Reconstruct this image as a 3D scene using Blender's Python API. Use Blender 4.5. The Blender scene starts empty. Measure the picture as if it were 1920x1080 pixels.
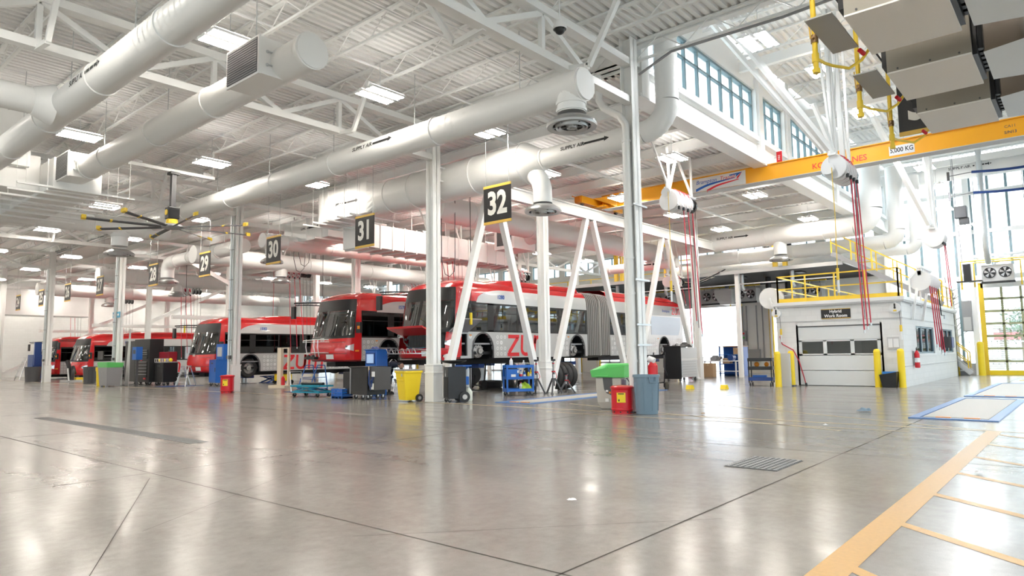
SKY, EXPOSURE, LAMP, LAMPD, UPFILL = 1.7, 1.5, 34., 50., 3.2
import bpy, math, random
from mathutils import Matrix, Vector
random.seed(7)
S = bpy.context.scene
COL = S.collection
PI = math.pi

# ------------------------------------------------------------------ materials
def node_mat(name):
    m = bpy.data.materials.new(name); m.use_nodes = True
    nt = m.node_tree
    return m, nt, nt.nodes['Principled BSDF']
def mat(name, col, rough=.5, metal=0., bump=0., var=0., scale=8., coat=0., emit=0., emit_col=None):
    m, nt, b = node_mat(name)
    b.inputs['Base Color'].default_value = (*col, 1)
    b.inputs['Roughness'].default_value = rough
    b.inputs['Metallic'].default_value = metal
    b.inputs['Coat Weight'].default_value = coat
    if emit:
        b.inputs['Emission Color'].default_value = (*(emit_col or col), 1)
        b.inputs['Emission Strength'].default_value = emit
    if var or bump:
        tc = nt.nodes.new('ShaderNodeTexCoord'); nz = nt.nodes.new('ShaderNodeTexNoise')
        nz.inputs['Scale'].default_value = scale; nz.inputs['Detail'].default_value = 4
        nt.links.new(tc.outputs['Object'], nz.inputs['Vector'])
        if var:
            mr = nt.nodes.new('ShaderNodeMapRange')
            mr.inputs['To Min'].default_value = 1 - var; mr.inputs['To Max'].default_value = 1 + var
            mx = nt.nodes.new('ShaderNodeVectorMath'); mx.operation = 'SCALE'
            mx.inputs[0].default_value = col
            nt.links.new(nz.outputs['Fac'], mr.inputs['Value'])
            nt.links.new(mr.outputs['Result'], mx.inputs['Scale'])
            nt.links.new(mx.outputs['Vector'], b.inputs['Base Color'])
        if bump:
            bp = nt.nodes.new('ShaderNodeBump'); bp.inputs['Strength'].default_value = bump
            bp.inputs['Distance'].default_value = .01
            nt.links.new(nz.outputs['Fac'], bp.inputs['Height']); nt.links.new(bp.outputs['Normal'], b.inputs['Normal'])
    return m
def glass_mat(name, tint, gloss=.08, rough=.02):
    m = bpy.data.materials.new(name); m.use_nodes = True
    nt = m.node_tree; nt.nodes.clear()
    o = nt.nodes.new('ShaderNodeOutputMaterial'); mx = nt.nodes.new('ShaderNodeMixShader')
    t = nt.nodes.new('ShaderNodeBsdfTransparent'); g = nt.nodes.new('ShaderNodeBsdfGlossy')
    lw = nt.nodes.new('ShaderNodeLayerWeight'); lw.inputs['Blend'].default_value = .25
    mr = nt.nodes.new('ShaderNodeMapRange'); mr.inputs['To Min'].default_value = gloss; mr.inputs['To Max'].default_value = .4
    t.inputs['Color'].default_value = (*tint, 1); g.inputs['Roughness'].default_value = rough
    nt.links.new(lw.outputs['Fresnel'], mr.inputs['Value']); nt.links.new(mr.outputs['Result'], mx.inputs['Fac'])
    nt.links.new(t.outputs[0], mx.inputs[1]); nt.links.new(g.outputs[0], mx.inputs[2]); nt.links.new(mx.outputs[0], o.inputs[0])
    return m
def floor_mat():
    m, nt, b = node_mat('polished_concrete')
    N = nt.nodes.new; L = nt.links.new
    tc = N('ShaderNodeTexCoord')
    mp = N('ShaderNodeMapping'); mp.inputs['Scale'].default_value = (.35, .35, .35); L(tc.outputs['Object'], mp.inputs['Vector'])
    n1 = N('ShaderNodeTexNoise'); n1.inputs['Scale'].default_value = 1.; n1.inputs['Detail'].default_value = 6; n1.inputs['Roughness'].default_value = .6
    L(mp.outputs[0], n1.inputs['Vector'])
    n2 = N('ShaderNodeTexNoise'); n2.inputs['Scale'].default_value = 9; n2.inputs['Detail'].default_value = 8; n2.inputs['Roughness'].default_value = .7
    L(tc.outputs['Object'], n2.inputs['Vector'])
    n3 = N('ShaderNodeTexNoise'); n3.inputs['Scale'].default_value = 160; n3.inputs['Detail'].default_value = 2
    L(tc.outputs['Object'], n3.inputs['Vector'])
    cr = N('ShaderNodeValToRGB'); e = cr.color_ramp.elements
    e[0].position = .3; e[0].color = (.19, .177, .16, 1); e[1].position = .72; e[1].color = (.315, .3, .28, 1)
    a = N('ShaderNodeMath'); a.operation = 'MULTIPLY_ADD'; a.inputs[1].default_value = .6; L(n1.outputs['Fac'], a.inputs[0])
    a2 = N('ShaderNodeMath'); a2.operation = 'MULTIPLY'; a2.inputs[1].default_value = .4; L(n2.outputs['Fac'], a2.inputs[0]); L(a2.outputs[0], a.inputs[2])
    L(a.outputs[0], cr.inputs['Fac'])
    sp = N('ShaderNodeMapRange'); sp.inputs['From Min'].default_value = .3; sp.inputs['From Max'].default_value = .7
    sp.inputs['To Min'].default_value = .93; sp.inputs['To Max'].default_value = 1.06; L(n3.outputs['Fac'], sp.inputs['Value'])
    vm = N('ShaderNodeVectorMath'); vm.operation = 'SCALE'; L(cr.outputs['Color'], vm.inputs[0]); L(sp.outputs[0], vm.inputs['Scale'])
    L(vm.outputs['Vector'], b.inputs['Base Color'])
    # polish wears in long streaks
    mp2 = N('ShaderNodeMapping'); mp2.inputs['Scale'].default_value = (1.6, .22, 1); mp2.inputs['Rotation'].default_value = (0, 0, .9); L(tc.outputs['Object'], mp2.inputs['Vector'])
    n4 = N('ShaderNodeTexNoise'); n4.inputs['Scale'].default_value = 1.4; n4.inputs['Detail'].default_value = 3; n4.inputs['Roughness'].default_value = .5; L(mp2.outputs[0], n4.inputs['Vector'])
    r = N('ShaderNodeMapRange'); r.inputs['From Min'].default_value = .3; r.inputs['From Max'].default_value = .72
    r.inputs['To Min'].default_value = .15; r.inputs['To Max'].default_value = .25; L(n4.outputs['Fac'], r.inputs['Value']); L(r.outputs[0], b.inputs['Roughness'])
    b.inputs['IOR'].default_value = 1.46
    return m
def block_mat(name, c1, c2, mortar, bw, bh):
    m, nt, b = node_mat(name)
    N = nt.nodes.new; L = nt.links.new
    g = N('ShaderNodeNewGeometry'); sx = N('ShaderNodeSeparateXYZ'); cx = N('ShaderNodeCombineXYZ'); ad = N('ShaderNodeMath')
    L(g.outputs['Position'], sx.inputs[0]); L(sx.outputs['X'], ad.inputs[0]); L(sx.outputs['Y'], ad.inputs[1]); L(ad.outputs[0], cx.inputs['X']); L(sx.outputs['Z'], cx.inputs['Y'])
    br = N('ShaderNodeTexBrick'); br.inputs['Color1'].default_value = (*c1, 1); br.inputs['Color2'].default_value = (*c2, 1); br.inputs['Mortar'].default_value = (*mortar, 1)
    br.inputs['Scale'].default_value = 1; br.inputs['Brick Width'].default_value = bw; br.inputs['Row Height'].default_value = bh; br.inputs['Mortar Size'].default_value = .008
    L(cx.outputs[0], br.inputs['Vector']); L(br.outputs['Color'], b.inputs['Base Color']); b.inputs['Roughness'].default_value = .6
    return m
WHITE = mat('white_painted_steel', (.87, .87, .855), .38, var=.02, scale=3)
DUCT = mat('white_painted_duct', (.87, .868, .855), .42)
DECK = mat('white_roof_deck', (.88, .877, .862), .55)
WALLW = mat('white_wall_paint', (.8, .8, .78), .6, var=.02, scale=2)
BLOCK = block_mat('painted_block', (.74, .74, .73), (.77, .77, .76), (.7, .7, .69), .4, .2)
FLOOR = floor_mat()
JOINT = mat('joint_filler', (.085, .078, .07), .9); JOINT.node_tree.nodes['Principled BSDF'].inputs['Specular IOR Level'].default_value = .02
YPAINT = mat('yellow_floor_paint', (.55, .32, .085), .35, var=.14, scale=30)
YPALE = mat('worn_yellow_paint', (.55, .43, .25), .3, var=.1, scale=20)
YEL = mat('safety_yellow', (.85, .58, .04), .4)
YELB = mat('bright_yellow_plastic', (.9, .66, .02), .4)
CRANE = mat('crane_yellow', (.93, .42, .015), .32)
RED = mat('bus_red', (.66, .018, .022), .22, coat=.6)
SILV = mat('bus_silver', (.56, .57, .57), .32, metal=.25, coat=.3)
REDG = mat('red_lettering', (.78, .03, .04), .35)
RING = mat('pale_ring_print', (.83, .84, .84), .35)
BLK = mat('black_plastic', (.016, .016, .017), .42)
BLKM = mat('black_metal', (.022, .022, .024), .35, metal=.3)
DGREY = mat('dark_grey', (.09, .09, .095), .5)
MGREY = mat('mid_grey', (.3, .3, .31), .5)
LGREY = mat('light_grey', (.55, .55, .55), .5)
RUB = mat('tyre_rubber', (.028, .028, .029), .75, bump=.2, scale=40)
STEEL = mat('bare_steel', (.55, .55, .56), .3, metal=1.)
GALV = mat('galvanised_steel', (.62, .64, .65), .42, metal=.8, var=.06, scale=12)
ALU = mat('aluminium', (.75, .76, .77), .3, metal=1.)
BRASS = mat('brass_valve', (.32, .2, .1), .35, metal=.8)
BLUE = mat('shop_blue', (.015, .13, .5), .38)
BLUED = mat('dark_blue', (.012, .05, .22), .4)
TEAL = mat('teal_paint', (.01, .24, .36), .4)
GREEN = mat('green_plastic', (.05, .42, .08), .42)
GREENL = mat('bright_green_plastic', (.12, .56, .14), .42)
REDC = mat('safety_red', (.62, .01, .02), .3)
BRUTE = mat('slate_blue_plastic', (.17, .25, .32), .5)
TAN = mat('warm_grey_plastic', (.52, .5, .46), .5)
BEIGE = mat('beige_sheet_metal', (.87, .83, .77), .45)
TAUPE = mat('taupe_sheet_metal', (.33, .3, .25), .45)
CARD = mat('cardboard', (.5, .33, .19), .8)
WOOD = mat('pale_wood', (.62, .47, .31), .6, var=.1, scale=6)
NAVY = mat('navy_cloth', (.018, .025, .05), .8)
REFL = mat('reflective_tape', (.72, .74, .72), .4)
SKIN = mat('skin', (.5, .3, .22), .55)
HOSER = mat('red_rubber_hose', (.55, .03, .06), .5)
ORANGE = mat('amber_lens', (.9, .3, .02), .3)
LAMPL = mat('headlamp_lens', (.8, .82, .84), .12, metal=.4)
GLASS = glass_mat('window_glass', (.9, .96, .97))
BUSGL = glass_mat('bus_side_glass', (.52, .57, .59), gloss=.12)
BUSGLD = glass_mat('dark_bus_glass', (.12, .125, .13), gloss=.1)
WSHIELD = glass_mat('windshield_glass', (.3, .34, .33), gloss=.16)
TUBE_ON = mat('lit_tube_warm', (1, 1, 1), .5, emit=LAMP, emit_col=(1, .93, .83))
FILL_UP = mat('added_upward_fill', (1, 1, 1), .5, emit=UPFILL, emit_col=(1, .96, .9))  # upward glow added to the fixtures to brighten the roof
TUBE_DAY = mat('lit_tube_cool', (1, 1, 1), .5, emit=LAMPD, emit_col=(.97, .98, 1))
SIGNB = mat('sign_black', (.022, .02, .02), .5)
SIGNW = mat('sign_cream', (.8, .78, .72), .5)
SIGNY = mat('sign_gold', (.78, .5, .09), .45)
BELLOW = mat('bellows_fabric', (.24, .235, .22), .6)
INTER = mat('bus_interior_grey', (.3, .31, .33), .6)
SEATB = mat('seat_fabric', (.05, .08, .2), .8)
BLUETX = mat('blue_print', (.02, .12, .5), .4)
PLASTW = mat('white_plastic', (.8, .8, .8), .4)
MULL = mat('grey_green_mullion', (.2, .29, .32), .45)
SLAT = mat('dark_slatted_soffit', (.05, .048, .046), .6)
SLAT.node_tree.nodes['Principled BSDF'].inputs['Specular IOR Level'].default_value = .05
GRATE = mat('worn_grate_steel', (.22, .225, .23), .55)
CONC = mat('pale_concrete', (.6, .6, .58), .8, var=.05, scale=1)
LEAF = mat('leaf_green', (.1, .17, .06), .7, var=.3, scale=5)
BARK = mat('bark', (.2, .16, .12), .8)

# ------------------------------------------------------------------ mesh builder
class MB:
    def __init__(s):
        s.v = []; s.f = []; s.m = []; s.sm = []; s.X = None
    def add(s, vs, fs, mi=0, sm=False):
        o = len(s.v)
        if s.X is not None: vs = [s.X @ Vector(p) for p in vs]
        s.v.extend([tuple(p) for p in vs])
        for f in fs:
            s.f.append([i + o for i in f]); s.m.append(mi); s.sm.append(sm)
    def box(s, x0, x1, y0, y1, z0, z1, mi=0):
        vs = [(x, y, z) for z in (z0, z1) for y in (y0, y1) for x in (x0, x1)]
        s.add(vs, [(0, 2, 3, 1), (4, 5, 7, 6), (0, 1, 5, 4), (2, 6, 7, 3), (0, 4, 6, 2), (1, 3, 7, 5)], mi)
    def cb(s, c, d, mi=0):
        s.box(c[0]-d[0]/2, c[0]+d[0]/2, c[1]-d[1]/2, c[1]+d[1]/2, c[2]-d[2]/2, c[2]+d[2]/2, mi)
    def bar(s, p, q, w, h=None, mi=0, up=(0, 0, 1)):
        h = h or w; p = Vector(p); q = Vector(q); d = (q-p).normalized(); u = Vector(up)
        if abs(d.dot(u)) > .98: u = Vector((1, 0, 0))
        r = d.cross(u).normalized(); u = r.cross(d)
        vs = [b + r*(a*w/2) + u*(c*h/2) for b in (p, q) for c in (-1, 1) for a in (-1, 1)]
        s.add(vs, [(0, 1, 3, 2), (4, 6, 7, 5), (0, 4, 5, 1), (2, 3, 7, 6), (0, 2, 6, 4), (1, 5, 7, 3)], mi)
    def tube(s, p, q, r0, r1=None, n=12, mi=0, caps=True):
        r1 = r0 if r1 is None else r1
        p = Vector(p); q = Vector(q); d = (q-p).normalized()
        a = d.cross(Vector((0, 0, 1)) if abs(d.z) < .95 else Vector((1, 0, 0))).normalized(); b = d.cross(a)
        c0 = [p + (a*math.cos(t) + b*math.sin(t))*r0 for t in [2*PI*i/n for i in range(n)]]
        c1 = [q + (a*math.cos(t) + b*math.sin(t))*r1 for t in [2*PI*i/n for i in range(n)]]
        s.add(c0 + c1, [(i, n+i, n+(i+1) % n, (i+1) % n) for i in range(n)], mi, True)
        if caps:
            s.add(c0, [list(range(n))], mi); s.add(c1, [list(range(n))[::-1]], mi)
    def path(s, pts, r, n=8, mi=0, caps=True):
        pts = [Vector(p) for p in pts]; rings = []; prev = None
        for i, p in enumerate(pts):
            if i == 0: d = pts[1]-p
            elif i == len(pts)-1: d = p-pts[i-1]
            else: d = (pts[i+1]-p).normalized() + (p-pts[i-1]).normalized()
            d.normalize()
            if prev is None: a = d.cross(Vector((0, 0, 1)) if abs(d.z) < .9 else Vector((1, 0, 0))).normalized()
            else: a = (prev - d*prev.dot(d)).normalized()
            prev = a; b = d.cross(a)
            rr = r[i] if isinstance(r, (list, tuple)) else r
            rings.append([p + (a*math.cos(2*PI*k/n) + b*math.sin(2*PI*k/n))*rr for k in range(n)])
        vs = [v for g in rings for v in g]; fs = []
        for i in range(len(rings)-1):
            for k in range(n): fs.append((i*n+k, (i+1)*n+k, (i+1)*n+(k+1) % n, i*n+(k+1) % n))
        s.add(vs, fs, mi, True)
        if caps: s.add(rings[0], [list(range(n))], mi); s.add(rings[-1], [list(range(n))[::-1]], mi)
    def lathe(s, prof, o=(0, 0, 0), axis='Z', n=20, mi=0, sm=True):
        def P(r, h, t):
            a, b = r*math.cos(t), r*math.sin(t)
            v = {'Z': (a, b, h), 'Y': (a, h, b), 'X': (h, a, b)}[axis]
            return (v[0]+o[0], v[1]+o[1], v[2]+o[2])
        for j in range(len(prof)-1):       # separate rings keep the profile edges crisp
            (r0, h0), (r1, h1) = prof[j], prof[j+1]
            vs = [P(r0, h0, 2*PI*i/n) for i in range(n)] + [P(r1, h1, 2*PI*i/n) for i in range(n)]
            s.add(vs, [(i, (i+1) % n, n+(i+1) % n, n+i) for i in range(n)], mi, sm)
    def ball(s, c, r, mi=0, n=10, sq=(1, 1, 1)):
        vs = []; fs = []; m = n//2+1
        for j in range(m+1):
            for i in range(n):
                a = PI*j/m; t = 2*PI*i/n
                vs.append((c[0]+r*sq[0]*math.sin(a)*math.cos(t), c[1]+r*sq[1]*math.sin(a)*math.sin(t), c[2]+r*sq[2]*math.cos(a)))
        for j in range(m):
            for i in range(n): fs.append((j*n+i, (j+1)*n+i, (j+1)*n+(i+1) % n, j*n+(i+1) % n))
        s.add(vs, fs, mi, True)
    def prism(s, poly, fn, d0, d1, mi=0):
        n = len(poly)
        vs = [fn(a, b, d0) for a, b in poly] + [fn(a, b, d1) for a, b in poly]
        s.add(vs, [list(range(n))[::-1], list(range(n, 2*n))] + [(i, (i+1) % n, n+(i+1) % n, n+i) for i in range(n)], mi)
    def flat(s, poly, fn, d=0, mi=0):
        s.add([fn(a, b, d) for a, b in poly], [list(range(len(poly)))], mi)
    def disc(s, c, r, fn, mi=0, n=14, r0=0):
        o = [(c[0]+r*math.cos(2*PI*i/n), c[1]+r*math.sin(2*PI*i/n)) for i in range(n)]
        if not r0: s.flat(o, fn, 0, mi); return
        q = [(c[0]+r0*math.cos(2*PI*i/n), c[1]+r0*math.sin(2*PI*i/n)) for i in range(n)]
        s.add([fn(a, b, 0) for a, b in o+q], [(i, (i+1) % n, n+(i+1) % n, n+i) for i in range(n)], mi)
    def stroke(s, pts, w, fn, mi=0, closed=False):
        P = [Vector((p[0], p[1])) for p in pts]; L = []; R = []; n = len(P)
        for i, p in enumerate(P):
            d0 = (p-P[i-1]).normalized() if i else None
            d1 = (P[i+1]-p).normalized() if i < n-1 else None
            if d0 is None: d0 = d1
            if d1 is None: d1 = d0
            n0 = Vector((-d0.y, d0.x)); n1 = Vector((-d1.y, d1.x)); m = (n0+n1).normalized()
            k = w/2/max(.35, m.dot(n0)); L.append(p+m*k); R.append(p-m*k)
        s.add([fn(v.x, v.y, 0) for v in L+R], [(i, i+1, n+i+1, n+i) for i in range(n-1)], mi)
    def text(s, body, size, o, right, up, mi=0, bold=0., align='CENTER', depth=0., wide=1., slant=0.):
        c = bpy.data.curves.new('lettering', 'FONT'); c.body = body; c.size = size; c.offset = bold*size
        c.align_x = align; c.align_y = 'CENTER'; c.resolution_u = 3; c.extrude = depth; c.shear = slant
        ob = bpy.data.objects.new('lettering', c); COL.objects.link(ob)
        dg = bpy.context.evaluated_depsgraph_get(); me = bpy.data.meshes.new_from_object(ob.evaluated_get(dg))
        r = Vector(right).normalized(); u = Vector(up).normalized(); n = r.cross(u); o = Vector(o)
        vs = [o + r*(v.co.x*wide) + u*v.co.y + n*v.co.z for v in me.vertices]
        s.add(vs, [list(p.vertices) for p in me.polygons], mi)
        bpy.data.objects.remove(ob); bpy.data.curves.remove(c); bpy.data.meshes.remove(me)
    def build(s, name, mats, parent=None, bevel=0., loc=None, label=None):
        me = bpy.data.meshes.new(name); me.from_pydata(s.v, [], s.f)
        for m in (mats if isinstance(mats, (list, tuple)) else [mats]): me.materials.append(m)
        me.polygons.foreach_set('material_index', s.m); me.polygons.foreach_set('use_smooth', s.sm)
        me.update()
        o = bpy.data.objects.new(name, me); COL.objects.link(o)
        if parent: o.parent = parent
        if loc: o.location = loc
        if bevel:
            b = o.modifiers.new('soft_edges', 'BEVEL'); b.width = bevel; b.segments = 2; b.limit_method = 'ANGLE'; b.angle_limit = .6
        if label: o['label'] = label
        return o
def thing(name, label, cat, loc=(0, 0, 0), rz=0., group=None):
    o = bpy.data.objects.new(name, None); COL.objects.link(o)
    o.location = loc; o.rotation_euler = (0, 0, rz); o.empty_display_size = .2
    o['label'] = label; o['category'] = cat
    if group: o['group'] = group
    return o
def tag(o, label, cat, group=None, kind=None):
    o['label'] = label; o['category'] = cat
    if group: o['group'] = group
    if kind: o['kind'] = kind
    return o
def struct(o, label, cat=None, group=None):
    return tag(o, label, cat or 'structure', group, 'structure')
def kids(o): return [c for c in COL.objects if c.parent == o]
def dup(root, loc, rz=None, label=None, group=None, children=None):
    r = root.copy(); COL.objects.link(r); r.location = loc
    if rz is not None: r.rotation_euler = (0, 0, rz)
    if label: r['label'] = label
    if group: r['group'] = group
    for ch in (children or tree(root)):
        ob, subs = ch
        c = ob.copy(); COL.objects.link(c); c.parent = r
        for g in subs:
            d = g.copy(); COL.objects.link(d); d.parent = c
    return r
def tree(root): return [(c, kids(c)) for c in kids(root)]
ORD = ['nearest', 'second', 'third', 'fourth', 'fifth', 'sixth', 'seventh', 'eighth', 'ninth', 'tenth', 'eleventh', 'twelfth', 'thirteenth', 'fourteenth', 'fifteenth', 'sixteenth', 'seventeenth', 'eighteenth']
def on_mx(x):   # picture plane facing -X: (a to the viewer's right, b up)
    return lambda a, b, d: (x - d, -a, b)
def on_my(y):   # picture plane facing -Y
    return lambda a, b, d: (a, y - d, b)
# ================================================================== SETTING: shell of the hall
X0, XE, YR, YL = -14., 40., -14., 68.      # hall extents
ZA, ZB, ZH = 8.62, 8.0, 10.9               # undersides of the three roof decks
CX = 13.4                                  # the column line the bays open onto
ROWS = [7.75, 14.4, 25.9, 37.9, 49.2, 60.2]

f = MB(); f.box(X0, XE, YR, YL, -.3, 0, 0)
def line(p, q, w, z=.0012, mi=1, mb=None):
    p = Vector((p[0], p[1], z)); q = Vector((q[0], q[1], z)); d = (q-p).normalized(); n = Vector((-d.y, d.x, 0))*w/2
    (mb or f).add([p-n, q-n, q+n, p+n], [(0, 1, 2, 3)], mi)
for y in (-9.4, -3.6, 2.5, 8.35, 14.2, 20, 26, 32, 38, 44, 50, 56, 62): line((X0, y), (XE, y), .014)
for x in (-8.2, -2.4, 3.35, 9.3, 15.2, 21., 27., 33.): line((x, YR), (x, YL), .014)
line((1.35, 4.3), (3.2, 8.0), .006); line((2.2, 5.6), (7.6, 9.2), .005); line((3.1, 4.2), (5.2, 2.3), .006)
struct(f.build('floor', [FLOOR, JOINT]), 'polished grey concrete floor of the bus workshop with saw-cut joints')

# painted lines
k = MB(); line((3.2, 1.27), (13.1, 1.27), .2, .0025, 0, k)
random.seed(3)
for i, x in enumerate((4.5, 5.85, 7.2, 8.55, 9.9, 11.3, 12.6)): line((x, 1.2), (x - 3.1, -2.63), .1, .002, 0, k)
struct(k.build('floor_marking', [YPAINT]), 'yellow hatched keep-clear zone painted on the floor')
k = MB(); line((13.05, -2), (13.05, 62), .1, .002, 0, k); line((12.3, 2.3), (12.3, 9.5), .07, .002, 0, k)
line((13, 1.2), (16.5, 8.), .08, .002, 0, k); line((11.9, 3.2), (14.6, 10.5), .07, .002, 0, k)
struct(k.build('floor_marking', [YPALE]), 'worn pale yellow lines along the mouth of the service bays')
k = MB(); k.box(4.85, 5.15, 10.7, 18.6, -.02, .003, 0); k.box(4.88, 5.12, 10.75, 18.5, -.02, .005, 1)
for i in range(50): k.box(4.9, 5.1, 10.8+i*.154, 10.9+i*.154, 0, .007, 0)
struct(k.build('trench_drain', [DGREY, GRATE]), 'long grey slotted trench drain let into the floor')
k = MB(); k.box(7.55, 8.45, 2.7, 3.3, -.02, .003, 0)
for i in range(9): k.box(7.56, 8.44, 2.72+i*.065, 2.755+i*.065, 0, .009, 1)
for i in range(15): k.box(7.57+i*.06, 7.585+i*.06, 2.71, 3.29, 0, .008, 1)
tag(k.build('floor_drain_grate', [BLK, GRATE]), 'rectangular steel floor drain grate in the open concrete', 'drain grate')

# roof decks: real flutes running along X
def deck(name, x0, x1, y0, y1, z, label, pitch=.2):
    k = MB(); n = int((y1-y0)/pitch); prof = []
    for i in range(n):
        y = y0+i*pitch
        prof += [(y, z), (y+pitch*.5, z), (y+pitch*.62, z+.07), (y+pitch*.88, z+.07)]
    prof.append((y1, z)); m = len(prof)
    k.add([(x0, y, zz) for y, zz in prof] + [(x1, y, zz) for y, zz in prof], [(i, i+1, m+i+1, m+i) for i in range(m-1)], 0)
    k.box(x0, x1, y0, y1, z+.09, z+.25, 0)
    return struct(k.build(name, [DECK]), label)
deck('ceiling', X0, CX+.3, YR, YL, ZA, 'white corrugated roof deck over the open floor')
deck('ceiling', CX+.3, XE, ROWS[0], YL, ZB, 'white corrugated roof deck over the service bays')
deck('ceiling', CX+.3, XE, YR, ROWS[0], ZH, 'high white corrugated roof deck over the crane bay')

def wall(name, boxes, m, label):
    k = MB()
    for b in boxes: k.box(*b)
    return struct(k.build(name, [m]), label)
wall('wall_left', [(X0, XE, YL, YL+.3, 0, 9)], BLOCK, 'white block wall closing the far end of the bay row')
wall('wall_back', [(X0-.3, X0, YR, YL, 0, 3.2), (X0-.3, X0, YR, YL, 6.6, 9), (X0-.3, X0, 28, YL, 3.2, 6.6)], WALLW, 'white wall behind the open floor')  # gap left for the added window band
# unseen side wall by the crane bay, its window band added for daylight
wall('wall_right', [(X0, XE, YR-.3, YR, 0, .9), (X0, XE, YR-.3, YR, 7.2, ZH+.3)] + [(x, x+1.2, YR-.3, YR, .9, 7.2) for x in (-14, -5, 4, 13, 22, 31, 38.8)], WALLW, 'white wall with added tall windows beside the crane bay')
wall('wall_fascia', [(CX+.3, CX+.5, YR, ROWS[0], ZA-.1, ZH+.3)], WHITE, 'white fascia stepping up to the high crane-bay roof')

wall('wall_step', [(CX+.3, CX+.42, ROWS[0], YL, ZB, ZA+.25)], WHITE, 'white fascia stepping from the open-floor roof down to the bay roof')

# clerestory wall over the bay row
YC = ROWS[0]+.1
k = MB()
k.box(CX+.5, XE, YC, YC+.3, 7.45, 8.3, 0); k.box(CX+.5, XE, YC, YC+.3, 9.85, ZH, 0)
k.box(CX+.5, XE, YC-.05, YC+.02, 8.24, 8.32, 0); k.box(CX+.5, XE, YC-.12, YC+.34, 7.38, 7.46, 0)
PIERS = [13.9, 21.6, 24.3, 30.2, 36.2, 39.6]
for x in PIERS: k.box(x, x+.45, YC-.06, YC+.3, 8.3, 9.85, 0); k.box(x+.05, x+.4, YC-.14, YC, 7.4, ZH, 0)
struct(k.build('wall_clerestory', [WHITE]), 'white clerestory wall above the bay columns')
n = 0
for i in range(len(PIERS)-1):
    a, b = PIERS[i]+.45, PIERS[i+1]; m = max(2, round((b-a)/.8)); n += 1
    k = MB(); g = MB()
    k.box(a, b, YC+.06, YC+.2, 8.3, 8.37, 0); k.box(a, b, YC+.06, YC+.2, 9.78, 9.85, 0); k.box(a, b, YC+.08, YC+.18, 9.3, 9.35, 0)
    for j in range(m+1):
        x = a+(b-a)*j/m; k.box(x-.035, x+.035, YC+.08, YC+.17, 8.3, 9.85, 0)
    g.box(a, b, YC+.12, YC+.13, 8.3, 9.85, 0)
    w = k.build('window_%d' % n, [MULL]); g.build('pane', [GLASS], w)
    struct(w, 'clerestory window strip, %s from the open floor' % (ORD[i] if i else 'nearest'))

# end wall (x = XE): overhead doors to the bays, block above, glazed curtain wall over the crane bay
DOORS = [(9.9, 14.2), (15.95, 20.3), (21.9, 26.2), (27.7, 32), (33.5, 37.8), (39.3, 43.6), (45, 49.4), (51, 55.3), (57, 61.3)]
k = MB(); last = 7.9
for a, b in DOORS: k.box(XE, XE+.3, last, a, 0, 4.05, 0); last = b
k.box(XE, XE+.3, last, YL, 0, 4.05, 0); k.box(XE, XE+.3, 7.9, YL, 4.05, 6.9, 0); k.box(XE, XE+.3, 7.9, YL, 7.85, 8.3, 0)
for y in range(8, 68, 3): k.box(XE, XE+.3, y, y+.5, 6.9, 7.85, 0)
struct(k.build('wall_far', [WALLW]), 'white end wall with the open overhead doors')
n += 1; k = MB(); g = MB(); k.box(XE+.1, XE+.2, 7.9, YL, 6.88, 6.94, 0); k.box(XE+.1, XE+.2, 7.9, YL, 7.8, 7.86, 0)
for y in range(8, 68): k.box(XE+.08, XE+.2, y-.03, y+.03, 6.9, 7.85, 0)
g.box(XE+.14, XE+.15, 7.9, YL, 6.9, 7.85, 0); w = k.build('window_%d' % n, [MULL]); g.build('pane', [GLASS], w); struct(w, 'strip of high windows above the mezzanine')
def frame_door(i, a, b, closed):
    k = MB()
    for y in (a, b): k.box(XE-.14, XE, y-.12, y+.12, 0, 4.2, 0); k.box(XE-.2, XE-.14, y-.05, y+.05, 0, 4.2, 1)
    k.box(XE-.14, XE, a, b, 4.02, 4.2, 1)
    r = k.build('door_%d' % i, [YEL, WHITE])
    if closed:
        p = MB(); g = MB()
        for j in range(7):
            z = .02+j*.57; p.box(XE-.05, XE+.02, a, b, z, z+.14, 0)
        for j in range(6):
            y = a+(b-a)*j/5; p.box(XE-.05, XE+.02, y-.05, y+.05, 0, 4, 0)
        g.box(XE-.02, XE-.01, a, b, 0, 4, 0); p.build('door_panel', [ALU], r); g.build('pane', [GLASS], r)
    return r
for i, (a, b) in enumerate(DOORS):
    struct(frame_door(i+1, a+.05, b-.05, i > 1), ('overhead door opening behind the tool chest, fully open', 'overhead door opening behind the raised articulated bus, fully open')[i] if i < 2 else 'closed glazed overhead door, %s along from the two open ones' % ['first', 'second', 'third', 'fourth', 'fifth', 'sixth', 'seventh'][i-2])
# glazed overhead door of the crane bay
r = MB()
for y in (3.95, -.6): r.box(XE-.2, XE, y-.1, y+.1, 0, 4.45, 0)
r.box(XE-.2, XE, -.6, 3.95, 4.2, 4.45, 1); r = r.build('door_%d' % 10, [YEL, WHITE])
p = MB(); g = MB()
for j in range(8):
    z = j*.6; p.box(XE-.08, XE-.02, -.6, 3.9, z, z+.1, 1)
for j in range(7):
    y = -.6+4.5*j/6; p.box(XE-.08, XE-.02, y-.05, y+.05, 0, 4.3, 1)
p.box(XE-.1, XE-.01, -.6, 3.9, 0, .22, 0)
for j in range(40): p.box(XE-.06, XE-.04, 3.0, 3.9, .3+j*.1, .325+j*.1, 1)
p.build('door_panel', [YELB, mat('pale_yellow_green_frame', (.42, .44, .27), .45)], r); g.box(XE-.05, XE-.045, -.6, 3.9, 0, 4.3, 0); g.build('pane', [GLASS], r)
struct(r, 'glazed overhead door with yellow bottom rail in the glass end wall')
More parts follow.
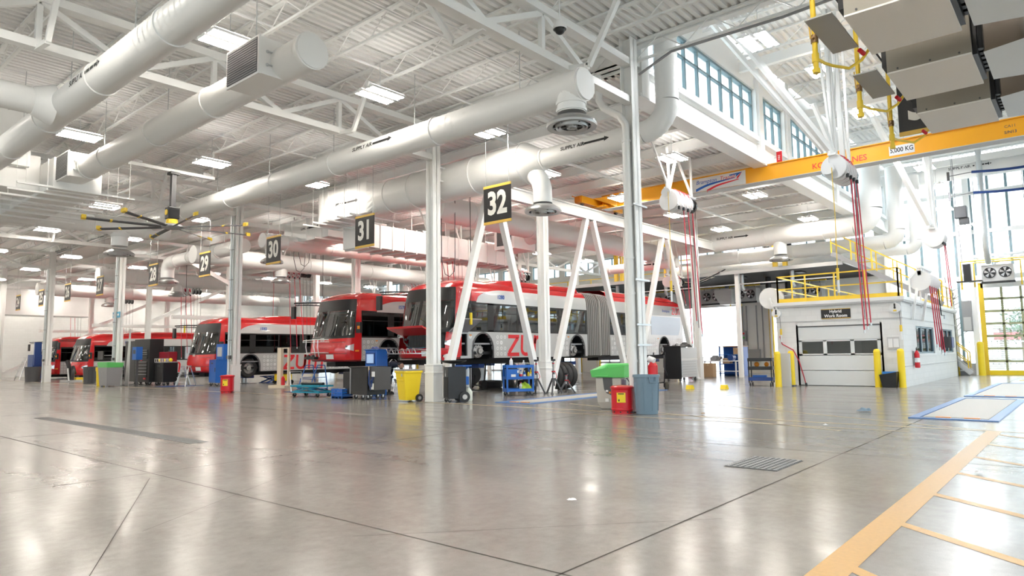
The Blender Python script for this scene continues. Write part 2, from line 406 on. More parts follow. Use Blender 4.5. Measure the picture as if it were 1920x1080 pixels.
# curtain wall
n += 1; k = MB(); g = MB()
for z, h in ((4.72, .24), (7.0, .2), (8.95, .18), (10.5, .5)): k.box(XE-.05, XE+.15, YR, 7.9, z-h/2, z+h/2, 1)
for i in range(30):
    y = 7.84-.745*i
    if y < YR: break
    k.box(XE, XE+.14, y-.055, y+.055, 4.8 if -.7 < y < 4.3 else 0, 10.5, 0)
k.box(XE-.02, XE+.15, 4.3, 7.9, 0, .55, 2); k.box(XE-.02, XE+.15, YR, -.9, 0, .55, 2)
for y0 in (7.9, 4.25, -.75, -5.6, -10): k.box(XE-.3, XE, y0-.12, y0+.12, 0, 10.6, 1)
g.box(XE+.06, XE+.07, 4.2, 7.9, .5, 10.4, 0); g.box(XE+.06, XE+.07, -.7, 4.2, 4.7, 10.4, 0); g.box(XE+.06, XE+.07, YR, -.7, .5, 10.4, 0)
w = k.build('window_%d' % n, [MULL, WHITE, LGREY]); g.build('pane', [GLASS], w); struct(w, 'tall glazed curtain wall with slim mullions at the end of the crane bay')
# windows added to the two unseen walls so daylight reaches the open floor
for i, x in enumerate((-12.8, -3.8, 5.2, 14.2, 23.2, 32.2)):
    n += 1; k = MB(); g = MB(); b = x+7.8 if i < 5 else 38.8
    for j in range(6): xx = x+(b-x)*j/5; k.box(xx-.04, xx+.04, YR-.2, YR-.1, .9, 7.2, 0)
    g.box(x, b, YR-.16, YR-.15, .9, 7.2, 0); w = k.build('window_%d' % n, [MULL]); g.build('pane', [GLASS], w); struct(w, 'added, unseen tall side window of the crane bay, %s from the entrance' % ORD[i])
n += 1; k = MB(); g = MB()
for j in range(22): k.box(X0-.2, X0-.1, YR+j*2-.04, YR+j*2+.04, 3.2, 6.6, 0)
g.box(X0-.16, X0-.15, YR, 28, 3.2, 6.6, 0); w = k.build('window_%d' % n, [MULL]); g.build('pane', [GLASS], w); struct(w, 'long unseen window band added behind the open floor')

# ================================================================== outdoors
k = MB(); k.box(XE+.3, 160, -120, 160, -.3, -.04, 0); struct(k.build('ground', [CONC]), 'pale concrete yard outside the doors')
k = MB(); k.box(-80, X0-.3, -120, 160, -.3, -.04, 0); k.box(X0-.3, XE+.3, -120, YR-.3, -.3, -.04, 0); struct(k.build('ground', [CONC]), 'pale concrete apron around the hall')
k = MB(); k.box(62, 62.04, -30, 12, .1, .2, 0); k.box(62, 62.04, -30, 12, 1.7, 1.78, 0)
for i in range(120): k.box(62, 62.03, -30+i*.35, -29.95+i*.35, 0, 1.9, 0)
tag(k.build('yard_fence', [PLASTW]), 'white picket railing in the yard outside the glass door', 'fence')
k = MB(); k.box(95, 110, -40, 8, 0, 3.4, 0); k.box(94.5, 110.5, -40.5, 8.5, 2.2, 3.0, 1); k.box(94.5, 110.5, -40.5, 8.5, 3.4, 3.7, 0)
b = thing('yard_building', 'low pale building with a red stripe across the yard', 'building'); k.build('wall', [LGREY, mat('faded_red_band', (.6, .2, .2), .5)], b)
def yard_tree(x, y, h, leafy, label, seed):
    random.seed(seed); t = thing('yard_tree', label, 'tree', (x, y, -.04)); k = MB(); k.path([(0, 0, 0), (.1, .05, h*.5), (0, .1, h)], [.14, .1, .03], 8)
    tips = []
    for i in range(26):
        z = h*(.3+.68*random.random()); a = random.random()*6.28; L = h*.3*(1.25-z/h)
        q = (math.cos(a)*L, math.sin(a)*L, z+L*.7); k.path([(0, .05, z), (q[0]*.5, q[1]*.5, z+L*.3), q], [.04, .025, .008], 5); tips.append(q)
    k.build('trunk', [BARK], t)
    if leafy:
        k = MB()
        for q in tips:
            for j in range(26):
                c = Vector(q)+Vector((random.gauss(0, .5), random.gauss(0, .5), random.gauss(0, .4))); d = Vector((random.random()-.5, random.random()-.5, random.random()-.5))*.34; e = d.cross(Vector((.3, .5, .8)))
                k.add([c-d, c+e*.6, c+d, c-e*.6], [(0, 1, 2, 3)], 0)
        k.build('foliage', [LEAF], t)
yard_tree(52, 6.6, 5.2, False, 'bare young tree in the yard beyond the work room', 1)
yard_tree(78, 4.8, 4.6, True, 'small leafy tree beyond the glazed overhead door', 2)
yard_tree(88, -1.5, 4.4, True, 'bushy tree farther off beyond the glazed overhead door', 5)

# ================================================================== STEEL FRAME
def column(x, y, z1, label, foot=True, s=.3):
    k = MB(); h = s/2
    k.box(x-h, x+h, y-h, y-h+.03, 0, z1, 0); k.box(x-h, x+h, y+h-.03, y+h, 0, z1, 0); k.box(x-.012, x+.012, y-h, y+h, 0, z1, 0)
    if foot:
        k.box(x-h-.025, x+h+.025, y-h-.025, y+h+.025, 0, 1.05, 0); k.box(x-h-.04, x+h+.04, y-h-.04, y+h+.04, .8, .84, 0); k.box(x-h-.04, x+h+.04, y-h-.04, y+h+.04, 1.02, 1.06, 0)
    k.box(x-.18, x+.18, y-.18, y+.18, 0, .03, 0)
    return struct(k.build('column', [WHITE], bevel=.004), label)
CL = ['with the rain pipe beside the slate-blue bin', 'beside the yellow wheeled bin', 'behind the red waste can and blue cabinet', 'behind the green-topped grey tote', 'near the far grey bin', 'farthest along the bay fronts']
for i, y in enumerate(ROWS): column(CX, y, 8.1 if i else 8.6, 'white steel column ' + CL[i], i > 0)
BX = [18.6, 24.4, 30.6]
for x, t in zip(BX, ('first behind the bay-front column, amid the jack stands', 'behind the parts washer', 'beside the steel tool chest')): column(x, 14.4, 8.0, 'white steel brace column ' + t)
for i, y in enumerate(ROWS[2:]):
    for j, x in enumerate((19.2, 25, 31, 37)): column(x, y, 8.0, 'white steel column inside the hall, %s back in the %s cross row' % (ORD[j], ORD[i]), False)
# guard pipes on column faces
def pipe_run(name, pts, r, m, label, cat='pipe', clips=(), mats=None):
    k = MB(); k.path(pts, r, 12)
    for z in clips: k.tube((pts[-1][0], pts[-1][1], z), (pts[-1][0], pts[-1][1], z+.05), r*1.18, n=12)
    return tag(k.build(name, [m]), label, cat)
xx, yy = CX-.16, ROWS[0]+.02
pipe_run('ceiling_rain_pipe', [(CX-.1, yy+.75, 7.9), (CX-.1, yy+.75, 7.3), (CX-.12, yy+.62, 7.08), (xx, yy+.16, 6.75), (xx, yy, 6.5), (xx, yy, 0)], .085, WHITE, 'white rain pipe running down the column beside the slate-blue bin', clips=(6.1, 4.6, 3.4, 2.6, 1.1))
k = MB()
for z in (1.45, 1.9, 2.9, 4.6): k.box(CX-.3, CX+.3, ROWS[0]-.2, ROWS[0]-.17, z, z+.04, 0)
struct(k.build('column_clamp', [GALV]), 'steel pipe clamps around the rain-pipe column')
for i, y in enumerate(ROWS[1:5]):
    if i == 0: continue
    k = MB(); k.tube((CX-.245, y+.02, .0), (CX-.245, y+.02, 7), .045, n=10); k.tube((CX-.225, y-.09, 1.2), (CX-.225, y-.09, 7), .022, n=8)
    for z in (2, 3.2, 4.4, 5.6): k.box(CX-.29, CX-.2, y-.13, y+.1, z, z+.03, 1)
    k.box(CX-.29, CX-.2, y-.13, y-.03, 1.28, 1.42, 2); k.box(CX-.29, CX-.2, y+.02, y+.12, 1.28, 1.42, 2)
    tag(k.build('conduit', [GALV, MGREY, DGREY]), 'conduits and outlet boxes clipped to the column ' + CL[i+1], 'conduit')

# roof trusses along X at each row
def truss(y, x0, x1, z0, z1, label):
    k = MB()
    k.bar((x0, y, z0), (x1, y, z0), .2, .16); k.bar((x0, y, z1), (x1, y, z1), .24, .16)
    x = 3.5-3.3*6
    while x < x1+2:
        if x0 < x < x1: k.bar((x, y, z0), (x, y, z1), .1, .1, up=(1, 0, 0))
        for s in (-1, 1):
            a, b = x, x+s*1.65
            if x0 <= min(a, b) and max(a, b) <= x1: k.bar((a, y, z1-.05), (b, y, z0+.05), .11, .11)
        x += 3.3
    return struct(k.build('roof_truss', [WHITE]), label)
TL = ['ending at the rain-pipe column', 'ending at the column by the yellow wheeled bin', 'ending at the column by the red waste can', 'ending at the column by the green-topped tote', 'ending at the column near the far grey bin', 'farthest along the hall']
truss(-4, X0, CX, 7.1, 8.0, 'white roof truss over the near open floor')
for i, y in enumerate(ROWS): truss(y, X0, CX, 7.1, 8.0, 'white roof truss ' + TL[i])
for i, y in enumerate(ROWS[2:]): truss(y, CX+.2, XE, 6.75, 7.55, 'white roof truss over the bays, %s cross row' % ORD[i])
# bottom-chord kick braces
for i, y in enumerate(ROWS[1:4]):
    for j, x in enumerate((.2, 3.5, 6.8, 10.1)):
        k = MB(); k.bar((x, y, 7.05), (x, y-.62, 6.98), .09); k.bar((x, y-.62, 6.98), (x, y-1.25, 8.1), .09)
        struct(k.build('truss_brace', [WHITE]), 'bent white kick brace, %s along the %s truss' % (ORD[j], ORD[i]))
k = MB(); k.bar((8.45, ROWS[0], 7.05), (8.45, ROWS[0]+.75, 6.98), .1); k.bar((8.45, ROWS[0]+.75, 6.98), (8.45, ROWS[0]+1.5, 8.1), .1); k.bar((10.9, ROWS[0], 7.08), (10.9, ROWS[0]-.55, 6.98), .1); k.bar((10.9, ROWS[0]-.55, 6.98), (10.9, ROWS[0]-1.25, 8.1), .1)
struct(k.build('truss_brace', [WHITE]), 'bent white kick braces on the truss above the long supply duct')

# open-web joists along Y
def joist_mesh(L, d, p):
    k = MB(); k.bar((0, 0, 0), (0, L, 0), .07, .05); k.bar((0, 0, d), (0, L, d), .1, .05)
    m = int(L/p)
    for i in range(m): k.bar((0, i*p, 0 if i % 2 else d), (0, (i+1)*p, d if i % 2 else 0), .022, .022)
    return k
jl = joist_mesh(YL-YR, .46, .62)
j0 = jl.build('ceiling_joist', [WHITE], loc=(13.62, YR, 8.12)); struct(j0, 'white open-web roof joist along the column line', group='roof joists over the open floor')
for i in range(1, 16):
    o = j0.copy(); COL.objects.link(o); o.location = (13.62-1.62*i, YR, 8.12); o['label'] = 'white open-web roof joist over the open floor, %s from the column line' % ORD[i]
jh = joist_mesh(ROWS[0]-YR, .5, .7); h0 = None
for i in range(11):
    if h0 is None: o = h0 = jh.build('ceiling_joist', [WHITE])
    else: o = h0.copy(); COL.objects.link(o)
    o.location = (15.2+2.4*i, YR, 10.34); struct(o, 'white open-web joist under the high crane-bay roof, %s from the open floor' % ORD[i], group='high crane-bay joists')
# solid purlins below the bay roof
p0 = None
for i in range(12):
    x = 15.4+2.1*i
    if p0 is None:
        k = MB(); L = YL-YC-.4
        k.box(-.09, .09, 0, L, 0, .02, 0); k.box(-.012, .012, 0, L, 0, .34, 0); k.box(-.09, .09, 0, L, .32, .34, 0); o = p0 = k.build('ceiling_purlin', [WHITE])
    else: o = p0.copy(); COL.objects.link(o)
    o.location = (x, YC+.4, 7.64); struct(o, 'white roof purlin over the service bays, %s from the column line' % ORD[i], group='roof purlins over the bays')
# slim cross bridging rods and a few pipes under the deck
for i, y in enumerate((10.2, 12.5, 17.2, 20, 22.8, 28.8, 31.8, 34.7, 41, 44)):
    k = MB(); k.bar((X0, y, 8.16), (CX, y, 8.16), .035); k.bar((X0, y+.05, 8.55), (CX, y+.05, 8.55), .03)
    struct(k.build('joist_bridging', [WHITE]), 'thin white bridging rods across the joists, %s row' % ORD[i])
# crane bay transverse beams and struts
for i, x in enumerate((14.3, 20.2, 26, 32, 37.6)):
    k = MB(); k.bar((x, YR, 10.1), (x, ROWS[0], 10.1), .16, .3); struct(k.build('ceiling_beam', [WHITE]), 'white cross beam under the high roof, %s from the open floor' % ORD[i])
for i, (y, z) in enumerate(((10.9, 7.66), (12.6, 7.5))):
    k = MB(); k.tube((CX, y, z), (XE, y, z), .05, n=8); tag(k.build('ceiling_sprinkler_pipe', [WHITE]), 'slim white ceiling pipe over the bays, %s' % ('nearer the clerestory', 'nearer the brace row')[i], 'pipe')
k = MB(); k.tube((X0, 8.55, 7.75), (CX, 8.55, 7.75), .075, n=10); tag(k.build('ceiling_sprinkler_main', [WHITE]), 'white sprinkler main beside the truss above the long supply duct', 'pipe')
k = MB(); k.tube((2.05, 11, 7.55), (2.05, 30, 7.55), .13, n=12, mi=0); k.tube((2.05, 10.7, 7.55), (2.05, 11, 7.55), .14, n=12, mi=1); tag(k.build('ceiling_sprinkler_main', [WHITE, REDC]), 'thick white roof pipe with a red coupling', 'pipe')
k = MB(); k.path([(13.3, YR, 7.97), (13.3, 2, 7.97), (13.35, 4.2, 7.9), (13.3, 6.6, 7.92), (13.25, 7.4, 7.6)], .03, 6); tag(k.build('ceiling_cable', [MGREY]), 'grey cable along the edge of the high roof', 'cable')

# chevron braces and crane runway along y = 14.4
for i, (a, t, b) in enumerate(((CX+.35, 16.0, 18.3), (18.9, 21.55, 24.1), (24.75, 27.6, 30.35))):
    for j, x in enumerate((a, b)):
        k = MB(); dx = .22 if j == 0 else -.22
        k.bar((x, 14.4, .06), (t-dx, 14.4, 6.42), .2, .2); k.box(x-.2, x+.2, 14.25, 14.55, 0, .08, 0)
        struct(k.build('brace_beam', [WHITE], bevel=.012), 'white slanted brace, %s leg of the %s chevron under the crane runway' % (('near', 'far')[j], ORD[i]))
k = MB(); k.box(CX, 33.2, 14.28, 14.52, 6.42, 6.45, 0); k.box(CX, 33.2, 14.28, 14.52, 6.82, 6.86, 0); k.box(CX, 33.2, 14.385, 14.415, 6.42, 6.86, 0)
k.box(CX, 33.2, 14.37, 14.43, 6.86, 6.9, 1)
struct(k.build('runway_beam', [WHITE, MGREY]), 'white crane runway beam carried by the chevron braces')
# braces beyond the left rows
for i, y in enumerate(ROWS[2:5]):
    k = MB(); k.bar((16, y+12, 3.6), (38, y+12, 3.6), .2); struct(k.build('brace_beam', [WHITE]), 'horizontal white brace inside the hall, %s row' % ORD[i])
for i, (p, q) in enumerate((((19.2, 49.2, 3.8), (25, 49.2, 6.7)), ((19.2, 60.2, 3.8), (25, 60.2, 6.7)), ((19.2, 37.9, 5.6), (16.4, 37.9, 6.9)), ((13.4, 60.2, .3), (19.2, 60.2, 3.4)))):
    k = MB(); k.bar(p, q, .22); struct(k.build('brace_beam', [WHITE]), 'slanted white brace deep in the hall, %s one' % ORD[i])
# ================================================================== DUCTS
def bands(k, p, q, r, ts):
    p = Vector(p); q = Vector(q); d = (q-p).normalized()
    for t in ts: c = p+(q-p)*t; k.tube(c-d*.03, c+d*.03, r+.022, n=28)
def ribs(k, p, q, r, step=.19):
    p = Vector(p); q = Vector(q); L = (q-p).length; d = (q-p)/L; n = int(L/step)
    for i in range(1, n): c = p+d*step*i; k.tube(c-d*.012, c+d*.012, r+.009, n=24, caps=False)
def elbow(k, c0, d0, d1, R, r, n=7, N=24):
    # quarter bend from point c0 heading d0 turning to d1
    c0 = Vector(c0); d0 = Vector(d0); d1 = Vector(d1); o = c0+d1*R
    pts = [o - d1*R*math.cos(t)+d0*R*math.sin(t) for t in [PI/2*i/n for i in range(n+1)]]
    k.path(pts, r, N, caps=False)
    for p, t in zip(pts[1:-1], [PI/2*i/n for i in range(1, n)]):
        d = (d0*math.cos(t)+d1*math.sin(t)); k.tube(p-d*.012, p+d*.012, r+.012, n=N, caps=False)
    return pts[-1]
def diffuser(parent, x, y, z, r=.5):
    k = MB(); k.lathe([(r*.62, .16), (r*.95, .06), (r, 0), (r*.97, -.04), (r*.75, -.02)], (x, y, z), n=32, mi=0)
    k.lathe([(r*.75, -.02), (r*.7, .1), (.02, .12)], (x, y, z), n=32, mi=1)
    for rr in (.62, .5, .2): k.lathe([(r*rr, -.06), (r*(rr-.07), -.03)], (x, y, z), n=32, mi=0); k.lathe([(r*rr, -.06), (r*(rr+.05), .02)], (x, y, z), n=32, mi=0)
    for i in range(6): a = i*PI/3; k.bar((x, y, z-.03), (x+r*.75*math.cos(a), y+r*.75*math.sin(a), z-.03), .018)
    k.build('diffuser', [mat('brushed_grey_metal', (.5, .5, .5), .35, metal=.8) if 'brushed_grey_metal' not in bpy.data.materials else bpy.data.materials['brushed_grey_metal'], DGREY], parent)
def hang1(t, p, q, w, m): k = MB(); k.bar(p, q, w); k.build('hanger', [m], t)
def supply_text(parent, o, right, up, size=.16):
    k = MB(); k.text('SUPPLY AIR', size, o, right, up, 0, bold=.02, wide=1.05)
    r = Vector(right); u = Vector(up); c = Vector(o)+r*(size*5.2); q = [(-.3, -.03), (.2, -.03), (.2, -.07), (.32, 0), (.2, .07), (.2, .03), (-.3, .03)]
    k.add([c+r*a*1.2+u*b for a, b in q], [tuple(range(7))], 0); k.build('lettering', [BLK], parent)
def round_duct(label, p, q, r, cap0=True, cap1=True, bts=(.1, .3, .5, .7, .9), rib=True, ztop=8.1, hang=True):
    t = thing('ceiling_supply_duct', label, 'duct', p); k = MB(); P = Vector((0, 0, 0)); Q = Vector(q)-Vector(p)
    k.tube(P, Q, r, n=32); bands(k, P, Q, r, bts)
    if rib: ribs(k, P, Q, r)
    k.build('duct_pipe', [DUCT], t)
    if hang:
        L = Q.length; m = max(2, int(L/3))
        for i in range(m):
            h = MB(); c = Q*((i+.5)/m); h.bar(c+Vector((0, 0, r-.01)), c+Vector((0, 0, ztop-p[2])), .014); h.build('hanger', [GALV], t)
    return t
# D1: the duct nearest overhead
t = round_duct('white spiral duct nearest overhead, with a branch joining its side', (4.34, 4, 6.5), (4.34, 30, 6.5), .3, bts=(.02, .14, .255, .37, .49, .6, .75, .9))
supply_text(t, (-.304, 10.0, .01), (0, -1, 0), (.04, 0, .999), .15)
k = MB(); k.tube((0, 11.8, 0), (-11, 11.8, 0), .27, n=28); k.tube((-.2, 11.8, 0), (-.55, 11.8, 0), .42, .28, n=28); ribs(k, (0, 11.8, 0), (-11, 11.8, 0), .27, .3); k.build('branch', [DUCT], t)
# D2: with the grilled boxes
t = round_duct('white spiral duct with a grilled box at its capped near end', (6.28, 9.72, 6.5), (6.28, 21.2, 6.5), .3, bts=(.005, .31, .55, .8, .92))
def grille_box(parent, y0, y1):
    k = MB(); k.box(-.5, .0, y0, y1, -.3, .36, 0); k.box(-.53, -.49, y0-.02, y1+.02, -.32, .38, 0)
    g = MB(); g.box(-.54, -.53, y0+.03, y1-.03, -.28, .34, 0)
    for i in range(14): g.box(-.548, -.54, y0+.03, y1-.03, -.27+i*.044, -.25+i*.044, 1)
    b = k.build('grille_box', [DUCT, DUCT], parent); g.build('grille', [DGREY, MGREY], b)
    h = MB()
    for z in (.12, -.12): h.ball((-.36, y0-.005, z), .03, 0); h.bar((-.36, y0-.02, z), (-.26, y0-.02, z), .02)
    h.build('latch', [GALV], b)
grille_box(t, .85, 1.95); grille_box(t, 10.6, 11.7)
# rectangular elbows at the far end of D2
t = thing('ceiling_plenum_duct', 'flat rectangular duct with trapeze bars at the far end of the boxed spiral duct', 'duct', (6.28, 21.2, 6.4))
k = MB(); k.box(-.6, .6, .01, 5.6, -.38, .45, 0); k.box(-2.8, -.6, 1.2, 2.6, -.3, .7, 0)
for y in (.4, 1.6, 2.8, 4, 5.2): k.box(-.63, .63, y, y+.05, -.41, .48, 0)
k.box(-2.2, -.9, 1.0, 2.8, .3, 1.9, 0); k.build('duct_box', [DUCT], t, bevel=.01)
k = MB()
for y in (-.4, .5, 1.3, 2.1, 2.9, 3.8, 4.7): k = MB(); k.box(-1.5, 1.35, y, y+.05, -.5, -.45, 0); k.bar((-1.3, y+.02, -.5), (-1.3, y+.02, 1.7), .012); k.bar((1.2, y+.02, -.5), (1.2, y+.02, 1.7), .012); k.build('hanger', [WHITE], t)
t = round_duct('white spiral duct running on beyond the flat duct with trapeze bars', (6.28, 27.2, 6.4), (6.28, 44, 6.4), .3)
# D3: long duct ending by the rain-pipe column
t = round_duct('long white spiral duct ending with a round diffuser near the rain-pipe column', (10.6, 7.08, 6.5), (10.6, 26.9, 6.5), .31, bts=(.004, .21, .41, .56, .7, .86))
k = MB(); k.tube((0, .35, 0), (0, .35, -.52), .28, n=28); bands(k, (0, .35, 0), (0, .35, -.52), .28, (.62, .9)); k.build('drop', [DUCT], t); diffuser(t, 0, .35, -.76)
supply_text(t, (-.311, 6.6, .07), (0, -1, 0), (.22, 0, .975), .15)
# D7 cross duct behind the fan
t = round_duct('white cross duct behind the ceiling fan with a round diffuser below', (2.5, 27.2, 6.25), (11.2, 27.2, 6.25), .34)
k = MB(); k.tube((7, 0, 0), (7, 0, -.75), .28, n=24); k.tube((7, 0, -.28), (7, 0, -.42), .36, .28, n=24); k.build('drop', [DUCT], t); diffuser(t, 7, 0, -1.05, .52)
# D4: big header over the bay fronts
t = thing('ceiling_header_duct', 'thick white header duct over bay 31, tapering to a pipe near the rain-pipe column', 'duct', (14.25, 11.2, 6.55))
k = MB(); k.tube((0, .25, 0), (0, 6.4, 0), .56, n=36); ribs(k, (0, .25, 0), (0, 4.2, 0), .56); bands(k, (0, 0, 0), (0, 6.4, 0), .56, (.05, .33, .55, .75, .93))
k.tube((0, .25, 0), (0, -.25, 0), .56, .28, n=36); k.build('duct_pipe', [DUCT], t)
k = MB(); k.tube((0, -.2, 0), (0, -3.35, .05), .27, n=28); ribs(k, (0, -.3, 0), (0, -3.3, .05), .27, .14); bands(k, (0, -.2, 0), (0, -3.3, .05), .27, (.03, .9))
e = elbow(k, (0, -3.35, .05), (0, -1, 0), (0, 0, 1), .62, .27); k.tube(e, e+Vector((0, 0, 3)), .27, n=28); ribs(k, e, e+Vector((0, 0, 3)), .27, .14); k.build('riser', [DUCT], t)
supply_text(t, (-.278, -1.4, .05), (0, -1, 0), (.15, 0, .985), .14)
k = MB(); e = elbow(k, (.0, -.02, -.1), (0, -.6, -.8), (0, .0, -1), .02, .27); k.path([(0, .1, -.3), (0, -.12, -.55), (0, -.2, -.8), (0, -.2, -1.2)], .26, 24); k.build('drop', [DUCT], t); diffuser(t, 0, -.2, -1.42)
k = MB(); k.box(-.55, .55, 6.75, 9.3, -.5, .56, 0); k.box(-.58, .58, 7.95, 8.02, -.53, .59, 0); k.box(-.58, .58, 8.9, 8.95, -.53, .59, 0)
k.add([(.56*math.cos(a), 6.4, .56*math.sin(a)) for a in [2*PI*i/24 for i in range(24)]] + [(.55*max(-1, min(1, 1.5*math.cos(a))), 6.75, .53*max(-1, min(1, 1.5*math.sin(a)))) for a in [2*PI*i/24 for i in range(24)]], [(i, (i+1) % 24, 24+(i+1) % 24, 24+i) for i in range(24)], 0)
pts = [(0, 9.3+.5*math.sin(a)*1.6, 0, a) for a in (0, .35, .7, 1.05, 1.4)]
for i in range(4): k.box(-.55+i*.1, .55, 9.3+i*.17, 9.3+(i+1)*.17, -.5, .56-.0*i, 0)
k.build('duct_box', [DUCT], t, bevel=.012); supply_text(t, (-.56, 8.25, 0), (0, -1, 0), (0, 0, 1), .13)
k = MB()
for y in (6.9, 7.6, 8.3, 9.0, 9.6): k = MB(); k.box(-1.1, 1.0, y, y+.05, -.62, -.57, 0); k.bar((-.7, y+.02, -.6), (-.7, y+.02, 1.5), .012); k.bar((.8, y+.02, -.6), (.8, y+.02, 1.5), .012); k.build('hanger', [WHITE], t)
# rectangular trunk across the bays
t = thing('ceiling_trunk_duct', 'long ribbed rectangular trunk duct crossing above the raised buses', 'duct', (14.9, 19.6, 5.25))
k = MB(); k.box(0, 8.2, 0, 1.3, 0, .85, 0)
for i in range(15): k.box(.1+i*.58, .16+i*.58, -.03, 1.33, -.05, .88, 0)
k.build('duct_box', [DUCT], t); k = MB()
for i in range(5): hang1(t, (.5+i*1.8, .1, .85), (.5+i*1.8, .1, 2.7), .015, WHITE); hang1(t, (.5+i*1.8, 1.2, .85), (.5+i*1.8, 1.2, 2.7), .015, WHITE)
t = thing('ceiling_trunk_duct', 'rectangular box duct behind sign 31, beyond the header duct', 'duct', (15.4, 22.6, 6.05)); k = MB(); k.box(0, 1.4, 0, 3.2, 0, .9, 0)
for y in (.4, 1.5, 2.6): k.box(-.03, 1.43, y, y+.05, -.03, .93, 0)
k.build('duct_box', [DUCT], t); supply_text(t, (-.01, 1.6, .5), (0, -1, 0), (0, 0, 1), .12); k = MB()
for y in (.3, 1.7, 3): k = MB(); k.box(-.4, 1.8, y, y+.05, -.09, -.04, 0); k.build('hanger', [WHITE], t)
t = round_duct('white spiral cross duct above bay 30 with a round diffuser at its end', (13.95, 25.0, 6.0), (24.5, 25.0, 6.0), .3)
k = MB(); k.tube((.45, 0, 0), (.45, 0, -.6), .26, n=24); k.build('drop', [DUCT], t); diffuser(t, .45, 0, -.85, .45)
k = MB(); k.box(9.6, 11, -1.0, .2, -.85, .3, 0); k.build('duct_box', [DUCT], t, bevel=.15)
t = round_duct('white duct above bays 28 and 29 bending down to a round diffuser', (15, 28.4, 6.3), (15, 35.8, 6.3), .32)
k = MB(); e = elbow(k, (0, 7.4, 0), (0, 1, 0), (0, 0, -1), .45, .32); k.tube(e, e-Vector((0, 0, .35)), .32, n=24); k.build('drop', [DUCT], t); diffuser(t, 0, 7.85, -1.02, .55)
for i, (y, z) in enumerate(((31.2, 6.1), (43.2, 6.2), (54.5, 6.2))):
    t = round_duct('white cross duct deep in the hall, %s of three' % ('nearest', 'middle', 'farthest')[i], (14, y, z), (34, y, z), .42)
    k = MB(); k.tube((4.5, 0, 0), (4.5, 0, -.7), .28, n=20); k.build('drop', [DUCT], t); diffuser(t, 4.5, 0, -.95, .5)
t = thing('ceiling_trunk_duct', 'large grey-white box duct against the far block wall', 'duct', (14.2, 63, 4.9)); k = MB(); k.box(0, 6, 0, 2.2, 0, 1.9, 0); k.build('duct_box', [DUCT], t)
hang1(t, (.5, .1, 1.9), (.5, .1, 3.1), .05, WHITE); hang1(t, (5.5, 2, 1.9), (5.5, 2, 3.1), .05, WHITE)
# D6 behind the runway and D5 family at the end of the crane bay
t = round_duct('thick white duct running behind the crane runway and chevron braces', (16, 17.1, 6.45), (33, 17.1, 6.45), .46, ztop=7.7)
k = MB(); k.tube((6.2, .0, -.0), (6.2, 1.3, -.2), .4, n=24); k.box(5.2, 6.6, .8, 1.9, -.75, .25, 0); k.build('branch', [DUCT], t, bevel=.0)
k = MB(); k.box(5.19, 5.2, .95, 1.75, -.6, .1, 0); k.build('grille', [DGREY], t)
for i, (x, y0, y1, z, r, ztop, lb) in enumerate(((33, 16.6, 7.75, 6.85, .46, 10, 'thick white duct above the mezzanine edge, bending up into the crane bay'), (34.6, 16, 6.9, 6.2, .34, 9.6, 'white duct below the thick one, bending up behind the work room rail'), (35.6, 18, 6.2, 5.9, .26, 9.3, 'slimmer white duct lowest above the mezzanine, bending up at the glass wall'))):
    t = thing('ceiling_supply_duct', lb, 'duct', (x, y1, z)); k = MB(); k.tube((0, y0-y1, 0), (0, 0, 0), r, n=30); bands(k, (0, y0-y1, 0), (0, 0, 0), r, (.25, .55, .85))
    e = elbow(k, (0, 0, 0), (0, -1, 0), (0, 0, 1), r*1.5, r); k.tube(e, (e.x, e.y, ztop-z), r, n=30); k.build('duct_pipe', [DUCT], t)
    if i == 0:
        k = MB(); k.tube((0, 3.35, 0), (0, 3.35, -.95), .3, n=24); k.build('drop', [DUCT], t); diffuser(t, 0, 3.35, -1.2, .55); supply_text(t, (-.45, 5.9, .1), (0, -1, 0), (.2, 0, 1), .16)
    [hang1(t, (0, yy, r), (0, yy, 7.7-z if 7.7-z > r+.1 else r+.2), .02, WHITE) for yy in (3, 7)]
t = round_duct('white duct high along the glass end wall of the crane bay', (38.4, 7.2, 9.85), (38.4, -11, 9.85), .46, ztop=10.6, bts=(.2, .45, .7)); supply_text(t, (-.46, -3.0, .0), (0, -1, 0), (0, 0, 1), .17)
t = round_duct('short white duct low above the raised articulated bus, with a printed arrow', (31, 19.8, 5.75), (31, 15.5, 5.75), .24, ztop=7.7, rib=False); supply_text(t, (-.24, -2.2, .03), (0, -1, 0), (0, 0, 1), .12)

# ================================================================== CEILING LIGHTS
def make_light(label, day=False):
    t = thing('ceiling_light', label, 'light', (0, 0, 0)); k = MB(); g = MB()
    for y in (-.19, .19):
        k.box(-.47, .47, y-.15, y+.15, .0, .05, 0); k.box(-.42, .42, y-.05, y+.05, .05, .11, 0)
        for s in (-.08, .08): g.box(-.45, .45, y+s-.042, y+s+.042, -.006, 0, 0)
        for s in (-.1, .1): g.box(-.45, .45, y+s-.045, y+s+.045, .05, .056, 1)  # added strips glowing upward onto the roof
    k.box(-.06, .06, -.3, .3, .04, .09, 0); k.build('housing', [PLASTW], t); g.build('tubes_and_fill', [TUBE_DAY if day else TUBE_ON, FILL_UP], t)
    k = MB(); k.bar((0, 0, .09), (0, 0, .78), .012); k.build('hanger', [GALV], t)
    return t
LA = None; LB = None; LH = None
XW = {-8.4: 'added row farthest behind the entrance', -4.8: 'added row behind the entrance', -1.2: 'added row short of the nearest duct', 2.4: 'added row before the nearest duct', 6.0: 'row over the boxed spiral duct', 9.6: 'row over the ceiling fan', 13.15: 'row along the bay columns'}  # unseen lamp rows behind the camera are added as frontal fill
